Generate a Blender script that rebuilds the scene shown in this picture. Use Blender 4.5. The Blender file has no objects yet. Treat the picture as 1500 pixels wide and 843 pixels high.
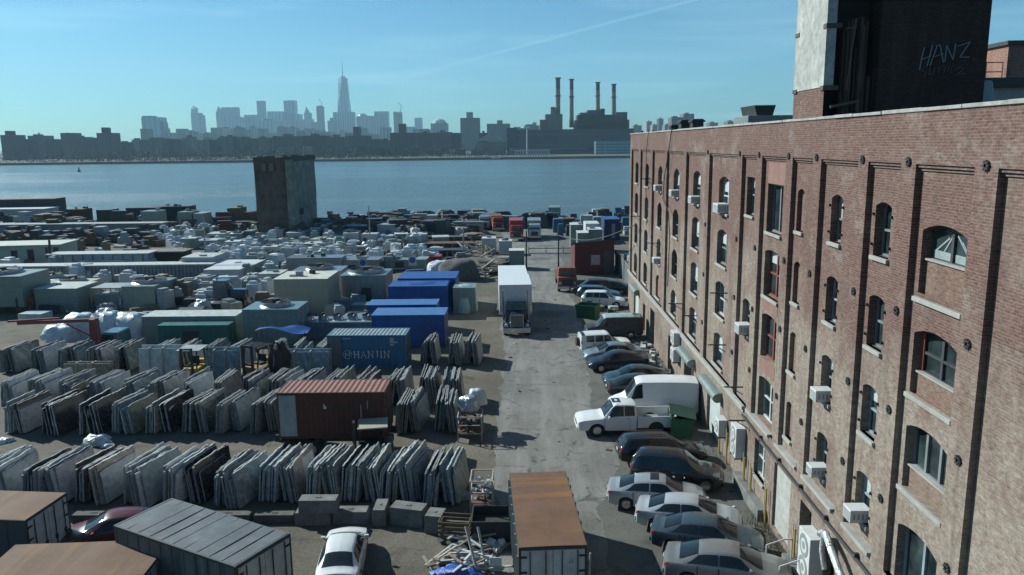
import bpy, math, random
from mathutils import Vector, Matrix
R = math.radians
rnd = random.Random(11)
S = bpy.context.scene
COL = S.collection

# ------------------------------------------------------------------ camera
PW, PH, FL, CAMZ, ROLL, VPX, VPY = 1500.0, 843.0, 1140.0, 17.0, R(0.7), 764.0, 210.0
def _unroll(px, py):
    x, y = px - PW/2, -(py - PH/2)
    c, s = math.cos(ROLL), math.sin(ROLL)
    return x*c + y*s, -x*s + y*c
_vx, _vy = _unroll(VPX, VPY)
PITCH = math.atan2(_vy, FL)
YAW = math.atan2(_vx, FL*math.cos(PITCH) + _vy*math.sin(PITCH))
def ray(px, py):
    x, y = _unroll(px, py)
    cy = FL*math.cos(PITCH) + y*math.sin(PITCH)
    cz = -FL*math.sin(PITCH) + y*math.cos(PITCH)
    c, s = math.cos(YAW), math.sin(YAW)
    return Vector((x*c - cy*s, x*s + cy*c, cz))
def P(px, py, z=0.0):            # point of a horizontal plane
    d = ray(px, py); t = (z - CAMZ)/d.z
    return Vector((d.x*t, d.y*t, z))
def PY(px, py, Y):               # point of the plane y = Y
    d = ray(px, py); t = Y/d.y
    return Vector((d.x*t, Y, CAMZ + d.z*t))
def PX(px, py, X):               # point of the plane x = X
    d = ray(px, py); t = X/d.x
    return Vector((X, d.y*t, CAMZ + d.z*t))

cam = bpy.data.cameras.new('camera'); camo = bpy.data.objects.new('camera', cam); COL.objects.link(camo)
fw = ray(PW/2, PH/2).normalized(); rt = (ray(PW/2 + 1, PH/2) - ray(PW/2, PH/2)).normalized(); up = rt.cross(fw)
camo.matrix_world = Matrix(((rt.x, up.x, -fw.x, 0), (rt.y, up.y, -fw.y, 0), (rt.z, up.z, -fw.z, CAMZ), (0, 0, 0, 1)))
cam.sensor_width = 36; cam.lens = FL/PW*36; cam.clip_end = 30000; cam.clip_start = .5
S.camera = camo

# ------------------------------------------------------------------ sky, sun, exposure
SUN_EL, SUN_AZ = 33.0, -60.0     # azimuth measured from +Y towards +X
W = bpy.data.worlds.new('World'); S.world = W; W.use_nodes = True
nt = W.node_tree; nt.nodes.clear()
def wn(t, **k):
    n = nt.nodes.new(t)
    for a, b in k.items(): setattr(n, a, b)
    return n
out = wn('ShaderNodeOutputWorld'); bg = wn('ShaderNodeBackground')
sky = wn('ShaderNodeTexSky', sky_type='NISHITA', sun_disc=False, sun_elevation=R(SUN_EL), sun_rotation=R(SUN_AZ), altitude=0, air_density=1.0, dust_density=0.6, ozone_density=3.2)
tint = wn('ShaderNodeMix', data_type='RGBA', blend_type='MULTIPLY'); tint.inputs[0].default_value = 1
tint.inputs[7].default_value = (0.49, 0.95, 1.14, 1)
tc = wn('ShaderNodeTexCoord'); mp = wn('ShaderNodeMapping'); mp.inputs['Scale'].default_value = (1.2, 1.2, 14.0); mp.inputs['Rotation'].default_value = (R(12), R(-14), R(20))
nz = wn('ShaderNodeTexNoise'); nz.inputs['Scale'].default_value = 2.2; nz.inputs['Detail'].default_value = 6; nz.inputs['Distortion'].default_value = .6
cr = wn('ShaderNodeValToRGB'); cr.color_ramp.elements[0].position = .52; cr.color_ramp.elements[1].position = .85
cl = wn('ShaderNodeMix', data_type='RGBA'); cl.inputs[7].default_value = (11.0, 16.0, 17.0, 1)
cm = wn('ShaderNodeMath', operation='MULTIPLY'); cm.inputs[1].default_value = .2
# a thin vapour trail high in the sky: a great-circle streak between two directions
dA, dB = ray(600, 112).normalized(), ray(1010, 2).normalized()
nrm = dA.cross(dB).normalized()
dot = wn('ShaderNodeVectorMath', operation='DOT_PRODUCT'); dot.inputs[1].default_value = nrm
ab = wn('ShaderNodeMath', operation='ABSOLUTE'); mr = wn('ShaderNodeMapRange'); mr.inputs[1].default_value = 0.0; mr.inputs[2].default_value = .0026; mr.inputs[3].default_value = 1; mr.inputs[4].default_value = 0
mid = (dA*0.35 + dB*0.65).normalized()
dm = wn('ShaderNodeVectorMath', operation='DOT_PRODUCT'); dm.inputs[1].default_value = mid
mr2 = wn('ShaderNodeMapRange'); mr2.inputs[1].default_value = .972; mr2.inputs[2].default_value = .995
tr = wn('ShaderNodeMath', operation='MULTIPLY'); tn = wn('ShaderNodeMath', operation='MULTIPLY'); tn.inputs[1].default_value = .11
ad = wn('ShaderNodeMath', operation='ADD', use_clamp=True)
L = nt.links.new
L(sky.outputs[0], tint.inputs[6]); L(tc.outputs['Generated'], mp.inputs[0]); L(mp.outputs[0], nz.inputs['Vector']); L(nz.outputs[0], cr.inputs[0])
L(cr.outputs[0], cm.inputs[0]); L(tc.outputs['Generated'], dot.inputs[0]); L(dot.outputs['Value'], ab.inputs[0]); L(ab.outputs[0], mr.inputs[0])
L(tc.outputs['Generated'], dm.inputs[0]); L(dm.outputs['Value'], mr2.inputs[0]); L(mr.outputs[0], tr.inputs[0]); L(mr2.outputs[0], tr.inputs[1])
L(tr.outputs[0], tn.inputs[0]); L(cm.outputs[0], ad.inputs[0]); L(tn.outputs[0], ad.inputs[1]); L(ad.outputs[0], cl.inputs[0])
L(tint.outputs[2], cl.inputs[6]); L(cl.outputs[2], bg.inputs[0]); L(bg.outputs[0], out.inputs[0])
bg.inputs[1].default_value = .058
sl = bpy.data.lights.new('sun', 'SUN'); so = bpy.data.objects.new('sun', sl); COL.objects.link(so)
sl.energy = 5.0; sl.angle = R(.5); sl.color = (.95, 1.0, .95)
sv = Vector((math.sin(R(SUN_AZ))*math.cos(R(SUN_EL)), math.cos(R(SUN_AZ))*math.cos(R(SUN_EL)), math.sin(R(SUN_EL))))
so.rotation_euler = sv.to_track_quat('Z', 'Y').to_euler()
V = S.view_settings
V.view_transform = 'Standard'; V.look = 'None'; V.gamma = 1; V.use_curve_mapping = False; V.exposure = 0.62
S.cycles.max_bounces = 6; S.cycles.volume_bounces = 0

# ------------------------------------------------------------------ helpers
class MB:
    """collects boxes, tubes and sheets and links them as ONE mesh object"""
    def __init__(s): s.v = []; s.f = []; s.m = []; s.T = Matrix()
    def face(s, pts, mi=0):
        n = len(s.v); s.v += [s.T @ Vector(p) for p in pts]; s.f.append(tuple(range(n, n + len(pts)))); s.m.append(mi)
    def box(s, x0, x1, y0, y1, z0, z1, mi=0, tx=0, ty=0):
        n = len(s.v)
        for z, a, b in ((z0, 0, 0), (z1, tx, ty)):
            s.v += [s.T @ Vector(p) for p in ((x0+a, y0+b, z), (x1-a, y0+b, z), (x1-a, y1-b, z), (x0+a, y1-b, z))]
        for q in ((3, 2, 1, 0), (4, 5, 6, 7), (0, 1, 5, 4), (1, 2, 6, 5), (2, 3, 7, 6), (3, 0, 4, 7)):
            s.f.append(tuple(n + i for i in q)); s.m.append(mi)
        return s
    def bar(s, a, b, w, h=None, mi=0):
        a, b = Vector(a), Vector(b); h = h or w; d = (b - a); l = d.length
        if l < 1e-6: return s
        q = d.to_track_quat('Z', 'Y').to_matrix().to_4x4(); q.translation = a
        o = s.T; s.T = o @ q; s.box(-w/2, w/2, -h/2, h/2, 0, l, mi); s.T = o
        return s
    def cyl(s, a, b, r0, r1=None, n=12, mi=0, caps=True):
        a, b = Vector(a), Vector(b); r1 = r0 if r1 is None else r1; d = b - a
        q = d.to_track_quat('Z', 'Y').to_matrix(); k = len(s.v)
        for p, r in ((a, r0), (b, r1)):
            for i in range(n):
                t = 2*math.pi*i/n; s.v.append(s.T @ (p + q @ Vector((r*math.cos(t), r*math.sin(t), 0))))
        for i in range(n):
            j = (i+1) % n; s.f.append((k+i, k+j, k+n+j, k+n+i)); s.m.append(mi)
        if caps: s.f += [tuple(k+i for i in reversed(range(n))), tuple(k+n+i for i in range(n))]; s.m += [mi, mi]
        return s
    def tube(s, pts, r, n=6, mi=0):
        for a, b in zip(pts, pts[1:]): s.cyl(a, b, r, n=n, mi=mi)
        return s
    def grid(s, fn, nu, nv, mi=0, flip=False):
        k = len(s.v)
        for i in range(nu+1):
            for j in range(nv+1): s.v.append(s.T @ Vector(fn(i/nu, j/nv)))
        for i in range(nu):
            for j in range(nv):
                q = (k+i*(nv+1)+j, k+i*(nv+1)+j+1, k+(i+1)*(nv+1)+j+1, k+(i+1)*(nv+1)+j)
                s.f.append(q[::-1] if flip else q); s.m.append(mi)
        return s
    def lathe(s, c, prof, n=20, mi=0):
        c = Vector(c)
        return s.grid(lambda u, v: _lp(c, prof, u, v), n, len(prof)-1, mi)
    def mesh(s, name, mats, smooth=None):
        me = bpy.data.meshes.new(name); me.from_pydata([tuple(v) for v in s.v], [], s.f)
        for m in (mats if isinstance(mats, (list, tuple)) else [mats]): me.materials.append(m)
        for p, mi in zip(me.polygons, s.m): p.material_index = mi
        if smooth is not None:
            for p in me.polygons: p.use_smooth = True
            me.set_sharp_from_angle(angle=R(smooth))
        me.update(); return me
    def build(s, name, mats, parent=None, smooth=None, bevel=0):
        o = bpy.data.objects.new(name, s.mesh(name, mats, smooth)); COL.objects.link(o)
        if parent: o.parent = parent
        if bevel:
            b = o.modifiers.new('bevel', 'BEVEL'); b.width = bevel; b.segments = 2; b.limit_method = 'ANGLE'; b.angle_limit = R(40)
        return o
def _lp(c, prof, u, v):
    k = v*(len(prof)-1); i = min(int(k + 1e-6), len(prof)-1); r, z = prof[i]; t = 2*math.pi*u
    return c + Vector((r*math.cos(t), r*math.sin(t), z))
def tag(o, label, cat, group=None):
    o['label'] = label; o['category'] = cat; o['kind'] = 'thing'
    if group: o['group'] = group
    return o
def thing(name, label, cat, loc=(0, 0, 0), rz=0, group=None):
    o = bpy.data.objects.new(name, None); o.empty_display_size = .3; COL.objects.link(o)
    o.location = loc; o.rotation_euler = (0, 0, rz); return tag(o, label, cat, group)
def struct(o, kind='structure'): o['kind'] = kind; return o
def copy_tree(o, parent=None):
    c = o.copy(); COL.objects.link(c)
    if parent: c.parent = parent
    for ch in list(o.children): copy_tree(ch, c)
    return c

# ------------------------------------------------------------------ materials
def nodes(name):
    m = bpy.data.materials.new(name); m.use_nodes = True; t = m.node_tree; b = t.nodes['Principled BSDF']
    def N(ty, ins=None, **k):
        n = t.nodes.new(ty)
        for a, v in k.items(): setattr(n, a, v)
        for i, v in (ins or {}).items():
            if hasattr(v, 'links') or isinstance(v, bpy.types.NodeSocket): t.links.new(v, n.inputs[i])
            else: n.inputs[i].default_value = v
        return n
    return m, t, b, N
ALB = .74                        # film-dark print: the whole place keeps its tones a little low
def c4(c): return (c[0]*ALB, c[1]*ALB, c[2]*ALB, 1)
MATS = {}
def M(name, col, rough=.7, metal=0.0, var=.25, scale=1.5, dirt=0.0, dirtcol=(.06, .05, .04), bump=0.0, objrand=0.0, streak=False, spec=None, veins=False):
    if name in MATS: return MATS[name]
    m, t, b, N = nodes(name)
    co = N('ShaderNodeTexCoord').outputs['Object']
    if streak: co = N('ShaderNodeMapping', {0: co, 'Scale': (1, 1, .12)}).outputs[0]
    n1 = N('ShaderNodeTexNoise', {'Vector': co, 'Scale': scale, 'Detail': 6, 'Roughness': .62})
    lo = tuple(x*(1-var) for x in col); hi = tuple(min(1, x*(1+var)) for x in col)
    mx = N('ShaderNodeMix', {0: N('ShaderNodeMapRange', {0: n1.outputs[0], 1: .3, 2: .7}).outputs[0], 6: c4(lo), 7: c4(hi)}, data_type='RGBA').outputs[2]
    if dirt:
        n2 = N('ShaderNodeTexNoise', {'Vector': co, 'Scale': scale*2.3, 'Detail': 8, 'Roughness': .7})
        f = N('ShaderNodeMapRange', {0: n2.outputs[0], 1: .62-dirt*.35, 2: .78, 4: min(.95, .4+dirt)}).outputs[0]
        mx = N('ShaderNodeMix', {0: f, 6: mx, 7: c4(dirtcol)}, data_type='RGBA').outputs[2]
    if veins:
        wv = N('ShaderNodeTexWave', {'Vector': co, 'Scale': .7, 'Distortion': 9.0, 'Detail': 4, 'Detail Scale': 1.3}, bands_direction='DIAGONAL')
        mx = N('ShaderNodeMix', {0: N('ShaderNodeMapRange', {0: wv.outputs['Fac'], 1: .72, 2: .98, 4: .55}).outputs[0], 6: mx, 7: c4(tuple(min(.6, x*1.9 + .02) for x in col))}, data_type='RGBA').outputs[2]
    if objrand:
        oi = N('ShaderNodeObjectInfo').outputs['Random']
        hs = N('ShaderNodeHueSaturation', {'Value': N('ShaderNodeMapRange', {0: oi, 3: 1-objrand, 4: 1+objrand*.6}).outputs[0], 'Color': mx})
        mx = hs.outputs[0]
    t.links.new(mx, b.inputs['Base Color']); b.inputs['Metallic'].default_value = metal
    rr = N('ShaderNodeMapRange', {0: n1.outputs[0], 3: max(.03, rough-.1), 4: min(1, rough+.1)}).outputs[0]
    t.links.new(rr, b.inputs['Roughness'])
    if spec is not None: b.inputs['Specular IOR Level'].default_value = spec
    if bump:
        n3 = N('ShaderNodeTexNoise', {'Vector': co, 'Scale': scale*8, 'Detail': 4})
        t.links.new(N('ShaderNodeBump', {'Height': n3.outputs[0], 'Strength': min(1, bump), 'Distance': .03}).outputs[0], b.inputs['Normal'])
    MATS[name] = m; return m
def paint(name, col, rough=.28, metal=.0, dirt=.12):
    if name in MATS: return MATS[name]
    m = M(name, col, rough, metal, var=.06, scale=1.2, dirt=dirt, dirtcol=tuple(x*.6+.03 for x in col))
    m.node_tree.nodes['Principled BSDF'].inputs['Coat Weight'].default_value = .35
    m.node_tree.nodes['Principled BSDF'].inputs['Coat Roughness'].default_value = .12
    return m
BLACK = M('black_rubber', (.018, .018, .018), .8)
DARK = M('dark_steel', (.05, .05, .052), .55, .3, dirt=.3)
STEEL = M('galvanised_steel', (.36, .38, .39), .36, .75, var=.22, scale=1.1, dirt=.25, dirtcol=(.2, .2, .19))
CHROME = M('chrome', (.55, .56, .57), .18, 1.0, var=.1)
RUST = M('rusty_steel', (.13, .06, .033), .85, .1, var=.45, scale=2.5, dirt=.4, dirtcol=(.05, .03, .022))
WOOD = M('weathered_wood', (.22, .17, .12), .85, var=.35, scale=3, bump=.4)
PALEWOOD = M('bleached_wood', (.42, .39, .33), .85, var=.3, scale=3, bump=.3)
WHITEP = M('white_painted_metal', (.62, .63, .62), .5, var=.1, dirt=.18, dirtcol=(.38, .36, .32))
GREYP = M('grey_painted_metal', (.34, .36, .36), .5, .2, var=.15, dirt=.25, dirtcol=(.16, .15, .13))
GREENP = M('grey_green_metal', (.24, .29, .27), .45, .3, var=.15, dirt=.2, dirtcol=(.12, .12, .1))
TANP = M('tan_painted_metal', (.42, .39, .30), .55, var=.1, dirt=.15, dirtcol=(.28, .25, .19))
CONC = M('concrete', (.185, .19, .18), .9, var=.4, scale=1.6, dirt=.5, dirtcol=(.14, .13, .11), bump=.4)
STONE = M('sill_stone', (.36, .35, .32), .85, var=.2, dirt=.2, dirtcol=(.2, .18, .16), bump=.2)
BLUETARP = M('blue_tarp', (.012, .068, .28), .42, var=.3, scale=1.2, bump=.5)
WRAP = M('white_plastic_wrap', (.62, .68, .70), .3, var=.18, scale=2, bump=.7)
YELLOWP = M('yellow_paint', (.50, .34, .03), .6, dirt=.3)
REDP = M('red_paint', (.28, .03, .025), .5, dirt=.3)
GREENB = M('green_bin_paint', (.015, .13, .055), .5, dirt=.25)
def glassmat():
    m, t, b, N = nodes('dark_glass'); b.inputs['Base Color'].default_value = (.012, .016, .018, 1); b.inputs['Roughness'].default_value = .06; b.inputs['IOR'].default_value = 1.52
    return m
GLASS = glassmat()
def wglass():
    m, t, b, N = nodes('window_glass'); co = N('ShaderNodeTexCoord').outputs['Object']
    n = N('ShaderNodeTexNoise', {'Vector': co, 'Scale': .9, 'Detail': 3})
    mx = N('ShaderNodeMix', {0: N('ShaderNodeMapRange', {0: n.outputs[0], 1: .4, 2: .65}).outputs[0], 6: (.008, .014, .016, 1), 7: (.035, .05, .052, 1)}, data_type='RGBA')
    t.links.new(mx.outputs[2], b.inputs['Base Color']); b.inputs['Roughness'].default_value = .12; b.inputs['IOR'].default_value = 1.36
    nb = N('ShaderNodeTexNoise', {'Vector': co, 'Scale': .7, 'Detail': 1}); t.links.new(N('ShaderNodeBump', {'Height': nb.outputs[0], 'Strength': .15, 'Distance': .1}).outputs[0], b.inputs['Normal'])
    return m
WGLASS = wglass()
TAILR = M('tail_lamp_red', (.35, .012, .012), .2)
LAMPW = M('lamp_lens', (.65, .68, .7), .12)

def brickmat(name, axis='YZ', c1=(.14, .064, .05), c2=(.205, .108, .087), mortar=(.19, .155, .132), pale=(.335, .29, .235), paleamt=1.05, sc=1.0, lowpale=True):
    m, t, b, N = nodes(name)
    sp = N('ShaderNodeSeparateXYZ', {0: N('ShaderNodeTexCoord').outputs['Object']})
    vec = N('ShaderNodeCombineXYZ', {0: N('ShaderNodeMath', {0: sp.outputs[0], 1: sp.outputs[1]}, operation='ADD').outputs[0], 1: sp.outputs[2]}).outputs[0]
    br = N('ShaderNodeTexBrick', {'Vector': vec, 'Color1': c4(c1), 'Color2': c4(c2), 'Mortar': c4(mortar), 'Scale': sc, 'Mortar Size': .012, 'Brick Width': .215, 'Row Height': .078, 'Bias': -.1})
    n1 = N('ShaderNodeTexNoise', {'Vector': N('ShaderNodeMapping', {0: vec, 'Scale': (1, .7, 1)}).outputs[0], 'Scale': .3, 'Detail': 10, 'Roughness': .66, 'Distortion': .3})
    n2 = N('ShaderNodeTexNoise', {'Vector': vec, 'Scale': 3.4, 'Detail': 6, 'Roughness': .7})
    zf = N('ShaderNodeMapRange', {0: sp.outputs[2], 1: 14.5, 2: 8.5}).outputs[0] if lowpale else N('ShaderNodeValue').outputs[0]
    f = N('ShaderNodeMath', {0: N('ShaderNodeMath', {0: n1.outputs[0], 1: 1.5}, operation='MULTIPLY').outputs[0], 1: N('ShaderNodeMath', {0: zf, 1: .42}, operation='MULTIPLY').outputs[0]}, operation='ADD').outputs[0]
    f = N('ShaderNodeMapRange', {0: f, 1: .84, 2: 1.22}).outputs[0]
    f = N('ShaderNodeMath', {0: f, 1: N('ShaderNodeMapRange', {0: n2.outputs[0], 1: .35, 2: .65, 3: .35, 4: 1.15}).outputs[0]}, operation='MULTIPLY').outputs[0]
    f = N('ShaderNodeMath', {0: f, 1: paleamt*.85}, operation='MULTIPLY', use_clamp=True).outputs[0]
    c = N('ShaderNodeMix', {0: f, 6: br.outputs[0], 7: c4(pale)}, data_type='RGBA').outputs[2]
    n6 = N('ShaderNodeTexNoise', {'Vector': N('ShaderNodeMapping', {0: vec, 'Scale': (.42, .6, 1), 'Location': (7, 3, 0)}).outputs[0], 'Scale': .9, 'Detail': 9, 'Roughness': .75})
    c = N('ShaderNodeMix', {0: N('ShaderNodeMapRange', {0: n6.outputs[0], 1: .535, 2: .68, 4: .68 if lowpale else .06}).outputs[0], 6: c, 7: c4((.31, .275, .24))}, data_type='RGBA').outputs[2]
    c = N('ShaderNodeMix', {0: N('ShaderNodeMapRange', {0: n6.outputs[0], 1: .44, 2: .30, 4: .6}).outputs[0], 6: c, 7: c4((.165, .072, .055))}, data_type='RGBA').outputs[2]
    # soot and damp runs of their own shape
    vs = N('ShaderNodeMapping', {0: vec, 'Scale': (1.4, .14, 1)}).outputs[0]
    n3 = N('ShaderNodeTexNoise', {'Vector': vs, 'Scale': 1.3, 'Detail': 5, 'Roughness': .6})
    c = N('ShaderNodeMix', {0: N('ShaderNodeMapRange', {0: n3.outputs[0], 1: .53, 2: .74, 4: .6}).outputs[0], 6: c, 7: (.075, .058, .047, 1)}, data_type='RGBA').outputs[2]
    n5 = N('ShaderNodeTexNoise', {'Vector': N('ShaderNodeMapping', {0: vec, 'Scale': (4.6, 12.8, 1)}).outputs[0], 'Scale': 1.0, 'Detail': 2, 'Roughness': .8})
    vm = N('ShaderNodeVectorMath', {0: c}, operation='SCALE'); t.links.new(N('ShaderNodeMapRange', {0: n5.outputs[0], 1: .3, 2: .7, 3: .68, 4: 1.32}).outputs[0], vm.inputs['Scale']); c = vm.outputs[0]
    t.links.new(c, b.inputs['Base Color']); b.inputs['Roughness'].default_value = .9; b.inputs['Specular IOR Level'].default_value = .2
    bm = N('ShaderNodeBump', {'Height': N('ShaderNodeMath', {0: br.outputs['Fac'], 1: n2.outputs[0]}, operation='SUBTRACT').outputs[0], 'Strength': .35, 'Distance': .015}, invert=True)
    t.links.new(bm.outputs[0], b.inputs['Normal'])
    return m
def facademat(name, wall, win, wx=3.2, wz=3.2, gap=.45, off=0, rough=.8):
    m, t, b, N = nodes(name)
    sp = N('ShaderNodeSeparateXYZ', {0: N('ShaderNodeTexCoord').outputs['Object']})
    uu = N('ShaderNodeMath', {0: sp.outputs[0], 1: sp.outputs[1]}, operation='ADD').outputs[0]
    vec = N('ShaderNodeCombineXYZ', {0: uu, 1: sp.outputs[2]}).outputs[0]
    w2 = tuple(x*1.4 for x in win)
    br = N('ShaderNodeTexBrick', {'Vector': vec, 'Color1': c4(win), 'Color2': c4(w2), 'Mortar': c4(wall), 'Scale': .1, 'Mortar Size': gap*.1, 'Mortar Smooth': .1, 'Brick Width': wx*.1, 'Row Height': wz*.1, 'Bias': 0}, offset=off, squash=1)
    n = N('ShaderNodeTexNoise', {'Vector': vec, 'Scale': .02, 'Detail': 3})
    oi = N('ShaderNodeObjectInfo').outputs['Random']
    hs = N('ShaderNodeHueSaturation', {'Value': N('ShaderNodeMapRange', {0: oi, 3: .5, 4: 1.7}).outputs[0], 'Color': br.outputs[0]})
    t.links.new(hs.outputs[0], b.inputs['Base Color']); b.inputs['Roughness'].default_value = rough
    return m

# ------------------------------------------------------------------ the setting: ground, road, water, far shore
def groundmat(name, base, alt, dark, sc=1.0, bump=.5, fine=.25):
    m, t, b, N = nodes(name)
    co = N('ShaderNodeTexCoord').outputs['Object']
    n1 = N('ShaderNodeTexNoise', {'Vector': co, 'Scale': .16*sc, 'Detail': 8, 'Roughness': .62})
    n2 = N('ShaderNodeTexNoise', {'Vector': co, 'Scale': .55*sc, 'Detail': 10, 'Roughness': .72, 'Distortion': .4})
    n3 = N('ShaderNodeTexNoise', {'Vector': co, 'Scale': 7*sc, 'Detail': 6, 'Roughness': .7})
    c = N('ShaderNodeMix', {0: N('ShaderNodeMapRange', {0: n1.outputs[0], 1: .38, 2: .62}).outputs[0], 6: c4(base), 7: c4(alt)}, data_type='RGBA').outputs[2]
    c = N('ShaderNodeMix', {0: N('ShaderNodeMapRange', {0: n2.outputs[0], 1: .53, 2: .68, 4: .75}).outputs[0], 6: c, 7: c4(dark)}, data_type='RGBA').outputs[2]
    f = N('ShaderNodeMapRange', {0: n3.outputs[0], 1: .25, 2: .75, 3: 1-fine, 4: 1+fine}).outputs[0]
    vm = N('ShaderNodeVectorMath', {0: c}, operation='SCALE'); t.links.new(f, vm.inputs['Scale'])
    t.links.new(vm.outputs[0], b.inputs['Base Color']); b.inputs['Roughness'].default_value = .92; b.inputs['Specular IOR Level'].default_value = .25
    hs = N('ShaderNodeMath', {0: n2.outputs[0], 1: n3.outputs[0]}, operation='ADD').outputs[0]
    t.links.new(N('ShaderNodeBump', {'Height': hs, 'Strength': bump, 'Distance': .06}).outputs[0], b.inputs['Normal'])
    return m
def roadmat():
    m, t, b, N = nodes('worn_asphalt')
    co = N('ShaderNodeTexCoord').outputs['Object']
    n1 = N('ShaderNodeTexNoise', {'Vector': co, 'Scale': .16, 'Detail': 10, 'Roughness': .7})
    n2 = N('ShaderNodeTexNoise', {'Vector': N('ShaderNodeMapping', {0: co, 'Scale': (1.3, .16, 1)}).outputs[0], 'Scale': .9, 'Detail': 10, 'Roughness': .7})
    n4 = N('ShaderNodeTexNoise', {'Vector': co, 'Scale': .75, 'Detail': 12, 'Roughness': .78, 'Distortion': .8})
    n3 = N('ShaderNodeTexNoise', {'Vector': co, 'Scale': 9, 'Detail': 6, 'Roughness': .8})
    wv = N('ShaderNodeTexNoise', {'Vector': co, 'Scale': .9, 'Detail': 8, 'Roughness': .7})
    wc = N('ShaderNodeMix', {0: .35, 6: co, 7: wv.outputs[1]}, data_type='RGBA', blend_type='LINEAR_LIGHT').outputs[2]
    vo = N('ShaderNodeTexVoronoi', {'Vector': wc, 'Scale': .3}, feature='DISTANCE_TO_EDGE')
    crack = N('ShaderNodeMapRange', {0: vo.outputs['Distance'], 1: .002, 2: .03, 3: .75, 4: 0}).outputs[0]
    crack = N('ShaderNodeMath', {0: crack, 1: N('ShaderNodeMapRange', {0: n4.outputs[0], 1: .48, 2: .56}).outputs[0]}, operation='MULTIPLY').outputs[0]
    mixc = lambda f, a_, b_: N('ShaderNodeMix', {0: f, 6: a_, 7: b_}, data_type='RGBA').outputs[2]
    rng = lambda n, lo, hi, amt=1.0: N('ShaderNodeMapRange', {0: n.outputs[0], 1: lo, 2: hi, 3: 0, 4: amt}).outputs[0]
    c = mixc(rng(n1, .38, .62), c4((.175, .17, .155)), c4((.255, .25, .232)))
    c = mixc(rng(n2, .46, .66, .6), c, c4((.14, .134, .12)))
    c = mixc(rng(n2, .47, .36, .45), c, c4((.29, .285, .265)))
    c = mixc(rng(n4, .55, .66, .75), c, c4((.095, .088, .074)))
    c = mixc(rng(n4, .40, .33, .5), c, c4((.22, .20, .16)))
    c = mixc(crack, c, c4((.04, .038, .034)))
    vp = N('ShaderNodeTexVoronoi', {'Vector': wc, 'Scale': .13}, feature='F1')
    c = mixc(N('ShaderNodeMapRange', {0: vp.outputs['Distance'], 1: .2, 2: .27, 3: .6, 4: 0}).outputs[0], c, c4((.085, .08, .07)))
    f = N('ShaderNodeMapRange', {0: n3.outputs[0], 1: .25, 2: .75, 3: .68, 4: 1.32}).outputs[0]
    vm = N('ShaderNodeVectorMath', {0: c}, operation='SCALE'); t.links.new(f, vm.inputs['Scale'])
    t.links.new(vm.outputs[0], b.inputs['Base Color']); b.inputs['Roughness'].default_value = .9; b.inputs['Specular IOR Level'].default_value = .3
    t.links.new(N('ShaderNodeBump', {'Height': N('ShaderNodeMath', {0: n4.outputs[0], 1: n3.outputs[0]}, operation='ADD').outputs[0], 'Strength': .55, 'Distance': .06}).outputs[0], b.inputs['Normal'])
    return m
GROUND = groundmat('dusty_yard_ground', (.12, .105, .08), (.18, .162, .13), (.05, .045, .037), bump=.8, fine=.35)
LOT = groundmat('stained_lot_asphalt', (.115, .113, .10), (.16, .157, .142), (.055, .054, .05), sc=1.3, bump=.5, fine=.3)
ROADM = roadmat()
def shore_y(x): return 172 + 6*math.sin(x*.05) + 3*math.sin(x*.17 + 1) + (x*-.06 if x < 0 else 0)
def gz(x, y):
    """gentle ruts and dirt ridges in the stone yard"""
    if x > -1.5 or y > 64 or y < 20: return 0
    e = min(1, (-1.5 - x)/2, (64 - y)/4, (y-20)/4)
    r = .13*math.exp(-((y - 38.6 - .35*math.sin(x*.6))/.5)**2) + .10*math.exp(-((y - 52.3 - .3*math.sin(x*.5))/.5)**2)
    return e*(r + .025*math.sin(x*1.9+y*.7)*math.sin(y*1.3-x*.4))
g = MB()
xs = [-420, -300, -200, -140, -100, -75, -60] + [-50 + i*.6 for i in range(0, 84)] + [.6, 3, 8, 14, 30, 60, 120, 300]
ys = [-60, 0, 12, 18] + [20 + i*.5 for i in range(0, 90)] + [66, 75, 90, 110, 130, 150]
k = len(g.v)
for x in xs:
    for y in ys: g.v.append(Vector((x, y, gz(x, y))))
    g.v.append(Vector((x, shore_y(x), -.1))); g.v.append(Vector((x, shore_y(x) + 1.5, -4)))
ny = len(ys) + 2
for i in range(len(xs)-1):
    for j in range(ny-1):
        g.f.append((k+i*ny+j, k+(i+1)*ny+j, k+(i+1)*ny+j+1, k+i*ny+j+1)); g.m.append(0)
struct(g.build('ground', GROUND, smooth=60))
def ragged(name, left, right, z, mat, step=.7, amp=.35, seed=1):
    r = random.Random(seed); m = MB(); n = int((left[-1][1]-left[0][1])/step)
    def lerp(pl, y):
        for (xa, ya), (xb, yb) in zip(pl, pl[1:]):
            if ya <= y <= yb: return xa + (xb-xa)*(y-ya)/(yb-ya)
        return pl[-1][0]
    pts = []
    y0, y1 = left[0][1], left[-1][1]; a = b = 0
    for i in range(n+1):
        y = y0 + (y1-y0)*i/n; a = a*.6 + r.uniform(-amp, amp); b = b*.6 + r.uniform(-amp, amp)
        pts.append(((lerp(left, y)+a, y, z), (lerp(right, y)+b, y, z)))
    for p, q in zip(pts, pts[1:]): m.face((p[0], p[1], q[1], q[0]))
    return struct(m.build(name, mat))
ragged('parking_lot', [(1, 14), (1, 100), (4, 160)], [(12.5, 14), (12.5, 160)], .004, LOT, amp=.1, seed=3)
ragged('road', [(-1.2, 14), (-1.6, 45), (-1.5, 60), (-2.2, 75), (-3.4, 110), (-4, 160)], [(3.2, 14), (3.6, 34), (5.0, 40), (4.4, 46), (4.8, 60), (5.4, 75), (5.8, 110), (6.5, 160)], .008, ROADM, amp=.22, seed=5)
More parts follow.
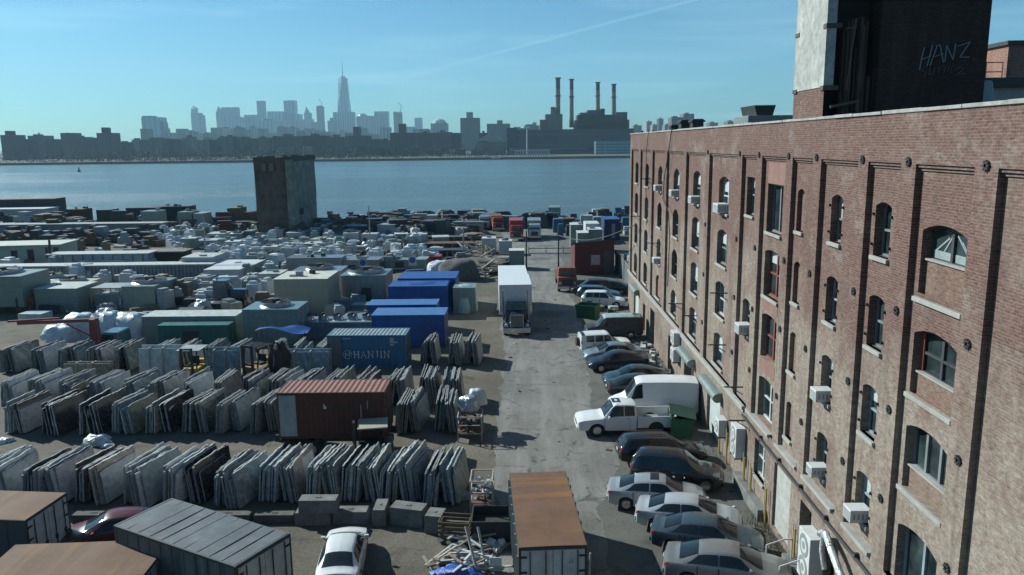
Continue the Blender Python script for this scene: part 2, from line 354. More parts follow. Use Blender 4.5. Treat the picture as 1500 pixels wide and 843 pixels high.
# river
def watermat():
    m, t, b, N = nodes('river_water')
    co = N('ShaderNodeTexCoord').outputs['Object']
    b.inputs['Base Color'].default_value = (.075, .115, .125, 1); b.inputs['Roughness'].default_value = .25; b.inputs['IOR'].default_value = 1.33
    m1 = N('ShaderNodeMapping', {0: co, 'Scale': (.10, .22, 1), 'Rotation': (0, 0, R(12))}).outputs[0]
    n1 = N('ShaderNodeTexNoise', {'Vector': m1, 'Scale': 1.0, 'Detail': 8, 'Roughness': .68})
    n2 = N('ShaderNodeTexNoise', {'Vector': N('ShaderNodeMapping', {0: co, 'Scale': (.004, .012, 1)}).outputs[0], 'Scale': 1.0, 'Detail': 6, 'Roughness': .6})
    h = N('ShaderNodeMath', {0: n1.outputs[0], 1: N('ShaderNodeMapRange', {0: n2.outputs[0], 1: .35, 2: .65, 3: .35, 4: 1.2}).outputs[0]}, operation='MULTIPLY').outputs[0]
    t.links.new(N('ShaderNodeBump', {'Height': h, 'Strength': .9, 'Distance': 2.2}).outputs[0], b.inputs['Normal'])
    return m
w = MB(); w.face(((-2500, 120, -2), (2500, 120, -2), (2500, 1500, -2), (-2500, 1500, -2)))
struct(w.build('river', watermat()))
SHY = P(300, 239.2, -2).y          # far shore distance
FARG = groundmat('far_shore_ground', (.10, .095, .075), (.14, .13, .10), (.06, .058, .05), sc=.05)
f = MB(); f.face(((-4200, SHY+25, .8), (4200, SHY-25, .8), (4200, 5500, .8), (-4200, 5500, .8))); f.face(((-4200, SHY+25, -2.5), (4200, SHY-25, -2.5), (4200, SHY-25, .8), (-4200, SHY+25, .8)))
struct(f.build('far_shore', FARG))

# ------------------------------------------------------------------ far skyline
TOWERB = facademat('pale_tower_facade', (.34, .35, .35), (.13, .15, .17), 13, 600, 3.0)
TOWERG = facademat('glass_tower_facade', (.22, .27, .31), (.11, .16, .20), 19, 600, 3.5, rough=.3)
BRICKF = facademat('dark_brick_facade', (.10, .062, .048), (.025, .028, .033), 4.2, 3.1, .85)
BRICKG = facademat('grey_block_facade', (.20, .175, .155), (.04, .044, .05), 5.5, 3.4, .9)
TANF = facademat('tan_block_facade', (.28, .24, .19), (.08, .08, .08), 3.6, 3, .95)
def sky_box(m, x0, x1, yt, D, depth, mi=0, yb=None, tx=0):
    a, b = PY(x0, yt, D), PY(x1, yt, D); z0 = .8 if yb is None else PY(x0, yb, D).z
    m.box(a.x, b.x, D, D + depth, z0, (a.z+b.z)/2, mi, tx=tx, ty=tx)
def tower(name, label, D, boxes, mat, depth=40, spire=None, dome=None, crane=None, group=None, cap=None):
    """boxes: (x0, x1, ytop[, ybottom]) in order; first is the shaft, the others are setbacks"""
    x0, x1, yt = boxes[0][:3]; c = PY((x0+x1)/2, yt, D)
    t = thing(name, label, 'skyscraper' if c.z > 95 else 'building', (c.x, D, .8), 0, group)
    def add(nm, m, mt):
        o = m.build(nm, mt, t); o.matrix_parent_inverse = Matrix.Translation(-Vector((c.x, D, .8))); return o
    m = MB(); sky_box(m, x0, x1, yt, D, depth); add('shaft', m, mat)
    for bx in boxes[1:]:
        m = MB(); dd = depth*.6
        sky_box(m, bx[0], bx[1], bx[2], D + depth*.2, dd, yb=yt + 1 if len(bx) < 4 else bx[3]); add('setback', m, mat)
    if spire:
        sx, sy, sb, r = spire; a, b = PY(sx, sb, D + depth/2), PY(sx, sy, D + depth/2); m = MB(); m.cyl(a, b, r, .3, n=8); add('spire', m, mat)
    if cap:
        m = MB(); a, b, e = PY(cap[0], cap[3], D), PY(cap[1], cap[3], D), PY((cap[0]+cap[1])/2, cap[2], D + depth/2)
        q = [(a.x, D, a.z), (b.x, D, a.z), (b.x, D+depth, a.z), (a.x, D+depth, a.z)]
        for i in range(4): m.face((q[i], q[(i+1) % 4], tuple(e)))
        add('roof', m, mat)
    if dome:
        m = MB(); a, b = PY(dome[0], dome[3], D), PY(dome[1], dome[3], D); hh = PY(dome[0], dome[2], D).z - a.z; r = (b.x-a.x)/2
        m.lathe(((a.x+b.x)/2, D + depth/2, a.z - 1), [(r*math.cos(i*.314/2*1.0), hh*math.sin(i*.314/2)) for i in range(11)], n=18); add('roof', m, mat)
    if crane:
        m = MB(); a, b = PY(crane[0], yt, D + depth/2), PY(crane[0] + 2, crane[2] + 6, D + depth/2); e = PY(crane[1], crane[2], D + depth/2)
        m.cyl(a, b, 1.6, n=5); m.cyl(b, e, 1.3, n=5); add('crane', m, DARK)
    return t
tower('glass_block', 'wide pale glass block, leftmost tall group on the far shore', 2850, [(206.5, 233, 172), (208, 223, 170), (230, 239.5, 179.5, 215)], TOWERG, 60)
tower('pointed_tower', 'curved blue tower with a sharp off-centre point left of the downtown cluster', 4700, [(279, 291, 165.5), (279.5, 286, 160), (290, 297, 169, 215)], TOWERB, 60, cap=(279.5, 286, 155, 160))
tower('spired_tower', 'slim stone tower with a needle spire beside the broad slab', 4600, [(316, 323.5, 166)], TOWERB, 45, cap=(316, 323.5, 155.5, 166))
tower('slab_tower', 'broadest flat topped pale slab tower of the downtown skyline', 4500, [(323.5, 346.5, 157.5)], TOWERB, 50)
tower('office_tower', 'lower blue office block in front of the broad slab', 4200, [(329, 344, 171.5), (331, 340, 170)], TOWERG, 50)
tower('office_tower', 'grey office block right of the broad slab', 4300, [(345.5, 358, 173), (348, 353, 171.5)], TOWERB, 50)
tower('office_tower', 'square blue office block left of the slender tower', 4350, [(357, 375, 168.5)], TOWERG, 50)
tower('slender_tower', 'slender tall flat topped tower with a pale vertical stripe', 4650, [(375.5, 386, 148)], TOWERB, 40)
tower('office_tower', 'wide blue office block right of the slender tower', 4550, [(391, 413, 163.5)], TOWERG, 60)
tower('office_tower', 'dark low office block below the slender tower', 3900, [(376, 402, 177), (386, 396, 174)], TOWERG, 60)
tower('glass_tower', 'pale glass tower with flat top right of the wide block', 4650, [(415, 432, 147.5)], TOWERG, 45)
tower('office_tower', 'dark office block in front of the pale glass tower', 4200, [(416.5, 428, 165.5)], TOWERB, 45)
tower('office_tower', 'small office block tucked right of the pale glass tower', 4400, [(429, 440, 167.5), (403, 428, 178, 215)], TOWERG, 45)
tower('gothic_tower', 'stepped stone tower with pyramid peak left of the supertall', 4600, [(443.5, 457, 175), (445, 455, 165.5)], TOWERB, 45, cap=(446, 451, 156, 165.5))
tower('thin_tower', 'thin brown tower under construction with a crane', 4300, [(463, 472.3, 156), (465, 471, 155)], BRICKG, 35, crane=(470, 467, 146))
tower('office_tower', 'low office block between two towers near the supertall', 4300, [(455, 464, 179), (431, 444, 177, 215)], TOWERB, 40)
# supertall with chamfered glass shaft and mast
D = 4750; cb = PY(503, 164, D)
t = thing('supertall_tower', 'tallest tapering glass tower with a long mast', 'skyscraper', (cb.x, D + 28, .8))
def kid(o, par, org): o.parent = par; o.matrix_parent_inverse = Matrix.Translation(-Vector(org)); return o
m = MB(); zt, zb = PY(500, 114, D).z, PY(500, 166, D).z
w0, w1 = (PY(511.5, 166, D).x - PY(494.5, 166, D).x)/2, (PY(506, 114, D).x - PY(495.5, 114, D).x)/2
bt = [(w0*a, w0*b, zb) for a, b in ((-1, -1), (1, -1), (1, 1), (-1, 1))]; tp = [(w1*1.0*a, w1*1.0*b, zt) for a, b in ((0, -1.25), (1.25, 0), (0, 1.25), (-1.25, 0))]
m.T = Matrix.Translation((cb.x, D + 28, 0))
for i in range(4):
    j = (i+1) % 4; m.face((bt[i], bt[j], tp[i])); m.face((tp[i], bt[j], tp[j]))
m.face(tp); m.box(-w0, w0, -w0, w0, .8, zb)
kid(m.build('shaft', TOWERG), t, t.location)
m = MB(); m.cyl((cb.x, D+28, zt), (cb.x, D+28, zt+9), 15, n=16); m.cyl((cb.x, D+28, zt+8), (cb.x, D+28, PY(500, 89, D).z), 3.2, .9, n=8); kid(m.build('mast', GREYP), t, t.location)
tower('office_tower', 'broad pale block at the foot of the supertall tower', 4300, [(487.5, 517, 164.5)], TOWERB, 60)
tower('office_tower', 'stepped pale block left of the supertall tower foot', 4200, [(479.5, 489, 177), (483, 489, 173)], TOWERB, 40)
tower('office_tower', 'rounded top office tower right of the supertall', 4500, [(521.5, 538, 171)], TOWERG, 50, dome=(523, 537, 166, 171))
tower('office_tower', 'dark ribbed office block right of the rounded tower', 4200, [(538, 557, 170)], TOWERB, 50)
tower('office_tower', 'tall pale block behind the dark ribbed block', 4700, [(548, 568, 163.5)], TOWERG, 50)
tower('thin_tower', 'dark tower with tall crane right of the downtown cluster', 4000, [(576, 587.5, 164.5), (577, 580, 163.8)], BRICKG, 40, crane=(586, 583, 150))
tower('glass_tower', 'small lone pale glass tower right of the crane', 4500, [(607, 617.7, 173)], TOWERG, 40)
tower('domed_block', 'grey block with a rounded roof left of the apartment tower', 3000, [(630.8, 655, 181)], TOWERB, 50, dome=(632.5, 653, 173.5, 181))
tower('office_tower', 'low pale block behind the brick slab right of the crane tower', 3500, [(588, 606, 186), (596, 626, 189, 215)], TOWERB, 50)
tower('apartment_tower', 'grey apartment tower with rooftop tank house before the dome hall', 1850, [(674, 702, 173), (683, 692, 164.5)], BRICKG, 40)
tower('apartment_tower', 'paired grey apartment slabs with a tall stair tower', 1850, [(713, 747, 181.5), (728, 736, 176.5)], BRICKG, 40)
# housing slabs on the far shore
slabs = [(0, 19, 198, 192), (22, 39, 204, 0), (40, 63, 199, 197), (88, 103, 195, 0), (103, 122, 201, 199), (122, 141, 202, 0), (141, 161, 195, 187), (66, 88, 206, 204),
 (400, 442, 200, 196.5), (443, 477, 199, 196), (477, 505, 201, 198), (505, 539, 199, 186), (571, 607, 195, 181.5), (610, 636, 195, 193), (636, 661, 194, 191), (661, 674, 195, 0), (702, 714, 195, 192), (539, 556, 204, 0), (556, 571, 206, 203)]
for i, (a, b, y, p) in enumerate(slabs):
    bx = [(a, b, y)] + ([(a + (b-a)*.35, a + (b-a)*.6, p)] if p else [])
    tower('housing_slab', 'dark brick housing slab rising over the far river bank trees', 1180 + (i % 3)*60, bx, BRICKF, 30, group='brick housing slabs on the far bank')
rr = random.Random(4)
x = 160
while x < 402:
    wd = rr.uniform(7, 13); y = 211 - 8*min(1, max(0, (x-160)/60)) + rr.uniform(-3, 3); pent = rr.random() < .5
    bx = [(x, x+wd*.86, y)] + ([(x+wd*.3, x+wd*.55, y-2.2)] if pent else [])
    tower('housing_block', 'small brown housing block among trees left of the downtown towers', 1250 + rr.uniform(0, 260), bx, rr.choice([BRICKF, BRICKF, BRICKG, TANF]), 28, group='brown housing blocks on the far bank')
    x += wd
x = 205
while x < 640:
    wd = rr.uniform(8, 16); y = 192 + rr.uniform(-6, 5)
    tower('city_block', 'hazy mid rise block behind the far bank housing', 2100 + rr.uniform(0, 900), [(x, x+wd*.9, y)] + ([(x+wd*.2, x+wd*.5, y-2)] if rr.random() < .5 else []), rr.choice([BRICKG, TOWERB, BRICKF, TANF]), 40, group='hazy mid rise blocks behind the housing')
    x += wd*rr.uniform(.8, 1.3)
for a, b, y, dd in [(928, 940, 184, 1900), (947, 955, 178, 2200), (956, 963, 183, 2100), (965, 972, 174, 2600), (974, 984, 183, 2000), (984, 1001, 172, 1700), (1001, 1017, 167, 1750), (1040, 1052, 180, 2200), (1066, 1078, 178, 2000), (750, 775, 188, 2000), (768, 792, 184, 2100), (780, 786, 180, 2100)]:
    tower('city_block', 'hazy mid rise block beside the power station' if a < 930 else 'hazy mid rise block over the brick warehouse roofline', dd, [(a, b, y), (a+2, a+(b-a)*.5, y-1.6)], rr.choice([BRICKG, BRICKF, TOWERB]), 40, group='hazy blocks around the power station' if a < 930 else 'hazy blocks over the warehouse roofline')
# low waterfront houses
x = 405
for i in range(22):
    wd = rr.uniform(6, 12); y = rr.uniform(213, 221)
    tower('waterfront_house', 'low pale building among trees on the far bank', 1090 + rr.uniform(0, 50), [(x, x+wd, y)], rr.choice([BRICKG, BRICKF, BRICKF]), 20, group='low waterfront buildings')
    x += wd + rr.uniform(0, 14)
# arched hall
D = 1120; t = thing('arched_hall', 'pale arched roof hall left of the power station', 'building', PY(715, 222, D))
a, b = PY(700, 211, D), PY(737, 211, D); top = PY(715, 197.5, D).z; zb = a.z; m = MB()
m.grid(lambda u, v: (a.x + (b.x-a.x)*u, D + 45*v, zb + (top-zb)*math.sin(math.pi*(.08 + .84*u))**.8), 14, 2); m.face([(a.x + (b.x-a.x)*i/14, D, zb + (top-zb)*math.sin(math.pi*(.08+.84*i/14))**.8) for i in range(15)])
kid(m.build('roof', M('hall_roof', (.36, .33, .28), .6)), t, t.location)
m = MB(); m.box(a.x-3, b.x+3, D, D+45, .8, zb + 2); kid(m.build('wall', TANF), t, t.location)
# power station
D = 1140; o = PY(830, 231, D); t = thing('power_station', 'dark brick power station with four tall chimneys', 'power station', (o.x, D, .8))
def pk(nm, mats, fn):
    m = MB(); fn(m); ob = m.build(nm, mats, t); ob.matrix_parent_inverse = Matrix.Translation(-Vector((o.x, D, .8))); return ob
PSM = facademat('power_station_brick', (.055, .04, .038), (.035, .034, .038), 5, 7, 1.0)
pk('hall', PSM, lambda m: sky_box(m, 742, 928, 189.6, D, 60))
pk('hall', PSM, lambda m: sky_box(m, 742, 756, 187.5, D - 4, 50))
pk('cornice', GREYP, lambda m: sky_box(m, 742, 905, 197.2, D - 2, 2, yb=198.4))
pk('cornice', GREYP, lambda m: sky_box(m, 757, 860, 218.2, D - 2, 2, yb=219.4))
for x0, x1, y in ((842, 922, 176), (846, 902, 168.5), (861, 886, 161.5), (902, 919, 164.5), (880, 886, 159.5), (850, 862, 165.2)): pk('boiler_house', BRICKF, lambda m: sky_box(m, x0, x1, y, D + 12, 40, yb=190))
pk('pale_block', TANF, lambda m: (sky_box(m, 799, 824, 167.5, D + 8, 40, yb=190), sky_box(m, 807, 813.5, 157, D + 10, 20, yb=168)))
pk('boiler_house', BRICKF, lambda m: sky_box(m, 791, 801, 175.6, D + 6, 30, yb=190))
CHIM = M('chimney_brick', (.26, .19, .15), .85, scale=.1)
CHIMD = M('chimney_dark_top', (.05, .045, .045), .85, scale=.1)
for x, yt, yb, w in ((817.2, 114, 187, 3.4), (837.2, 116, 187, 2.9), (875.7, 120.5, 176, 3.0), (899.2, 123.3, 176, 3.1)):
    a, b = PY(x, yb, D + 25), PY(x, yt, D + 25); r = w*D/FL
    def chim(m):
        h = b.z - a.z; m.cyl(a, (b.x, b.y, a.z + h*.78), r*1.12, r*.98, n=16); m.cyl((b.x, b.y, a.z+h*.78), b, r*.98, r*.94, n=16, mi=1)
        for q in (.62, .975): m.cyl((b.x, b.y, a.z+h*q), (b.x, b.y, a.z+h*(q+.025)), r*1.3, n=16, mi=1)
    pk('chimney', [CHIM, CHIMD], chim)
tower('glass_hall', 'low teal glass building in front of the power station', 1085, [(873, 930, 207), (873, 930, 206.4)], facademat('teal_glass_bands', (.16, .26, .28), (.04, .10, .12), 40, 4, 1.0, rough=.3), 30)
t = thing('pier_shed', 'long low pier shed with white trusses on the far bank', 'pier', PY(780, 231, 1010)); m = MB(); a, b = PY(753, 231, 1010), PY(806, 222, 1010)
m.box(a.x, b.x, 1010, 1030, a.z+7, a.z + 9); kid(m.build('roof', GREYP), t, t.location); m = MB()
for i in range(14):
    x0 = a.x + (b.x-a.x)*i/14; x1 = a.x + (b.x-a.x)*(i+1)/14; m.bar((x0, 1009, .8), ((x0+x1)/2, 1009, a.z+7), .7); m.bar((x1, 1009, .8), ((x0+x1)/2, 1009, a.z+7), .7)
kid(m.build('truss', WHITEP), t, t.location)
t = thing('light_mast', 'tall white mast standing before the power station', 'mast', PY(772, 228, 1060)); m = MB(); a, b = PY(772, 228, 1060), PY(772, 186.5, 1060); m.cyl(a, b, 1.0, .8, n=8); kid(m.build('pole', WHITEP), t, t.location)
m = MB(); m.box(b.x-4, b.x+4, 1059, 1061, b.z-1.5, b.z+1); kid(m.build('lamp', WHITEP), t, t.location)
# suspension bridge
D = 3300; t = thing('suspension_bridge', 'distant suspension bridge cables at the left edge', 'bridge', PY(80, 208, D)); m = MB()
for xt in (57, 99):
    a, b = PY(xt, 212, D), PY(xt, 194.5, D); m.bar(a, b, 7)
kid(m.build('tower', GREYP), t, t.location); m = MB()
for x0, x1 in ((57, 99), (99, 130), (30, 57)):
    pts = [PY(x0 + (x1-x0)*i/10, 195.5 + (12.5*(1-abs(2*i/10-1)**2) if (x0, x1) == (57, 99) else 14*(i if x0 == 99 else 10-i)/10), D) for i in range(11)]; m.tube(pts, 1.5, n=4)
kid(m.build('cable', GREYP), t, t.location)
# bare trees of the far bank: one mass
m = MB(); rt_ = random.Random(8)
TWIG = M('bare_tree_mass', (.052, .042, .032), .95, var=.25, scale=.02)
for i in range(15000):
    px = rt_.triangular(-15, 745, 250) if i % 3 else rt_.uniform(-15, 745); dist = rt_.uniform(4, 90); Dd = SHY + dist
    clump = .5 + .5*math.sin(px*.23)*math.sin(px*.071+1); c = PY(px, 231, Dd); h = rt_.uniform(0, 1)
    zz = .8 + (5 + 13*clump)*h; s = rt_.uniform(.5, 1.5)*(1.15-.5*h)
    d = Vector((rt_.uniform(-1, 1), rt_.uniform(-.5, .5), rt_.uniform(-.4, 1))).normalized()*s; e = Vector((rt_.uniform(-1, 1), rt_.uniform(-1, 1), rt_.uniform(-1, 1))).normalized()*s*.45
    p = Vector((c.x, Dd, zz)); m.face((p-d-e*.5, p+e, p+d, p-e))
struct(m.build('far_bank_trees', TWIG), 'stuff')
m = MB(); a, b = PY(690, 230, SHY+14), PY(700, 230, SHY+14)
t = thing('white_boat', 'small white boat near the far bank left of the power station', 'boat', PY(727, 232.5, 940)); m.box(-5, 5, -1.5, 1.5, 0, 1.6, tx=-.6); m.box(-3, 2, -1, 1, 1.6, 3.4); m.build('hull', WHITEP, t)
t = thing('channel_buoy', 'small dark buoy floating in the river at left', 'buoy', P(116, 252, -2)); m = MB(); m.cyl((0, 0, -.3), (0, 0, 1), 1.3, n=10); m.cyl((0, 0, 1), (0, 0, 4), .7, .3, n=8); m.build('float', DARK, t)
# haze: one closed box of even air round camera and scene
hm = bpy.data.materials.new('haze_air'); hm.use_nodes = True; ht = hm.node_tree; ht.nodes.clear()
ho = ht.nodes.new('ShaderNodeOutputMaterial'); hv = ht.nodes.new('ShaderNodeVolumePrincipled'); ht.links.new(hv.outputs[0], ho.inputs['Volume'])
hv.inputs['Color'].default_value = (.50, .82, 1.0, 1); hv.inputs['Density'].default_value = 0.95e-4; hv.inputs['Anisotropy'].default_value = .1
m = MB(); m.box(-4500, 4500, -80, 5600, -5, 560); struct(m.build('haze', hm), 'stuff')

# ------------------------------------------------------------------ brick warehouse on the right
XF, XR = 10.93, 11.11            # pier face, recessed bay face
Y0, Y1, ZL, ZF, ZT = 2.0, 79.6, 4.0, 16.3, 17.72
BRICK = brickmat('warehouse_brick')
BRICKI = brickmat('infill_brick', c1=(.20, .105, .075), c2=(.25, .15, .11), paleamt=.35)
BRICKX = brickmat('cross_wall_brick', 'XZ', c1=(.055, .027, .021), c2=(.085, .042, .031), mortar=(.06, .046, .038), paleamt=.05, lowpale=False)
PINK = M('pink_painted_masonry', (.25, .135, .105), .85, var=.18, scale=2, dirt=.15, bump=.3)
bw = thing('brick_warehouse', 'long brick warehouse with piers and arched windows along the right side', 'warehouse', (0, 0, 0))
def arch_pts(y0, y1, z1, rise, n=8):
    if rise <= 0: return [(y0, z1), (y1, z1)]
    return [(y0 + (y1-y0)*i/n, z1 - rise + rise*(1-(2*i/n-1)**2)**.9 if 0 < i < n else z1 - rise) for i in range(n+1)]
def cell(m, x, ya, yb, za, zb, op, depth=.32, mi=0):
    """a piece of wall facing -X with one opening and its reveals"""
    if not op: m.face(((x, yb, za), (x, ya, za), (x, ya, zb), (x, yb, zb)), mi); return
    y0, y1, z0, z1, rise = op
    F = lambda a, b, c, d: m.face(((x, b, c), (x, a, c), (x, a, d), (x, b, d)), mi) if b - a > 1e-4 and d - c > 1e-4 else None
    F(ya, y0, za, zb); F(y1, yb, za, zb); F(y0, y1, za, z0)
    ap = arch_pts(y0, y1, z1, rise)
    for (p, q) in zip(ap, ap[1:]):
        m.face(((x, q[0], q[1]), (x, p[0], p[1]), (x, p[0], zb), (x, q[0], zb)), mi)
        m.face(((x, p[0], p[1]), (x, q[0], q[1]), (x+depth, q[0], q[1]), (x+depth, p[0], p[1])), mi)
    zs = z1 - rise if rise > 0 else z1
    m.face(((x, y0, z0), (x, y0, zs), (x+depth, y0, zs), (x+depth, y0, z0)), mi); m.face(((x, y1, zs), (x, y1, z0), (x+depth, y1, z0), (x+depth, y1, zs)), mi)
    m.face(((x, y0, z0), (x+depth, y0, z0), (x+depth, y1, z0), (x, y1, z0)), mi)
# strip = near edge of each pier; a bay runs from strip[i+1] (far pier's near edge) ... to the near pier's far edge
STR = [18.17, 21.97, 24.98, 28.9, 31.95, 35.98, 39.21, 46.04, 52.5, 59.5, 66.05, 72.7, 78.6]
PIER = [.95, .85, .75, .8, .75, .8, .75, .85, .85, .9, .9, .9, .95]   # pier width from its near edge to larger Y
FL_ = [(4.0, 6.85), (6.85, 9.85), (9.85, 12.75), (12.75, 16.3)]
FZ = [(4.62, 6.22), (7.52, 9.22), (10.45, 12.16), (13.38, 15.08)]
# windows: (bay, floor 0..3) -> (y0, y1, z0, z1, rise, kind)
WIN = {}
for f_, (a, b) in enumerate([(4.0, 5.95), (6.94, 9.02), (9.80, 11.80), (12.62, 14.72)]): WIN[(0, f_)] = (19.45, 21.65, a, b, .22, 'wide')
for f_ in range(4):
    z0, z1 = FZ[f_]
    WIN[(1, f_)] = (23.55, 24.62, z0, z1, .14, 'sash')
    WIN[(2, f_)] = (27.15, 28.15, z0, z1, .14, 'sash')
    WIN[(3, f_)] = (30.85, 31.65, z0, z1, .18, 'blind')
    WIN[(4, f_)] = (33.4, 35.5, z0 - .45, z1, .15 if f_ < 3 else 0, 'double')
    WIN[(6, f_)] = (42.1, 44.3, z0 - .3, z1 - .02, .27, 'arched')
    WIN[(7, f_)] = (48.9, 51.0, z0 - .3, z1 + .05, .26, 'arched')
    WIN[(8, f_)] = (55.5, 57.6, z0 - .3, z1, .45, 'sash')
    WIN[(9, f_)] = (62.2, 64.2, z0 - .3, z1, .45, 'blindpale' if f_ == 0 else 'sash')
    WIN[(10, f_)] = (68.9, 70.9, z0 - .3, z1, .3, 'sash')
    WIN[(11, f_)] = (75.0, 77.0, z0 - .3, z1, .3, 'sash')
WIN[(5, 3)] = (37.5, 38.8, 13.4, 15.25, 0, 'sash'); WIN[(5, 1)] = (37.4, 38.7, 7.5, 9.25, .2, 'sash')
m = MB()
for i in range(12):              # bay i lies between the far edge of pier i and the near edge of pier i+1
    ya, yb = STR[i] + PIER[i], STR[i+1]
    for f_, (za, zb) in enumerate(FL_):
        op = WIN.get((i, f_)); cell(m, XR, ya, yb, za, zb, op[:5] if op else None)
    # pier reveals and corbelled head
    m.face(((XF, yb, ZL), (XR, yb, ZL), (XR, yb, ZF), (XF, yb, ZF))); m.face(((XR, ya, ZL), (XF, ya, ZL), (XF, ya, ZF), (XR, ya, ZF)))
    m.face(((XF, ya, ZF), (XF, yb, ZF), (XR, yb, ZF), (XR, ya, ZF))); m.face(((XF, ya, ZL), (XR, ya, ZL), (XR, yb, ZL), (XF, yb, ZL)))
    for q in range(3): m.box(XF + .06 + q*.07, XR + .01, ya + .002, yb - .002, ZF - .09*(q+1), ZF - .09*q - .004)
for y, pw in zip(STR, PIER):
    m.face(((XF, y+pw, ZL), (XF, y, ZL), (XF, y, ZF), (XF, y+pw, ZF)))
# near stretch beyond the last pier: recessed plain brick
m.face(((XR, STR[0], ZL), (XR, Y0, ZL), (XR, Y0, ZF), (XR, STR[0], ZF))); m.face(((XF, STR[0], ZL), (XR, STR[0], ZL), (XR, STR[0], ZF), (XF, STR[0], ZF)))
m.face(((XF, Y0, ZF), (XF, STR[0], ZF), (XR, STR[0], ZF), (XR, Y0, ZF)))
for q in range(3): m.box(XF + .06 + q*.07, XR + .01, Y0, STR[0] - .002, ZF - .09*(q+1), ZF - .09*q - .004)
m.face(((XF, Y1, ZF), (XF, Y0, ZF), (XF, Y0, ZT), (XF, Y1, ZT)))                                    # parapet
m.face(((XF, STR[12]+PIER[12], ZL), (XF, Y1, ZL), (XF, Y1, ZF), (XF, STR[12]+PIER[12], ZF))[::-1])
m.face(((XF+.35, Y0, ZT), (XF+.35, Y1, ZT), (XF+.35, Y1, 16.2), (XF+.35, Y0, 16.2)))
# street floor
GOP = [(25.4, 26.7, 0, 2.9, 'dark_door'), (27.75, 28.95, 0, 3.0, 'doorway'), (30.1, 32.2, .2, 3.2, 'blind'), (33.5, 35.1, 1.45, 3.2, 'window'), (41.6, 44.6, 0, 2.85, 'shutter'),
       (48.3, 51.3, 0, 2.75, 'open'), (55.9, 57.2, 0, 2.7, 'dark_door'), (63.4, 65.6, 0, 3.0, 'open'), (68.3, 69.6, 0, 2.6, 'dark_door'), (72.2, 75.4, 0, 3.0, 'shutter')]
yy = Y0
for (y0, y1, z0, z1, kd) in GOP:
    m.face(((XF, y0, 0), (XF, yy, 0), (XF, yy, ZL), (XF, y0, ZL))); cell(m, XF, y0, y1, 0, ZL, (y0, y1, z0, z1, 0), .5); yy = y1
m.face(((XF, Y1, 0), (XF, yy, 0), (XF, yy, ZL), (XF, Y1, ZL)))
m.face(((XF, Y0, ZL), (XF, Y1, ZL), (XR, Y1, ZL), (XR, Y0, ZL)))
m.face(((XF, Y1, 0), (XF, Y1, ZT), (46, Y1, ZT), (46, Y1, 0))); m.face(((XF, Y0, 0), (46, Y0, 0), (46, Y0, ZT), (XF, Y0, ZT)))
m.build('wall', BRICK, bw)
m = MB(); m.face(((XF+.35, Y0, 16.6), (46, Y0, 16.6), (46, Y1, 16.6), (XF+.35, Y1, 16.6))); m.build('roof', M('tar_roof', (.07, .07, .07), .9), bw)
m = MB()
yq = Y0
while yq < Y1:
    d = min(rnd.uniform(1.2, 2.4), Y1 - yq); o_ = rnd.uniform(-.02, .02); m.box(XF - .06 + o_, XF + .42, yq, yq + d - .012, ZT, ZT + .10 + rnd.uniform(-.012, .012)); yq += d
m.build('coping', M('pale_coping', (.36, .35, .33), .8, var=.25, scale=3, dirt=.35, dirtcol=(.24, .2, .17), bump=.3), bw, bevel=.012)
# string course over the street floor
m = MB()
m.box(XF - .14, XF + .02, 37.0, Y1, 3.86, 4.04); m.box(XF - .08, XF + .02, 37.0, Y1, 3.70, 3.855)
for a, b in ((33.1, 36.6), (29.6, 32.2), (25.9, 28.9), (22.9, 24.97)): m.box(XF - .10, XF + .31, a, b, 3.93, 4.07)
m.build('string_course', STONE, bw, bevel=.015)
# tie plates
for y, pw in zip(STR[:8], PIER):
    for z in (16.35, 12.05, 9.05, 6.1):
        m = MB(); c = (XF - .035, y + pw*.5 + rnd.uniform(-.05, .05), z + (.0 if z > 13 else rnd.uniform(-.06, .06)))
        m.cyl(c, (XF + .005, c[1], c[2]), .125, n=16)
        for k_ in range(4):
            t_ = k_*math.pi/4; m.bar((XF-.045, c[1]-.135*math.cos(t_), c[2]-.135*math.sin(t_)), (XF-.045, c[1]+.135*math.cos(t_), c[2]+.135*math.sin(t_)), .03, .05)
        m.build('tie_plate', DARK, bw)
FRG = M('grey_window_frame', (.20, .22, .23), .6); FRW = M('white_window_frame', (.55, .58, .58), .5); FRR = M('red_window_frame', (.25, .065, .05), .6, dirt=.15); FRD = M('dark_window_frame', (.05, .055, .06), .6); FRB = M('blue_grey_window_frame', (.28, .35, .40), .55)
CURT = M('pale_blind', (.45, .50, .50), .8, var=.1)
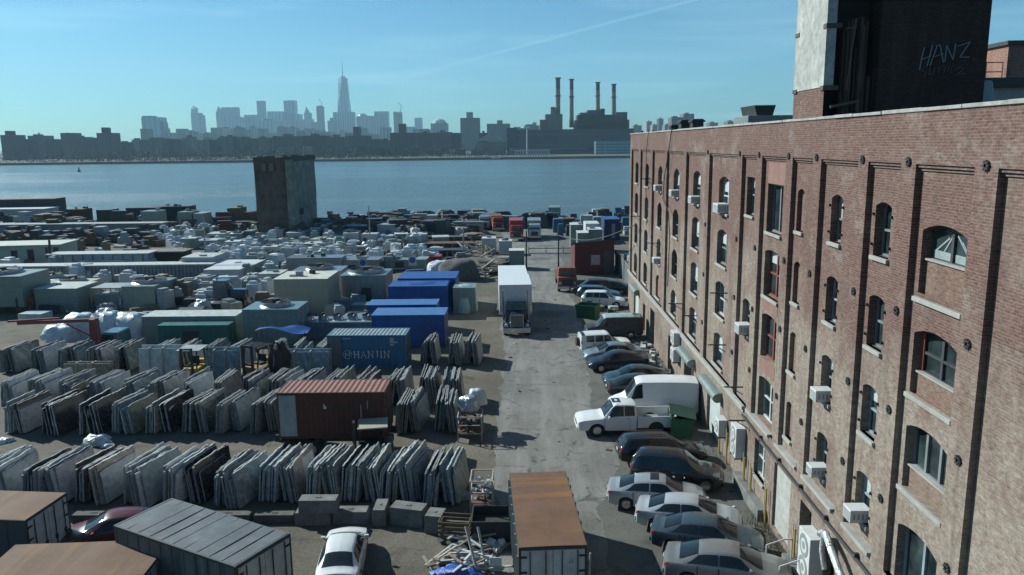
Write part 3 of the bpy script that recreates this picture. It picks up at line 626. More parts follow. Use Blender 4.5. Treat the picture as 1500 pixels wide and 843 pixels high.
def glazing(par, x, y0, y1, z0, z1, rise, fm, mull=0, rail=True, thick=.07, blind=False):
    """frame (with children pane) set in an opening"""
    m = MB(); ap = arch_pts(y0, y1, z1, rise); t_ = thick
    for p, q in zip(ap, ap[1:]): m.face(((x, q[0], q[1]), (x, p[0], p[1]), (x, p[0], p[1]-t_), (x, q[0], q[1]-t_))); m.face(((x, p[0], p[1]-t_), (x+.1, p[0], p[1]-t_), (x+.1, q[0], q[1]-t_), (x, q[0], q[1]-t_)))
    zs = z1 - rise
    m.box(x, x+.1, y0, y0+t_, z0, zs-.001); m.box(x, x+.1, y1-t_, y1, z0, zs-.001); m.box(x-.01, x+.1, y0+t_, y1-t_, z0, z0+t_)
    for k_ in range(1, mull+1): yc = y0 + (y1-y0)*k_/(mull+1); m.box(x-.012, x+.1, yc-t_*.8, yc+t_*.8, z0+t_, zs-.002)
    if rail: zc = z0 + (zs-z0)*.52; m.box(x-.006, x+.09, y0+t_, y1-t_, zc-.035, zc+.035)
    fr = m.build('window', fm, par)
    m = MB(); m.face([(x+.06, p[0], p[1]-.01) for p in ap] + [(x+.06, y1, z0), (x+.06, y0, z0)]); pn = m.build('pane', WGLASS, fr)
    if blind:
        m = MB(); zc = zs - (zs - z0)*blind; m.box(x+.045, x+.055, y0+t_, y1-t_, zc, zs-.02); m.build('blind', CURT, fr)
    return fr
def sill(par, y0, y1, z, x=XR, over=.06, mat=None):
    m = MB(); m.box(x - .10, x + .16, y0 - over, y1 + over, z - .135, z); return m.build('sill', mat or STONE, par, bevel=.015)
PLASTIC = M('clear_plastic_sheet', (.30, .36, .36), .35, bump=.6)
for (i, f_), (y0, y1, z0, z1, rise, kd) in WIN.items():
    xg = XR + .26
    if kd == 'wide':
        zg = z0 + ((z1-z0)*.50 if f_ == 3 else (z1-z0)*.32 if f_ else 0)
        fr = glazing(bw, xg, y0, y1, zg, z1, rise, [FRB, FRG, FRD, FRD][f_], mull=[1, 2, 1, 1][f_], rail=f_ in (2,))
        if f_:
            m = MB(); m.box(XR + .16, XR + .33, y0, y1, z0, zg - .002); m.build('infill', BRICKI, fr)
            m = MB(); m.box(XR + .10, XR + .34, y0, y1, zg - .001, zg + .05); m.build('sill', STONE, fr)
            sill(fr, y0, y1, z0 - .002, over=.14)
        if f_ == 2:
            m = MB(); m.box(xg - .03, xg + .02, y1 - .16, y1 - .01, zg, z1 - rise); m.build('jamb', FRR, fr)
        if f_ == 3:
            m = MB(); yc = (y0+y1)/2
            for a, b, c, d in ((y0+.1, zg+.1, yc-.35, z1-.4), (y0+.15, zg+.08, yc-.12, z1-.25), (yc+.12, z1-.3, yc+.62, zg+.12), (yc+.25, z1-.35, y1-.15, zg+.25)): m.bar((xg+.048, a, b), (xg+.048, c, d), .012, .05)
            for k_ in range(2): m.box(xg + .04, xg+.05, y0+.08+k_*1.1, y0+1.0+k_*1.1, zg+.08, zg+.3)
            m.build('plastic_sheet', PLASTIC, fr)
    elif kd == 'sash':
        fr = glazing(bw, xg, y0, y1, z0, z1, rise, rnd.choice([FRG, FRD, FRG, FRB]), rail=True, blind=rnd.choice([0, 0, .3, .5])); sill(fr, y0, y1, z0)
        if i < 3:
            for zz in (z0 + .3, z1 - .45):
                for ye in (y0 - .09, y1 + .05): m = MB(); m.box(XR - .07, XR + .02, ye, ye+.04, zz, zz+.09); m.build('shutter_hinge', DARK, fr)
    elif kd in ('blind', 'blindpale'):
        m = MB(); m.box(XR + .17, XR + .3, y0, y1, z0, z1); o_ = m.build('window', BRICKI if kd == 'blind' else PINK, bw); o_['label'] = 'window opening closed with ' + ('dark brick' if kd == 'blind' else 'pale render'); sill(o_, y0, y1, z0)
    elif kd == 'double':
        fm = {3: FRG, 2: FRR, 1: FRR, 0: FRW}[f_]; fr = glazing(bw, xg, y0, y1, z0, z1, rise, fm, mull=1, thick=.085, rail=f_ != 3, blind=.25 if f_ == 2 else 0)
        if f_ in (3, 2): sill(fr, y0, y1, z0)
        if f_ == 3:
            m = MB(); m.box(XR - .012, XR + .1, y0 - .3, y1 + .02, z1 + .02, z1 + .95); m.build('lintel_panel', PINK, fr)
        if f_ < 3:
            m = MB(); m.box(XR - .015, XR + .12, y0 - .02, y1 + .02, z0 - .62, z0 - .01); m.build('apron', PINK if f_ != 1 else REDP if 0 else PINK, fr)
    else:
        fr = glazing(bw, xg, y0, y1, z0, z1, rise, rnd.choice([FRG, FRW, FRB]), mull=1, blind=rnd.choice([0, .35, .6])); sill(fr, y0, y1, z0, over=.06)
DOORD = M('dark_door_paint', (.06, .028, .022), .6, dirt=.2); SHUT = M('pale_roll_shutter', (.50, .56, .54), .5, var=.08, dirt=.15, dirtcol=(.3, .3, .28))
for (y0, y1, z0, z1, kd) in GOP:
    if kd == 'window':
        fr = glazing(bw, XF + .2, y0, y1, z0, z1, 0, FRW, mull=1, rail=True, thick=.08); sill(fr, y0, y1, z0, x=XF, mat=STONE); continue
    m = MB()
    if kd == 'shutter':
        n = int((z1-z0)/.14)
        for k_ in range(n): m.box(XF + .16, XF + .24, y0, y1, z0 + k_*.14, z0 + k_*.14 + .125, tx=.0)
        o_ = m.build('shutter', SHUT, bw, bevel=.01)
    elif kd == 'blind':
        m.box(XF + .12, XF + .3, y0, y1, z0, z1); o_ = m.build('blocked_door', M('pale_render', (.42, .42, .38), .85, var=.2, dirt=.3, dirtcol=(.2, .19, .16), scale=2), bw)
    else:
        m.box(XF + .42, XF + .5, y0, y1, z0, z1); o_ = m.build('door', DOORD if kd != 'open' else M('dark_opening', (.012, .012, .012), .9), bw)  # open bays have no door: a black sheet paints the unlit interior
        if kd == 'doorway' or kd == 'dark_door':
            m = MB(); m.box(XF + .38, XF + .42, y0 + .12, y0 + .2, z0 + .95, z0 + 1.1); m.build('handle', STEEL, o_)
for y0, y1 in ((41.2, 45.0), (48.0, 51.6), (71.9, 75.6)):
    m = MB(); m.cyl((XF - .27, y0, 3.02), (XF - .27, y1, 3.02), .26, n=18); m.box(XF - .27, XF - .002, y0+.05, y1-.05, 3.0, 3.3); m.build('shutter_box', GREENP, bw, smooth=40)
# steps and hand rail at the near door, low retaining curb
t = thing('door_steps', 'concrete steps with a white tube rail at the nearest doorway', 'steps', (XF, 28.3, 0)); m = MB()
for k_ in range(3): m.box(-1.35 + k_*.4, -.003, -1.2, .9, .0 + k_*.18, .18 + k_*.18 - .002)
m.build('step', CONC, t, bevel=.02)
for yv in (-1.1, .5): m = MB(); m.tube([(-1.3, yv, .1), (-1.3, yv, 1.1), (-.6, yv, 1.35), (-.3, yv, 1.35), (-.3, yv, .5)], .03); m.build('rail', WHITEP, t)
m = MB(); m.box(XF - .42, XF - .004, 32.9, 37.2, 0, .55); tag(m.build('low_curb', CONC, bevel=.03), 'low concrete curb at the wall under the white street window', 'curb')
# bulkhead on the roof edge
bk = thing('roof_bulkhead', 'tall dark brick roof bulkhead with graffiti and whitewashed side', 'bulkhead', (XF, 29, 16.6))
def bkid(nm, m, mt, **k): o_ = m.build(nm, mt, bk, **k); o_.matrix_parent_inverse = Matrix.Translation(-Vector((XF, 29, 16.6))); return o_
BY0, BY1, BX1, BZ = 29.05, 32.2, 16.67, 27.0
m = MB(); m.face(((XF-.004, BY1, ZT+.1), (XF-.004, BY0, ZT+.1), (XF-.004, BY0, ZT + 1.15), (XF-.004, BY1, ZT+1.15))); m.box(XF + .02, BX1, BY0 + 1.1, BY1, 16.6, BZ); bkid('wall', m, [BRICK])
WW = M('flaking_whitewash', (.42, .44, .41), .85, var=.3, scale=1.6, dirt=.5, dirtcol=(.26, .20, .16), bump=.5)
m = MB(); m.box(XF - .03, XF + .32, BY0, BY1, ZT + 1.15, BZ); bkid('side_wall', m, WW)
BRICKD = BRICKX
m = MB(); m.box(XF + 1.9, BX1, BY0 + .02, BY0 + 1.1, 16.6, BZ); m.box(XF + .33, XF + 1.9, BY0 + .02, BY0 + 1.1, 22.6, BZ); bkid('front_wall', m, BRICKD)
DTIM = M('dark_timber', (.09, .075, .06), .85, var=.3, bump=.4)
for z in (18.75, 19.0 + 1.9, 22.6):
    m = MB(); m.box(XF - .06, XF + .5, BY0 - .05, BY0 + .25, z, z + .16); bkid('timber_tie', m, DTIM); m = MB(); m.box(XF - .06, XF + .2, BY1 - .4, BY1 + .03, z + .05, z + .2); bkid('timber_tie', m, DTIM)
m = MB()
for k_ in range(15):
    x_ = XF + .72 + k_*.105; m.box(x_, x_ + .09, BY0 + .3 + rnd.uniform(-.2, .25), BY0 + .58, 17.2 + rnd.uniform(0, .5), 20.6 + rnd.uniform(-1.2, 1.1) - max(0, k_-5)*.13)
bkid('board', m, M('old_boards', (.10, .06, .04), .85, var=.7, scale=4, streak=True))
for a_, b_, w_ in (((.75, .1, 18.7), (.95, .12, 21.2), .05), ((.6, .1, 20.85), (.98, .12, 20.9), .05), ((.2, .15, 18.15), (1.2, .2, 18.35), .09), ((1.15, .2, 17.4), (1.15, .2, 18.4), .08), ((1.0, .22, 17.55), (1.5, .22, 17.62), .07), ((2.4, .1, 17.3), (2.4, .1, 17.95), .05)):
    m = MB(); m.bar((XF + a_[0], BY0 - a_[1], a_[2]), (XF + b_[0], BY0 - b_[1], b_[2]), w_); bkid('loose_timber', m, M('grey_timber', (.12, .10, .08), .85))
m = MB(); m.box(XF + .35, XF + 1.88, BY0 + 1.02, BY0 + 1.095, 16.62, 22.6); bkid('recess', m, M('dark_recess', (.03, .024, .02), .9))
# graffiti strokes
def stroke(m, pts, r=.03):
    for a, b in zip(pts, pts[1:]): m.bar((a[0], BY0 - .005, a[1]), (b[0], BY0 - .005, b[1]), r*1.7, .02)
GR = M('pale_blue_spray', (.30, .38, .42), .8, var=.1)
def gpx(*p): return [(lambda q: (q.x, q.z))(PY(x, y, BY0 - .01)) for x, y in p]
m = MB()
for p in ([(1354, 70), (1350, 86), (1347, 103)], [(1366, 66), (1362, 82), (1358, 97)], [(1349, 88), (1364, 82)], [(1362, 97), (1373, 67), (1377, 66), (1382, 92)], [(1366, 84), (1382, 79)], [(1384, 91), (1387, 67), (1396, 88), (1400, 64)], [(1403, 68), (1421, 62), (1406, 84), (1420, 84)], [(1426.5, 87), (1427.5, 88)]): stroke(m, gpx(*p))
bkid('graffiti', m, GR); m = MB()
for p in ([(1354, 98), (1350, 104), (1357, 106), (1353, 112)], [(1362, 100), (1361, 109), (1367, 109), (1369, 100)], [(1371, 100), (1381, 98)], [(1376, 99), (1375, 109)], [(1385, 98), (1382, 108)], [(1392, 96), (1387, 106)], [(1396, 94), (1391, 108)], [(1399, 103), (1407, 98), (1411, 102), (1402, 109), (1414, 108)]): stroke(m, gpx(*p), .02)
bkid('graffiti', m, M('faint_spray', (.12, .14, .15), .8))
# roof things
def roof_box(name, label, cat, px0, px1, yt, Y, depth, mat, extra=None, zb=16.6):
    a, b = PY(px0, yt, Y), PY(px1, yt, Y); t = thing(name, label, cat, (a.x, Y, zb)); m = MB(); m.box(0, b.x-a.x, 0, depth, 0, a.z - zb); m.build('casing', mat, t, bevel=.03)
    if extra: extra(t, b.x-a.x, a.z-zb, depth)
    return t
def hood(t, w, h, d):
    m = MB(); m.box(w*.2, w*.55, .1, d-.1, h, h + .55, tx=-.15); m.build('hood', DARK, t)
roof_box('roof_unit', 'dark green rooftop unit with a flared hood left of the bulkhead', 'ventilator', 1096, 1163, 169.5, 44, 3, GREENP, hood)
def legs(t, w, h, d):
    m = MB(); m.box(-.1, w+.1, -.1, d+.1, h - .25, h - .1); m.build('band', DARK, t)
for q, (x0, x1, yt, Y) in enumerate(((984, 996, 183, 68), (998, 1014, 176, 66), (1015, 1031, 174.5, 64))):
    roof_box('roof_vent', ['smallest black roof vent at the far roof end', 'middle black roof vent at the far roof end', 'tallest black roof vent at the far roof end'][q], 'vent', x0, x1, yt, Y, 1.2, DARK, legs)
t = thing('roof_stub', 'short pipe stubs on the far parapet of the brick warehouse', 'pipe', (XF+.6, 78, ZT)); m = MB()
for k_ in range(3): m.cyl((.3+k_*1.0, -k_*.5, -1), (.3+k_*1.0, -k_*.5, .35), .12, n=8)
m.build('pipe', DARK, t)
t = thing('penthouse', 'brick penthouse with grey window band at the right edge', 'penthouse', (20.0, 36, 16.6))
def pkid(nm, m, mt): o_ = m.build(nm, mt, t); o_.matrix_parent_inverse = Matrix.Translation(-Vector((20.0, 36, 16.6))); return o_
a = PY(1436, 128, 36); b = PY(1440, 112, 36); m = MB(); m.box(a.x, 44, 36, 44, 16.6, b.z - .5); pkid('wall', m, GREYP)
m = MB(); m.box(a.x - .4, 44, 35.5, 44.5, b.z - .5, b.z - .1); pkid('roof_slab', m, DARK)
m = MB()
for k_ in range(6): m.box(a.x + .3 + k_*1.7, a.x + 1.7 + k_*1.7, 35.94, 36.01, 17.3, b.z - 1.5)
pkid('window', m, GLASS)
c, d = PY(1478, 66, 42), PY(1476, 106, 42); m = MB(); m.box(c.x, 44, 42, 48, b.z - .1, c.z); pkid('upper_wall', m, brickmat('penthouse_brick', 'XZ', lowpale=False, paleamt=.3, c1=(.36, .18, .13), c2=(.42, .22, .16)))
m = MB(); m.box(c.x - .15, 44, 41.85, 48, c.z, c.z+.2); pkid('upper_coping', m, DARK); m = MB()
rz_ = b.z
for k_ in range(4): m.cyl((b.x + .8 + k_*.8, 40, rz_-.1), (b.x+.8+k_*.8, 40, rz_ + .95), .025, n=5)
m.tube([(b.x+.8, 40, rz_+.95), (b.x + 3.2, 40, rz_+.95)], .025); m.tube([(b.x+.8, 40, rz_+.5), (b.x + 3.2, 40, rz_+.5)], .025); pkid('railing', m, DARK)
t = thing('tarped_bundle', 'pale bundle under sheet at the right foot of the bulkhead', 'bundle', PY(1440, 116, 30)); m = MB(); m.box(-.1, .5, -.1, .5, -1.0, -.05, tx=.1, ty=.1); m.build('sheet', GREYP, t, bevel=.08)
# cables and brackets on the facade
t = thing('facade_cable', 'black cable drooping down the far end of the brick warehouse', 'cable', (XF, 60, ZT)); m = MB()
pts = [PX(x, y, XF - .12) - Vector((XF, 60, ZT)) for x, y in ((984, 190), (979, 225), (973, 262), (971, 292), (979, 310), (981, 345), (978, 420))]; m.tube(pts, .035, n=5); m.build('wire', DARK, t); m = MB(); pts = [PX(x, y, XF - .12) - Vector((XF, 60, ZT)) for x, y in ((950, 190), (947, 222), (946, 260), (947, 330))]; m.tube(pts, .03, n=5); m.build('wire', DARK, t)
t = thing('wall_pipe', 'long dark conduit running under the string course of the brick warehouse', 'pipe', (XF - .1, 24, 3.6)); m = MB(); m.tube([(0, -4, -.15), (0, 9.5, -.1), (0, 13, 0)], .06, n=8)
for k_ in range(6): m.box(-.05, .1, -3 + k_*2.6, -2.9 + k_*2.6, -.2, .05)
m.build('pipe', DARK, t)
for q, (y, z) in enumerate(((37.4, 4.9), (36.3, 3.55), (47.9, 6.2), (52.6, 6.0), (62.0, 9.0), (66.5, 13.9), (72.0, 10.2), (40.9, 9.0), (40.9, 6.15))):
    t = thing('wall_bracket', ['iron bracket arm on the pier beside the white double window', 'iron bracket arm above the street window', 'iron bracket on the pier by the tall grey window', 'iron bracket low on the fourth far pier', 'iron bracket on a far pier at the second row of windows', 'iron bracket high on the far piers', 'iron bracket frame near the far corner', 'iron bracket beside an arched window on the second row', 'iron bracket beside an arched window above the shutter'][q], 'bracket', (XF, y, z))
    m = MB(); m.bar((0, 0, 0), (-.95, 0, .02), .06); m.bar((0, 0, -.4), (-.6, 0, 0), .04); m.build('arm', DARK, t)
# air conditioners
def aircon(label, y, z, x=XR, w=.56, h=.40, d=.46, name='air_conditioner', fan=False, legs_=False):
    t = thing(name, label, 'air conditioner', (x, y, z), 0, 'window air conditioners on the warehouse' if not fan else 'condenser units on the warehouse wall')
    m = MB(); m.box(-d, .2 if not fan else -.02, -w/2, w/2, 0, h); m.build('casing', WHITEP, t, bevel=.02)
    if fan:
        for k_ in range(2 if h > 1.1 else 1):
            zc = h*(.27 + .46*k_) if h > 1.1 else h*.5; m = MB(); m.cyl((-d-.012, 0, zc), (-d+.004, 0, zc), min(w, h)*.36 if h < 1.1 else w*.38, n=20)
            for q_ in range(3): m.cyl((-d-.018 - q_*.002, 0, zc), (-d-.004, 0, zc), w*(.34-.1*q_), n=20, mi=q_ % 2)
            m.build('fan_grille', [GREYP, WHITEP], t)
        m = MB(); m.box(-d, .1, -w*.4, -w*.35, -.1, 0); m.box(-d, .1, w*.35, w*.4, -.1, 0); m.build('bracket', DARK, t)
    else:
        m = MB()
        for k_ in range(7): m.box(-d - .012, -d + .01, -w/2 + .05, w/2 - .05, .05 + k_*(h-.1)/7, .05 + (k_+.55)*(h-.1)/7)
        for k_ in range(4): m.box(-d + .1 + k_*.14, -d + .17 + k_*.14, -w/2 - .008, -w/2 + .02, .12, h - .12)
        m.build('grille', GREYP, t)
aircon('window air conditioner in the lowest window beside the wide bay', 24.05, 4.64, w=.6, h=.44, d=.5)
aircon('window air conditioner hanging from the lowest narrow window beyond the wide bay', 27.6, 4.62)
aircon('window air conditioner in the second row narrow window left of the wide bay', 27.65, 7.54, w=.6, h=.44)
aircon('window air conditioner in the second row window between the plain bays', 38.0, 7.52, w=.8, h=.5)
aircon('window air conditioner below a top arched window above the shutter', 43.2, 13.1, w=1.1, h=.5)
aircon('window air conditioner in a top window with white header panel', 49.9, 13.1, w=.9, h=.46)
aircon('window air conditioner in the third top window from the river end', 56.5, 13.1, w=.9, h=.46)
aircon('window air conditioner in the top window nearest the river', 63.2, 13.1, w=.9, h=.46)
aircon('window air conditioner in a second row window near the river end', 63.2, 7.2, w=.9, h=.46)
aircon('tall twin fan condenser on the wall beside the white street window', 37.0, 1.5, x=XF, w=1.0, h=1.55, d=.5, name='condenser_unit', fan=True)
aircon('small condenser on the wall beside the roll shutter', 40.3, 1.3, x=XF, w=.9, h=.95, d=.5, name='condenser_unit', fan=True)
aircon('tallest white twin fan condenser by the nearest doorway', 26.9, .75, x=XF, w=1.15, h=1.9, d=.55, name='condenser_unit', fan=True)
aircon('upper far condenser on the wall below the string course', 53.2, 3.0, x=XF, w=1.1, h=.9, d=.5, name='condenser_unit', fan=True)
aircon('lower far condenser on the wall under another condenser', 53.2, 1.8, x=XF, w=1.1, h=.9, d=.5, name='condenser_unit', fan=True)
# pipe bollards and scrap at the wall
for q, y in enumerate((28.9, 32.6, 34.9, 36.05, 39.3, 40.8)):
    t = thing('pipe_bollard', ['thin yellow pipe guard by the nearest doorway', 'yellow pipe guard beside the blocked pale door', 'yellow pipe guard under the street window', 'pair of yellow pipe guards by the tall condenser', 'yellow pipe guard below the tall condenser', 'yellow pipe guard between condenser and roll shutter'][q], 'bollard', (XF - .16, y, 0))
    m = MB(); m.cyl((0, 0, 0), (0, 0, 1.75), .042, n=10); m.build('pipe', YELLOWP, t); m = MB(); m.cyl((0, .22, 0), (0, .22, 1.9), .022, n=8); m.build('conduit', WHITEP, t)
t = thing('foil_duct', 'silver flexible duct hung on the wall at the bottom right', 'duct', (XF - .35, 24.4, 2.6)); m = MB(); m.tube([(0, 1.6, .5), (0, 1.1, .75), (-.1, .4, .6), (-.1, -.4, .2), (0, -1.2, -.3)], .13, n=10); m.tube([(-.05, 1.15, .7), (-.1, 1.1, .1), (-.05, .9, -.5)], .1, n=10); m.build('duct', M('silver_foil', (.6, .62, .62), .3, .8, scale=6, bump=.9), t)
for z in (5.2,): pass

# ------------------------------------------------------------------ vehicles
class Body:
    """lofted car shell: stations (y, halfwidth, zbottom, zbelt, roof halfwidth, ztop), rear to front"""
    def __init__(s, st): s.st = st; s.n = len(st) - 1
    def par(s, u):
        u = min(max(u, 0), s.n - 1e-6); i = int(u); t = u - i; a, b = s.st[i], s.st[i+1]; p, q = s.st[max(0, i-1)], s.st[min(s.n, i+2)]
        r = []
        for k in range(6):
            l = a[k] + (b[k]-a[k])*t
            c = .5*((2*a[k]) + (-p[k]+b[k])*t + (2*p[k]-5*a[k]+4*b[k]-q[k])*t*t + (-p[k]+3*a[k]-3*b[k]+q[k])*t**3)
            r.append(l + (c-l)*(.85 if k else .0))
        return r
    def sec(s, u):
        y, w, zb, zl, wr, zt = s.par(u); h = zl - zb; g = max(.015, zt - zl)
        return [(0, zb), (w*.9, zb), (w*.985, zb+.1*h), (w, zb+.5*h), (w*.985, zl-.09*h), (w*.955, zl), (wr + .012, zt - min(.06, g*.4)), (wr*.86, zt - min(.015, g*.1)), (wr*.45, zt + .025), (0, zt+.038)], y
    def pt(s, u, v, off=0):
        """v in 0..9 along the right half section, negative side by x mirror (v<0)"""
        sg = -1 if v < 0 else 1; v = abs(v); q, y = s.sec(u); i = min(int(v), len(q)-2); t = v - i
        x = q[i][0] + (q[i+1][0]-q[i][0])*t; z = q[i][1] + (q[i+1][1]-q[i][1])*t
        return Vector((sg*x, y, z))
    def patch(s, m, fn, nu, nv, off, mi=0):
        """fn(a, b) -> (u, v), both 0..1"""
        def P3(a, b):
            u, v = fn(a, b); e = .02; p = s.pt(u, v); du = s.pt(u+e, v) - s.pt(u-e, v); dv = s.pt(u, (abs(v)+e)*(1 if v >= 0 else -1)) - s.pt(u, (abs(v)-e)*(1 if v >= 0 else -1))
            nn = du.cross(dv)
            if nn.length < 1e-9: return p
            nn.normalize()
            c = Vector((0, p.y, .7))
            if nn.dot(p - c) < 0: nn = -nn
            return p + nn*off
        m.grid(P3, nu, nv, mi)
    def shell(s, wheels, rw, per=7):
        m = MB(); N = s.n*per; rows = []
        for i in range(N+1):
            q, y = s.sec(i/per)
            row = [(-x, z) for x, z in q[::-1]] + q[1:]
            out_ = []
            for j, (x, z) in enumerate(row):
                k_ = min(j, 18-j)            # 0 roof centre ... 9 bottom centre
                if k_ in (6, 7, 8):
                    for yw in wheels:
                        dd = abs(y - yw)
                        if dd < rw: z = max(z, rw*.92 + math.sqrt(rw*rw - dd*dd)*.92 - .02)
                out_.append(Vector((x, y, z)))
            rows.append(out_)
        k0 = 0
        for r_ in rows: m.v += r_
        for i in range(N):
            for j in range(18):
                a = i*19 + j; m.f.append((a, a+1, a+20, a+19)); m.m.append(1 if j in (8, 9) else 0)
        for i in (0, N): m.f.append(tuple(i*19 + j for j in range(19))); m.m.append(0)
        return m
def wheels_of(t, ys, hw, r, rimmat=None):
    for y in ys:
        for sx in (-1, 1):
            m = MB(); m.cyl((sx*(hw-.2), y, r), (sx*(hw+.0), y, r), r, n=22); m.cyl((sx*(hw-.01), y, r), (sx*(hw+.015), y, r), r*.93, r*.86, n=22); w = m.build('wheel', BLACK, t, smooth=40)
            m = MB(); m.cyl((sx*(hw+.004), y, r), (sx*(hw+.022), y, r), r*.64, r*.58, n=18)
            for k in range(5):
                a = k*1.2566; m.bar((sx*(hw+.026), y + .1*r*math.cos(a), r + .1*r*math.sin(a)), (sx*(hw+.026), y + .56*r*math.cos(a), r + .56*r*math.sin(a)), .03, r*.16)
            m.build('rim', rimmat or CHROME, w)
SED = [(-2.28, .66, .42, .74, .56, .84), (-2.2, .80, .30, .92, .64, 1.02), (-1.80, .87, .22, .96, .66, 1.06), (-.98, .89, .2, .97, .55, 1.35), (-.30, .9, .2, .96, .58, 1.44), (.35, .9, .2, .94, .57, 1.41), (1.28, .88, .22, .90, .66, 1.0), (1.80, .86, .24, .82, .64, .90), (2.16, .78, .28, .70, .56, .76), (2.30, .60, .36, .58, .48, .62)]
SUV = [(-2.25, .74, .48, .96, .60, 1.10), (-2.20, .82, .36, 1.0, .62, 1.22), (-1.86, .90, .28, 1.03, .64, 1.63), (-1.0, .92, .25, 1.03, .66, 1.70), (-.3, .92, .25, 1.01, .66, 1.71), (.30, .92, .25, 1.0, .64, 1.67), (1.10, .91, .25, 1.0, .74, 1.08), (1.75, .89, .28, .92, .72, .99), (2.15, .80, .32, .80, .64, .86), (2.27, .66, .38, .70, .56, .74)]
WAG = [(-2.38, .74, .42, .80, .60, .92), (-2.33, .82, .32, .9, .62, 1.05), (-1.95, .88, .24, .95, .60, 1.42), (-1.1, .89, .22, .96, .62, 1.47), (-.35, .89, .22, .94, .62, 1.47), (.32, .89, .22, .92, .6, 1.42), (1.15, .88, .22, .90, .72, 1.0), (1.75, .86, .24, .83, .70, .9), (2.2, .78, .28, .72, .62, .78), (2.32, .62, .36, .62, .52, .66)]
JEEP = [(-1.95, .78, .5, 1.0, .66, 1.3), (-1.92, .82, .42, 1.05, .70, 1.62), (-1.6, .84, .36, 1.05, .71, 1.68), (-.9, .85, .34, 1.05, .72, 1.70), (-.2, .85, .34, 1.05, .72, 1.70), (.25, .85, .34, 1.04, .70, 1.66), (.80, .84, .34, 1.03, .74, 1.12), (1.5, .82, .36, 1.0, .74, 1.06), (1.88, .80, .38, .95, .72, 1.0), (1.95, .76, .42, .88, .66, .92)]
VAN = [(-2.75, .86, .5, 1.3, .74, 2.28), (-2.70, .92, .42, 1.3, .78, 2.40), (-2.0, .97, .36, 1.3, .82, 2.46), (-1.0, .97, .36, 1.3, .83, 2.47), (.2, .97, .36, 1.28, .82, 2.45), (1.05, .96, .36, 1.22, .76, 2.32), (1.72, .94, .36, 1.18, .78, 1.40), (2.3, .90, .38, 1.02, .72, 1.14), (2.66, .82, .42, .9, .62, .96), (2.74, .68, .5, .76, .55, .82)]
OLDVAN = [(-2.45, .84, .5, 1.2, .78, 1.9), (-2.40, .92, .4, 1.2, .82, 2.0), (-1.6, .95, .36, 1.2, .84, 2.05), (-.8, .95, .36, 1.2, .84, 2.06), (.3, .95, .36, 1.2, .84, 2.05), (.95, .94, .36, 1.18, .80, 1.96), (1.55, .93, .36, 1.15, .84, 1.26), (2.1, .90, .38, 1.08, .80, 1.16), (2.45, .86, .42, 1.0, .76, 1.06), (2.52, .78, .5, .9, .68, .95)]
PICK = [(-.62, .90, .4, 1.12, .62, 1.72), (-.58, .93, .34, 1.14, .66, 1.84), (-.2, .95, .32, 1.14, .68, 1.90), (.3, .95, .32, 1.13, .69, 1.91), (.7, .95, .32, 1.12, .67, 1.86), (1.35, .95, .34, 1.10, .80, 1.20), (1.9, .94, .36, 1.06, .80, 1.12), (2.5, .92, .38, 1.0, .78, 1.05), (2.78, .88, .42, .92, .74, .96), (2.85, .80, .5, .8, .66, .84)]
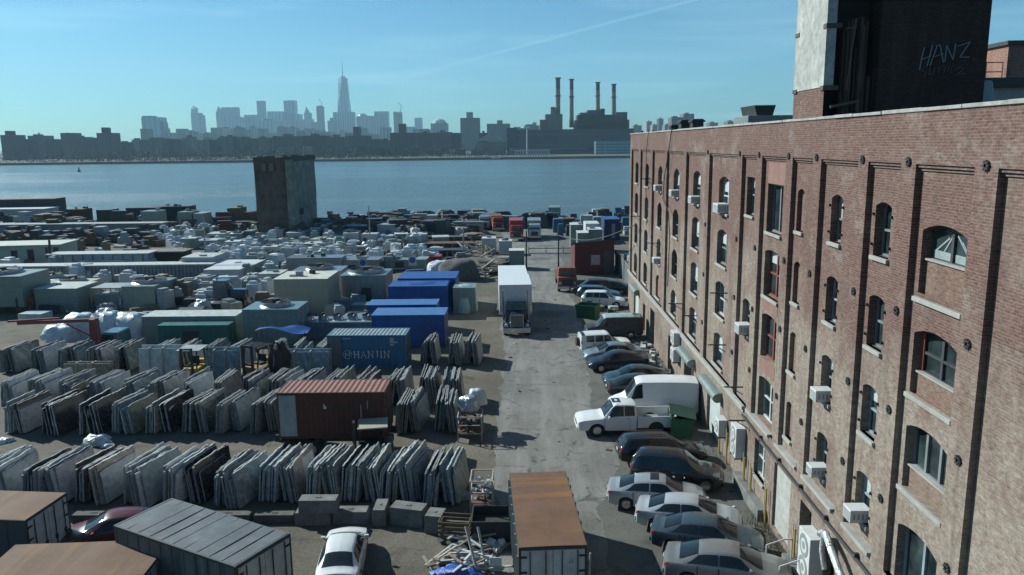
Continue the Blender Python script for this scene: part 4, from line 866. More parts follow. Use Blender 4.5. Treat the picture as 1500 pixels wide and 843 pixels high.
def car(name, label, cat, kind, mat, roof_px, roof_z, ang, group=None, wheels=(-1.38, 1.42), rw=.33, hw=.86, sunroof=False, roofrack=False, glass=GLASS, scale=1.0, plate=False, trim=None, doors=True, sidewin=True, handle=True, pos=None):
    c = P(roof_px[0], roof_px[1], roof_z) if pos is None else Vector(pos); t = thing(name, label, cat, (c.x, c.y, 0), R(ang - 90), group); t.scale = (scale,)*3
    B = Body(kind); b = B.shell(wheels, rw + .07).build('body', [mat, BLACK], t, smooth=38)
    # indices of the roof stations: rear glass lies between 2 and 3, windscreen between 5 and 6
    boxy = kind in (SUV, WAG, JEEP, VAN, OLDVAN, PICK)
    k1, k2 = (5, 6) if kind is not PICK else (4, 5)
    def glz(nm, fn, nu=4, nv=4, off=.012, mt=None, par=None):
        m = MB(); B.patch(m, fn, nu, nv, off); return m.build(nm, mt or glass, par or t, smooth=60)
    glz('windscreen', lambda a, q: (k1 + .08 + .84*a, (6.3 + 2.69*q*2) if q < .5 else -(6.3 + 2.69*(1-q)*2)), 6, 12)
    r0, r1 = (2, 3) if kind in (SED,) else (1, 2)
    if kind is PICK: r0, r1 = 0, 1
    if kind not in (VAN,): glz('rear_window', lambda a, q: (r0 + .1 + .82*a, (6.3 + 2.69*q*2) if q < .5 else -(6.3 + 2.69*(1-q)*2)), 5, 12)
    for sg in (-1, 1):
        if kind is SED: wins = [(2.42, 3.95, 2.93, 3.95), (4.02, 5.62, 4.02, 5.12)]
        elif kind in (SUV, WAG): wins = [(2.12, 2.98, 2.2, 2.98), (3.05, 3.95, 3.05, 3.95), (4.02, 5.62, 4.02, 5.12)]
        elif kind is JEEP: wins = [(2.1, 2.95, 2.1, 2.95), (3.08, 3.95, 3.08, 3.95), (4.08, 5.4, 4.08, 5.1)]
        elif kind is VAN: wins = [(4.55, 5.65, 4.6, 5.1)]
        elif kind is OLDVAN: wins = [(4.5, 5.6, 4.5, 5.12)]
        else: wins = [(1.2, 2.6, 1.3, 2.6), (2.7, 4.65, 2.7, 4.1)]
        for (a0, a1, b0, b1) in wins:
            glz('side_window', lambda a, q: ((a0 + (a1-a0)*a)*(1-q) + (b0 + (b1-b0)*a)*q, sg*(5.14 + .78*q)), 6, 3, .010)
        if doors and kind is not VAN:
            for (a0, a1) in ([(2.9, 3.97), (4.0, 5.9)] if kind not in (PICK, OLDVAN) else [(2.0, 4.9)] if kind is PICK else [(4.4, 5.8)]):
                m = MB(); B.patch(m, lambda a, q: (a0 + (a1-a0)*a, sg*(2.05 + 2.8*q)), 8, 6, .006); d = m.build('door', mat, t, smooth=60)
                for ue in (a0, a1):
                    m = MB(); B.patch(m, lambda a, q: (ue - .022 + .044*a, sg*(1.9 + 3.0*q)), 1, 6, .009); m.build('door_seam', BLACK, d)
                p = B.pt(a0 + .22, sg*4.5); m = MB(); m.box(p.x - .02, p.x + .02, p.y - .08, p.y+.08, p.z - .015, p.z + .015); m.build('handle', CHROME if mat not in (1,) else mat, d)
        # lamps
        n = B.n
        m = MB(); B.patch(m, lambda a, q: (n - 1.25 + 1.05*a, sg*(4.0 + 1.0*q)), 4, 3, .012); m.build('headlight', LAMPW, t)
        if kind in (SUV, WAG, JEEP, OLDVAN): m = MB(); B.patch(m, lambda a, q: (.45 + .75*a, sg*(4.0 + 1.35*q)), 3, 3, .012); m.build('taillight', TAILR, t)
        elif kind is SED: m = MB(); B.patch(m, lambda a, q: (.25 + 1.0*a, sg*(3.9 + 1.1*q)), 3, 3, .012); m.build('taillight', TAILR, t)
        # mirrors
        p = B.pt(k1 + .5, sg*5.0); m = MB(); m.box(p.x - .02 if sg > 0 else p.x - .17, p.x + .17 if sg > 0 else p.x + .02, p.y - .06, p.y + .05, p.z + .02, p.z + .16); m.build('mirror', mat, t, bevel=.02)
    for sg in (-1, 1):
        m = MB(); B.patch(m, lambda a, q: (2.6 + 3.2*a, sg*(1.0 + .55*q)), 8, 2, .008); m.build('sill_trim', BLACK, t)
    # bumpers
    z0 = kind[0][2]; m = MB(); y = kind[0][0]; w_ = kind[1][1]
    m.box(-w_*.86, w_*.86, y - .05, y + .1, z0 - .02, z0 + .2); m.build('bumper', trim or mat, t, bevel=.04)
    y = kind[-1][0]; z0 = kind[-1][2]; m = MB(); m.box(-w_*.8, w_*.8, y - .1, y + .05, z0 - .04, z0 + .13); m.build('bumper', trim or mat, t, bevel=.04)
    m = MB(); m.box(-w_*.5, w_*.5, y + .0, y + .03, z0 + .16, z0 + .24); m.build('grille', BLACK, t)
    m = MB(); m.box(-.16, .16, kind[0][0] - .062, kind[0][0] - .04, kind[0][2] + .24, kind[0][2] + .37)
    m.build('number_plate', WHITEP, t)
    wheels_of(t, wheels, hw, rw)
    if sunroof: m = MB(); B.patch(m, lambda a, q: (4.0 + .62*a, -5 + 10*q if 0 else (7.45 + 1.54*q*2) if q < .5 else -(7.45 + 1.54*(1-q)*2)), 4, 8, .012); m.build('sunroof', GLASS, t)
    if roofrack:
        m = MB()
        for sg in (-1, 1): m.tube([B.pt(2.3 + k*.3, sg*6.6) + Vector((0, 0, .06)) for k in range(9)], .02)
        m.build('roof_rail', CHROME, t)
    return t
G_R = 'cars parked nose to the brick warehouse'; G_N = 'cars parked along the warehouse'
SILV = paint('silver_paint', (.50, .52, .53), .3, .5); WHT = paint('white_car_paint', (.74, .75, .74), .3); NAVY = paint('navy_paint', (.018, .026, .042), .22); TEALD = paint('dark_teal_paint', (.035, .065, .08), .25, .2)
BGREY = paint('blue_grey_paint', (.075, .11, .135), .28, .4); BEIGE = paint('beige_grey_paint', (.30, .30, .29), .32, .5); BLK = paint('black_car_paint', (.013, .012, .013), .2); CHAR = paint('charcoal_paint', (.03, .034, .038), .25, .2); LBLUE = paint('light_blue_paint', (.26, .33, .37), .3, .4); MAROON = paint('maroon_paint', (.11, .018, .02), .3)
BLUECAR = paint('grey_blue_paint', (.10, .16, .20), .3, .3)
car('estate_car', 'black estate car with faded roof, nose to the wall beside the green bin', 'car', WAG, BLK, (970, 637), 1.45, 2, roofrack=True, scale=1.0)
car('parked_suv', 'black crossover with chrome window line and red tail lamp facing the wall', 'car', SUV, BLK, (992, 662), 1.7, -13, roofrack=False, wheels=(-1.38, 1.42), rw=.36)
car('parked_sedan', 'silver sedan with dark sunroof facing the wall', 'car', SED, SILV, (962, 699), 1.42, -10, sunroof=True)
car('parked_sedan', 'pale silver sedan without sunroof between a silver and a blue grey sedan', 'car', SED, paint('pale_silver_paint', (.58, .61, .63), .3, .4), (1009, 729), 1.42, -14)
car('parked_sedan', 'blue grey sedan with red tail lamp second from the bottom of the row', 'car', SED, BGREY, (1036, 759), 1.42, -16)
car('parked_sedan', 'beige grey sedan nearest the camera, at the bottom of the row', 'car', SED, BEIGE, (1066, 803), 1.42, -14, scale=1.05)
car('parked_sedan', 'dark teal sedan facing the road in front of a white van', 'car', SED, TEALD, (931, 536), 1.42, 185)
car('parked_sedan', 'navy sedan facing the road beside the dark teal sedan', 'car', SED, NAVY, (905, 514.4), 1.42, 185)
car('parked_sedan', 'light blue silver sedan facing the road beside the white off-roader', 'car', SED, LBLUE, (897, 502.6), 1.42, 186)
car('parked_sedan', 'charcoal car with red tail lamp mostly hidden behind the white van', 'car', SED, CHAR, (938, 549), 1.42, 4)
car('off_roader', 'white boxy off-roader with spare wheel on its tail', 'car', JEEP, WHT, (885, 488.3), 1.68, 7, wheels=(-1.25, 1.3), rw=.36, hw=.82, scale=1.06)
car('hatchback_car', 'white hatchback with dark windows beyond the green dumpster', 'car', SUV, WHT, (884, 426.5), 1.68, -12, wheels=(-1.38, 1.42), rw=.36)
car('hatchback_car', 'grey blue estate car behind the white hatchback', 'car', WAG, BLUECAR, (878, 419), 1.45, -12)
car('parked_suv', 'black off-road car in front of the dark red shed', 'car', SUV, BLK, (866, 409.5), 1.7, 180)
car('parked_sedan', 'black low car behind the white hatchback by the dark red shed', 'car', SED, BLK, (893, 412), 1.4, 170)
car('cargo_van', 'white high roof cargo van facing the road', 'van', VAN, paint('white_van_paint', (.76, .77, .78), .35), (956, 553.5), 2.46, 177, wheels=(-1.6, 1.75), rw=.36, hw=.92, trim=GREYP)
GV = M('graffiti_van_paint', (.022, .03, .038), .4, var=.2, dirt=.3, dirtcol=(.05, .03, .045), scale=1.4)
tv = car('old_van', 'old dark van with pale roof and graffiti smears on its side', 'van', OLDVAN, GV, (899, 461.5), 2.04, 182, wheels=(-1.4, 1.6), rw=.36, hw=.9)
B_ = Body(OLDVAN); m = MB(); B_.patch(m, lambda a, q: (1.2 + 3.85*a, (6.0 + 2.99*q*2) if q < .5 else -(6.0 + 2.99*(1-q)*2)), 14, 12, .012); m.build('roof', M('pale_teal_roof_paint', (.30, .42, .42), .5, dirt=.3), tv)
m = MB(); rg = random.Random(5)
for k in range(9):
    a, q = rg.uniform(1.6, 4.2), rg.uniform(3.4, 5.8)
    pts = [B_.pt(a + j*.09, -(q + .35*math.sin(j*2.1+k))) + Vector((-.02, 0, 0)) for j in range(6)]; m.tube(pts, .03, n=4)
    pts = [B_.pt(a + j*.09, (q + .35*math.sin(j*2.1+k))) + Vector((.02, 0, 0)) for j in range(6)]; m.tube(pts, .03, n=4)
m.build('graffiti', M('violet_spray', (.12, .07, .11), .7), tv)
# pickup
t = car('pickup_truck', 'white extended cab pickup with open bed beside the white van', 'pickup', PICK, WHT, (914, 587), 1.9, 183, wheels=(-1.75, 1.72), rw=.40, hw=.92, sunroof=False)
m = MB()
m.box(-.95, -.87, -2.9, -.66, .5, 1.18); m.box(.87, .95, -2.9, -.66, .5, 1.18); m.box(-.868, .868, -.72, -.66, .5, 1.18); m.box(-.868, .868, -2.9, -.73, .5, .62); m.build('bed', WHT, t, bevel=.02)
m = MB(); m.box(-.93, .93, -2.96, -2.905, .55, 1.17); tg = m.build('tailgate', WHT, t, bevel=.02); m = MB(); m.box(-.15, .15, -2.985, -2.962, .98, 1.06); m.build('handle', BLACK, tg)
for sg in (-1, 1):
    m = MB(); m.box(sg*.91 - .05, sg*.91 + .05, -2.975, -2.86, .8, 1.12); m.build('taillight', TAILR, t)
    m = MB()
    m.cyl((sg*.958, -1.75, .42), (sg*.962, -1.75, .42), .47, n=24); m.build('wheel_arch', BLACK, t)
m = MB(); m.box(-.9, .9, -3.08, -2.97, .42, .60); m.build('step_bumper', CHROME, t, bevel=.02)
m = MB(); m.box(-.35, .35, .25, .75, 1.935, 1.95); m.build('sunroof', GLASS, t)
m = MB(); m.cyl((-.45, -1.9, .62), (-.45, -1.9, .62), .1); 
m = MB(); m.box(-.5, .4, -2.2, -1.2, .64, .9, tx=.1, ty=.1); ob = m.build('bed_cover', GREYP, t, bevel=.04)
# spare wheel on the off-roader
for o_ in bpy.data.objects:
    if o_.name.startswith('off_roader'): m = MB(); m.cyl((0, -2.0, 1.0), (0, -2.2, 1.0), .34, n=20); m.build('spare_wheel', BLACK, o_, smooth=40)
# white sedan and maroon car of the yard
ra, rb = P(492, 838), P(512, 768.5)
angL = math.degrees(math.atan2((rb-ra).y, (rb-ra).x))
car('parked_sedan', 'white sedan seen from behind among dirt, left of the debris heap', 'car', SED, WHT, (501, 786), 1.42, angL + 1, scale=.96)
car('parked_sedan', 'dark red car half hidden behind the grey roofed container', 'car', SED, MAROON, (170, 752), 1.4, 200)
# road tractor with white box trailer
f0 = P(757.5, 494); bkp = P(748, 423, 0)
t = thing('box_truck', 'dark conventional road tractor pulling a white box trailer down the road', 'truck', (f0.x, f0.y, 0), R(2.2))
DBLUE = paint('dark_tractor_paint', (.03, .048, .085), .22, .2)
TRW = M('white_trailer_skin', (.74, .77, .77), .4, var=.05, dirt=.08, dirtcol=(.5, .5, .47))
m = MB(); m.box(-1.22, 1.22, 0, .28, .32, .82); m.build('bumper', CHROME, t, bevel=.05)
m = MB(); m.box(-.52, .52, .18, .34, .86, 1.92); m.build('grille', M('radiator_mesh', (.16, .17, .18), .4, .6), t); m = MB(); m.bar((-.56, .16, .84), (-.56, .16, 1.98), .08); m.bar((.56, .16, .84), (.56, .16, 1.98), .08); m.box(-.6, .6, .12, .3, 1.93, 2.02); m.build('grille_frame', CHROME, t, bevel=.02)
m = MB(); m.grid(lambda u, v: (lambda a: (-math.cos(a)*.66*(1+.12*v), .3 + 1.55*v, 1.0 + .95*min(1, math.sin(a)*1.25)*(1 + .09*v)))(math.pi*u), 14, 4); m.build('hood', DBLUE, t, smooth=50)
for sg in (-1, 1):
    m = MB(); m.grid(lambda u, v: (sg*(.62 + .6*v), .12 + 1.45*u, .62 + .55*math.sin(math.pi*(.12 + .80*u))), 10, 2); m.build('fender', DBLUE, t, smooth=50)
    m = MB(); m.cyl((sg*.95, .2, .98), (sg*.95, .42, .98), .15, n=14); m.build('headlight', LAMPW, t)
    m = MB(); m.cyl((sg*1.14, 2.65, 1.0), (sg*1.14, 2.65, 3.75), .085, n=12); m.build('exhaust_stack', CHROME, t, smooth=40)
    m = MB(); m.box(sg*1.35 - .1, sg*1.35 + .1, 1.75, 1.82, 1.95, 2.5); m.bar((sg*1.0, 1.8, 2.4), (sg*1.35, 1.8, 2.4), .03); m.build('mirror', CHROME, t)
    m = MB(); m.cyl((sg*.95, 1.9, .62), (sg*.95, 3.3, .62), .3, n=18); m.build('fuel_tank', CHROME, t, smooth=40)
m = MB(); m.box(-1.0, 1.0, 1.72, 3.2, .8, 2.05); m.box(-1.0, 1.0, 1.74, 3.2, 2.052, 2.9, tx=.08, ty=.1); m.build('cab', DBLUE, t, bevel=.08)
m = MB(); m.face(((-.86, 1.735, 2.08), (-.03, 1.72, 2.08), (-.03, 1.80, 2.62), (-.80, 1.815, 2.62))); m.face(((.03, 1.72, 2.08), (.86, 1.735, 2.08), (.80, 1.815, 2.62), (.03, 1.80, 2.62))); m.build('windscreen', GLASS, t)
m = MB(); m.box(-.96, .96, 1.5, 1.83, 2.66, 2.72); m.build('sun_visor', DBLUE, t); m = MB()
for sg in (-1, 1): m.face(((sg*1.006, 1.95, 2.08), (sg*1.006, 2.75, 2.08), (sg*.945, 2.7, 2.7), (sg*.955, 2.0, 2.7)))
m.build('side_window', GLASS, t)
m = MB(); m.box(-.4, .4, .4, 16, .75, .95); m.build('chassis', DARK, t)
z1 = 4.0; lenA, lenB = 5.9, 6.2
m = MB(); m.box(-1.52, 1.55, 4.1, 4.1 + lenA, 1.15, z1); m.build('front_box', TRW, t, bevel=.03)
m = MB(); m.box(-1.50, 1.46, 4.1 + lenA + .12, 4.1 + lenA + lenB, 1.15, z1 - .05); m.build('rear_box', TRW, t, bevel=.03)
for y in (.95, 3.5, 4.7, 13.8, 15.1):
    for sg in (-1, 1):
        m = MB(); m.cyl((sg*.85, y, .5), (sg*1.2, y, .5), .5, n=20); w_ = m.build('wheel', BLACK, t, smooth=40); m = MB(); m.cyl((sg*1.19, y, .5), (sg*1.22, y, .5), .28, n=16); m.build('rim', CHROME, w_)
# lorries by the shore
def lorry(label, px, yb, w, cabm, boxm, rz=180, length=7.0, bh=2.7, name='lorry', flat=False):
    p = P(px, yb); t = thing(name, label, 'truck', (p.x, p.y, 0), R(rz)); s_ = w/2.4
    m = MB(); m.box(-1.1, 1.1, -1.9, -.1, .7, 1.75); m.box(-1.1, 1.1, -1.3, -.1, 1.752, 2.75, tx=.1, ty=.1); m.build('cab', cabm, t, bevel=.1)
    m = MB(); m.face(((-.92, -1.30, 1.85), (.92, -1.30, 1.85), (.86, -1.21, 2.55), (-.86, -1.21, 2.55))); m.build('windscreen', GLASS, t)
    m = MB(); m.box(-.6, .6, -1.96, -1.9, .85, 1.5); m.build('grille', DARK, t); m = MB(); m.box(-1.15, 1.15, -2.05, -1.88, .4, .72); m.build('bumper', CHROME, t, bevel=.03)
    for sg in (-1, 1): m = MB(); m.box(sg*.85-.12, sg*.85+.12, -1.95, -1.88, .95, 1.2); m.build('headlight', LAMPW, t)
    m = MB(); m.box(-1.2, 1.2, .1, length, 1.1, 1.1 + (bh if not flat else .18)); m.build('bed' if flat else 'box', boxm, t, bevel=.03)
    for y in (-1.2, length*.62, length*.82):
        for sg in (-1, 1): m = MB(); m.cyl((sg*.8, y, .48), (sg*1.12, y, .48), .48, n=16); m.build('wheel', BLACK, t, smooth=40)
    return t
ORNG = M('orange_paint', (.40, .075, .02), .5, dirt=.2); BLUEP = M('blue_container_paint', (.03, .11, .19), .5, dirt=.25, dirtcol=(.08, .09, .1)); REDC = M('bright_red_cab', (.34, .035, .03), .4, dirt=.15)
lorry('bright red lorry facing the camera at the far end of the road', 757, 352, 2.5, REDC, REDC, rz=2, length=6, bh=2.4)
lorry('white cab lorry facing the camera at the far end of the road', 783, 350, 2.5, WHITEP, GREENP, rz=0, length=6, bh=2.2)
lorry('orange lorry among the scrap at the shore', 729, 338, 2.5, ORNG, RUST, rz=8, length=6, bh=1.8)
lorry('white tank lorry by the shore left of the orange lorry', 711, 336, 2.5, WHITEP, BLUEP, rz=-5, length=6, bh=1.7)
lorry('dusty red flatbed lorry facing the camera left of the dark red shed', 830, 424, 2.5, M('dusty_red_cab', (.26, .07, .05), .6, dirt=.3), RUST, rz=0, length=7, flat=True)
lorry('green lorry with canvas body by the shore', 812, 330, 2.5, GREENP, GREENP, rz=-4, length=6, bh=2.6)
lorry('white lorry parked by the long shed roofs near the pier', 868, 356, 2.5, WHITEP, WHITEP, rz=0, length=5, bh=2.2)

# ------------------------------------------------------------------ containers
def corr(m, x0, x1, z0, z1, y, out_=-1, depth=.036, pitch=.28, mi=0, axis='x'):
    """corrugated sheet along x (or y), facing out_"""
    n = max(1, int(round((x1-x0)/pitch))); p = (x1-x0)/n; prof = []
    for i in range(n):
        a = x0 + i*p; prof += [(a, 0), (a + p*.28, 0), (a + p*.45, depth), (a + p*.83, depth)]
    prof.append((x1, 0))
    for (a, d), (b, e) in zip(prof, prof[1:]):
        q = [(a, y - out_*d, z0), (b, y - out_*e, z0), (b, y - out_*e, z1), (a, y - out_*d, z1)]
        m.face(q if axis == 'x' else [(r[1], r[0], r[2]) for r in q], mi)
GRROOF = M('grey_metal_roof', (.085, .10, .112), .65, .0, var=.3, scale=.9, dirt=.35, dirtcol=(.18, .19, .19), bump=.15)
def container(name, label, loc, rz, L, Wd, Hh, side, roof, frame, doormat, door_end=1, roof_corr=True, flatside=False, cat='container', base=0, streaks=None):
    """x along the length, doors at the door_end, local y = 0 the side toward the camera"""
    t = thing(name, label, cat, loc, rz); z0, z1 = base + .12, base + Hh
    m = MB()
    if flatside:
        m.box(.06, L-.06, .02, Wd-.02, z0, z1 - .03)
        for k in range(int(L/.6)): m.box(.08 + k*.6, .13 + k*.6, -.004, Wd+.004, z0, z1-.08)
    else:
        corr(m, .1, L-.1, z0, z1-.1, .03, -1); corr(m, .1, L-.1, z0, z1-.1, Wd-.03, 1); xe = .03 if door_end > 0 else L-.03
        corr(m, .1, Wd-.1, z0, z1-.1, xe, -1 if door_end > 0 else 1, axis='y')
        m.face(((.1, .1, z0+.03), (L-.1, .1, z0+.03), (L-.1, Wd-.1, z0+.03), (.1, Wd-.1, z0+.03)))
    m.build('body', side, t)
    m = MB()
    for x in (0, L-.1):
        for y in (0, Wd-.1): m.box(x, x+.1, y, y+.1, base, z1)
    for y in (0, Wd-.08):
        for z in (base, z1-.1): m.box(.101, L-.101, y, y+.08, z, z+.1)
    for x in (0, L-.08):
        for z in (base, z1-.1): m.box(x, x+.08, .101, Wd-.101, z, z+.1)
    m.build('frame', frame, t, bevel=.012)
    m = MB()
    if roof_corr:
        n = int(L/.3)
        for k in range(n): a = .08 + k*(L-.16)/n; m.grid(lambda u, v: (a + u*(L-.16)/n, .08 + v*(Wd-.16), z1 - .03 + .035*(1 if .2 < u < .7 else 0)), 4, 1)
    else: m.grid(lambda u, v: (.02 + u*(L-.04), .02 + v*(Wd-.04), z1 + .012 + .02*math.sin(u*L*2.1)*math.sin(v*3)), 16, 4); [m.box(.1 + k_*.61, .125 + k_*.61, .06, Wd-.06, z1 + .0, z1 + .028) for k_ in range(int((L-.2)/.61) + 1) if roof is GRROOF]
    m.build('roof', roof, t)
    xd = L + .004 if door_end > 0 else -.004; s_ = 1 if door_end > 0 else -1
    for k in range(2):
        ya, yb = (.1, Wd/2 - .012) if k == 0 else (Wd/2 + .012, Wd - .1); m = MB()
        m.box(min(xd, xd - s_*.06), max(xd, xd - s_*.06), ya, yb, z0, z1-.12); d = m.build('door', doormat, t)
        m = MB()
        for yr in (ya + (yb-ya)*.28, ya + (yb-ya)*.78) if Wd > 2 else (ya+.2,): m.cyl((xd + s_*.035, yr, z0 + .02), (xd + s_*.035, yr, z1 - .14), .022, n=6); m.box(xd + s_*.02 - .03, xd + s_*.02 + .03, yr - .06, yr + .06, z0 + .9, z0 + 1.1)
        m.build('lock_rod', DARK, d); m = MB()
        for z in (z0 + .2, z0 + .85, z0 + 1.55, z1 - .4): yh = ya if k == 0 else yb; m.box(xd - .01 if s_ > 0 else xd - .03, xd + .03 if s_ > 0 else xd + .01, yh - .03 if k else yh - .02, yh + .02 if k else yh + .2, z, z + .07) if k == 0 else m.box(xd - .03, xd + .03, yh - .2, yh + .02, z, z + .07)
        m.build('hinge', BLACK, d)
    return t
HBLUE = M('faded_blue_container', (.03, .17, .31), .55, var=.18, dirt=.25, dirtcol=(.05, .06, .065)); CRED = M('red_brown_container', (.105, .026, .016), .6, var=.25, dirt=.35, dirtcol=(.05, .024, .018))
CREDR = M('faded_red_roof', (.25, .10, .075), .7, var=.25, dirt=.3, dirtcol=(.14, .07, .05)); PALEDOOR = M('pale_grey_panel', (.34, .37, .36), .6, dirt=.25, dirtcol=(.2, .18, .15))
a, b = P(481, 540), P(596, 539.5); w = (b-a).length
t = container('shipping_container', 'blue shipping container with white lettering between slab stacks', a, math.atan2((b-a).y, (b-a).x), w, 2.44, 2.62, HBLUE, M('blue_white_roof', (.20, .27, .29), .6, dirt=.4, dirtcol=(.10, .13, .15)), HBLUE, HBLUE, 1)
m = MB(); m.box(.1, 1.12, -.012, .02, .15, 2.5); m.build('panel', M('grey_primer_panel', (.13, .16, .165), .7, dirt=.3), t)
LETW = M('faded_white_lettering', (.80, .84, .85), .7, dirt=.2, dirtcol=(.35, .4, .42))
def text(body, loc, size, mat, par, name='lettering', rot=(R(90), 0, 0), sx=1.0, ext=.004, space=1.0):
    cu = bpy.data.curves.new(name, 'FONT'); cu.body = body; cu.size = size; cu.extrude = ext; cu.space_character = space; cu.align_x = 'LEFT'
    cu.materials.append(mat); o = bpy.data.objects.new(name, cu); COL.objects.link(o); o.parent = par; o.location = loc; o.rotation_euler = rot; o.scale = (sx, 1, 1); return o
# letters with small serifs, built as strokes
def serif_letters(word, x, z, h, mat, par, y=-.014, gap=.16):
    m = MB()
    def st(x0, z0, x1, z1, w=.075): m.bar((x + x0*h, y, z + z0*h), (x + x1*h, y, z + z1*h), .02, w) if abs(x1-x0) > abs(z1-z0) else m.bar((x + x0*h, y, z + z0*h), (x + x1*h, y, z + z1*h), w, .02)
    def sf(xc, zc): m.box(x + (xc-.13)*h, x + (xc+.13)*h, y - .008, y + .008, z + zc*h - .02, z + zc*h + .02)
    for ch in word:
        if ch == 'H': st(.15, 0, .15, 1); st(.75, 0, .75, 1); st(.15, .5, .75, .5, .05); [sf(a, b) for a in (.15, .75) for b in (0, 1)]; wd = .9
        elif ch == 'A': st(.1, 0, .45, 1, .05); st(.45, 1, .8, 0, .09); st(.24, .34, .68, .34, .05); sf(.1, 0); sf(.8, 0); wd = .9
        elif ch == 'N': st(.15, 0, .15, 1, .05); st(.15, 1, .8, 0, .09); st(.8, 0, .8, 1, .05); sf(.15, 0); sf(.12, 1); sf(.8, 1); wd = .95
        elif ch == 'J': st(.4, .1, .4, 1); st(.4, .1, .2, -.12, .06); sf(.4, 1); wd = .62
        elif ch == 'I': st(.2, 0, .2, 1); sf(.2, 0); sf(.2, 1); wd = .4
        x += (wd + gap)*h
    return m.build('lettering', mat, par)
serif_letters('HANJIN', 2.02, .84, .52, LETW, t, gap=.14)
m = MB(); cx, cz, r_ = 1.56, 1.10, .33
for k in range(24):
    p = lambda q: (cx + r_*math.cos(q), -.014, cz + r_*math.sin(q)); m.bar(p(k*math.pi/12), p((k+1)*math.pi/12), .07, .02)
m.bar((cx - .15, -.014, cz - .2), (cx - .15, -.014, cz + .14), .07, .02); m.bar((cx - .15, -.014, cz + .16), (cx + .15, -.014, cz - .16), .075, .02); m.bar((cx + .15, -.014, cz - .14), (cx + .15, -.014, cz + .2), .07, .02)
m.build('emblem', LETW, t); m = MB()
for q in range(4):
    for k in range(3 if q != 2 else 6): m.box(w - 1.22 + k*.1, w - 1.15 + k*.1, -.016, .0, 2.30 - q*.15 + (-.05 if q == 3 else 0), 2.40 - q*.15 + (-.05 if q == 3 else 0))
for k in range(7): m.box(1.2 + k*.1, 1.27 + k*.1, -.016, .0, 2.34, 2.40)
m.build('marking', LETW, t)
# red container on a chassis
a, b = P(409, 643, 1.15), P(566, 641.5, 1.15); w = (b-a).length
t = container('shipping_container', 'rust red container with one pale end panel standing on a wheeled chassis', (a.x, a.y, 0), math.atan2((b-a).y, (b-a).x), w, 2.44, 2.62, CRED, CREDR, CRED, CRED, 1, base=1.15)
m = MB(); m.box(.1, 1.02, -.012, .03, 1.28, 3.62); m.build('panel', PALEDOOR, t)
m = MB()
for k in range(10): m.box(w - 1.35, w - 1.31, -.012, 0, 2.0 + k*.11, 2.07 + k*.11)
for k in range(4): m.box(w - .98, w - .94, -.012, 0, 2.85 + k*.12, 2.92 + k*.12)
m.box(w - 1.0, w - .9, -.012, 0, 2.1, 2.2); m.build('marking', LETW, t)
m = MB(); m.cyl((2.62, -.01, 2.92), (2.62, -.016, 2.92), .09, n=14); m.box(2.54, 2.6, -.016, -.008, 2.95, 3.12); m.build('emblem', LETW, t)
ch = thing('container_chassis', 'black wheeled chassis under the rust red container', 'trailer', (a.x, a.y, 0), math.atan2((b-a).y, (b-a).x)); m = MB()
m.box(-.4, w+.3, .55, .7, .75, 1.14); m.box(-.4, w+.3, 1.75, 1.9, .75, 1.14)
for x in (0, 2, 4, w-.2): m.box(x, x+.15, .05, 2.4, .9, 1.1)
m.build('frame', DARK, ch)
for x in (.6, 1.75):
    for y in (.0, 2.1):
        m = MB(); m.cyl((x, y, .5), (x, y+.32, .5), .5, n=22); w_ = m.build('wheel', BLACK, ch, smooth=40); m = MB(); m.cyl((x, y-.01, .5), (x, y+.02, .5), .27, n=18); m.build('rim', GREYP, w_)
m = MB(); m.bar((w-1.2, .4, 0), (w-1.2, .4, .8), .12); m.bar((w-1.2, 2.0, 0), (w-1.2, 2.0, .8), .12); m.build('leg', DARK, ch)
# storage containers of the foreground
def rustroof():
    m, t, b, N = nodes('rusty_brown_roof'); co = N('ShaderNodeTexCoord').outputs['Object']
    n1 = N('ShaderNodeTexNoise', {'Vector': co, 'Scale': 1.1, 'Detail': 8, 'Roughness': .7}); n2 = N('ShaderNodeTexNoise', {'Vector': N('ShaderNodeMapping', {0: co, 'Scale': (1.0, .09, 1)}).outputs[0], 'Scale': .9, 'Detail': 5, 'Roughness': .55})
    c = N('ShaderNodeMix', {0: N('ShaderNodeMapRange', {0: n1.outputs[0], 1: .3, 2: .7}).outputs[0], 6: (.085, .042, .021, 1), 7: (.135, .066, .032, 1)}, data_type='RGBA').outputs[2]
    c = N('ShaderNodeMix', {0: N('ShaderNodeMapRange', {0: n2.outputs[0], 1: .56, 2: .66, 4: .8}).outputs[0], 6: c, 7: (.19, .088, .02, 1)}, data_type='RGBA').outputs[2]
    c = N('ShaderNodeMix', {0: N('ShaderNodeMapRange', {0: n2.outputs[0], 1: .44, 2: .34, 4: .55}).outputs[0], 6: c, 7: (.07, .047, .036, 1)}, data_type='RGBA').outputs[2]
    t.links.new(c, b.inputs['Base Color']); b.inputs['Roughness'].default_value = .8
    t.links.new(N('ShaderNodeBump', {'Height': n2.outputs[0], 'Strength': .5, 'Distance': .08}).outputs[0], b.inputs['Normal']); return m
RROOF = rustroof()
zt_ = 2.67; p1, p2, p3, p4 = P(745, 692, zt_), P(830, 692, zt_), P(858, 800, zt_), P(762, 803, zt_)
ax = ((p1+p2)/2 - (p3+p4)/2); Lc = ax.length; Wc = 2.5; dirv = -ax.normalized(); ang = math.atan2(dirv.y, dirv.x); mid_ = (p1+p2)/2; side_ = Vector((-dirv.y, dirv.x, 0)); o_ = mid_ - side_*Wc/2
GREYDOOR = M('grey_white_door', (.48, .51, .52), .55, dirt=.15, dirtcol=(.25, .24, .22)); TRIM = M('black_green_trim', (.035, .045, .042), .6, dirt=.3)
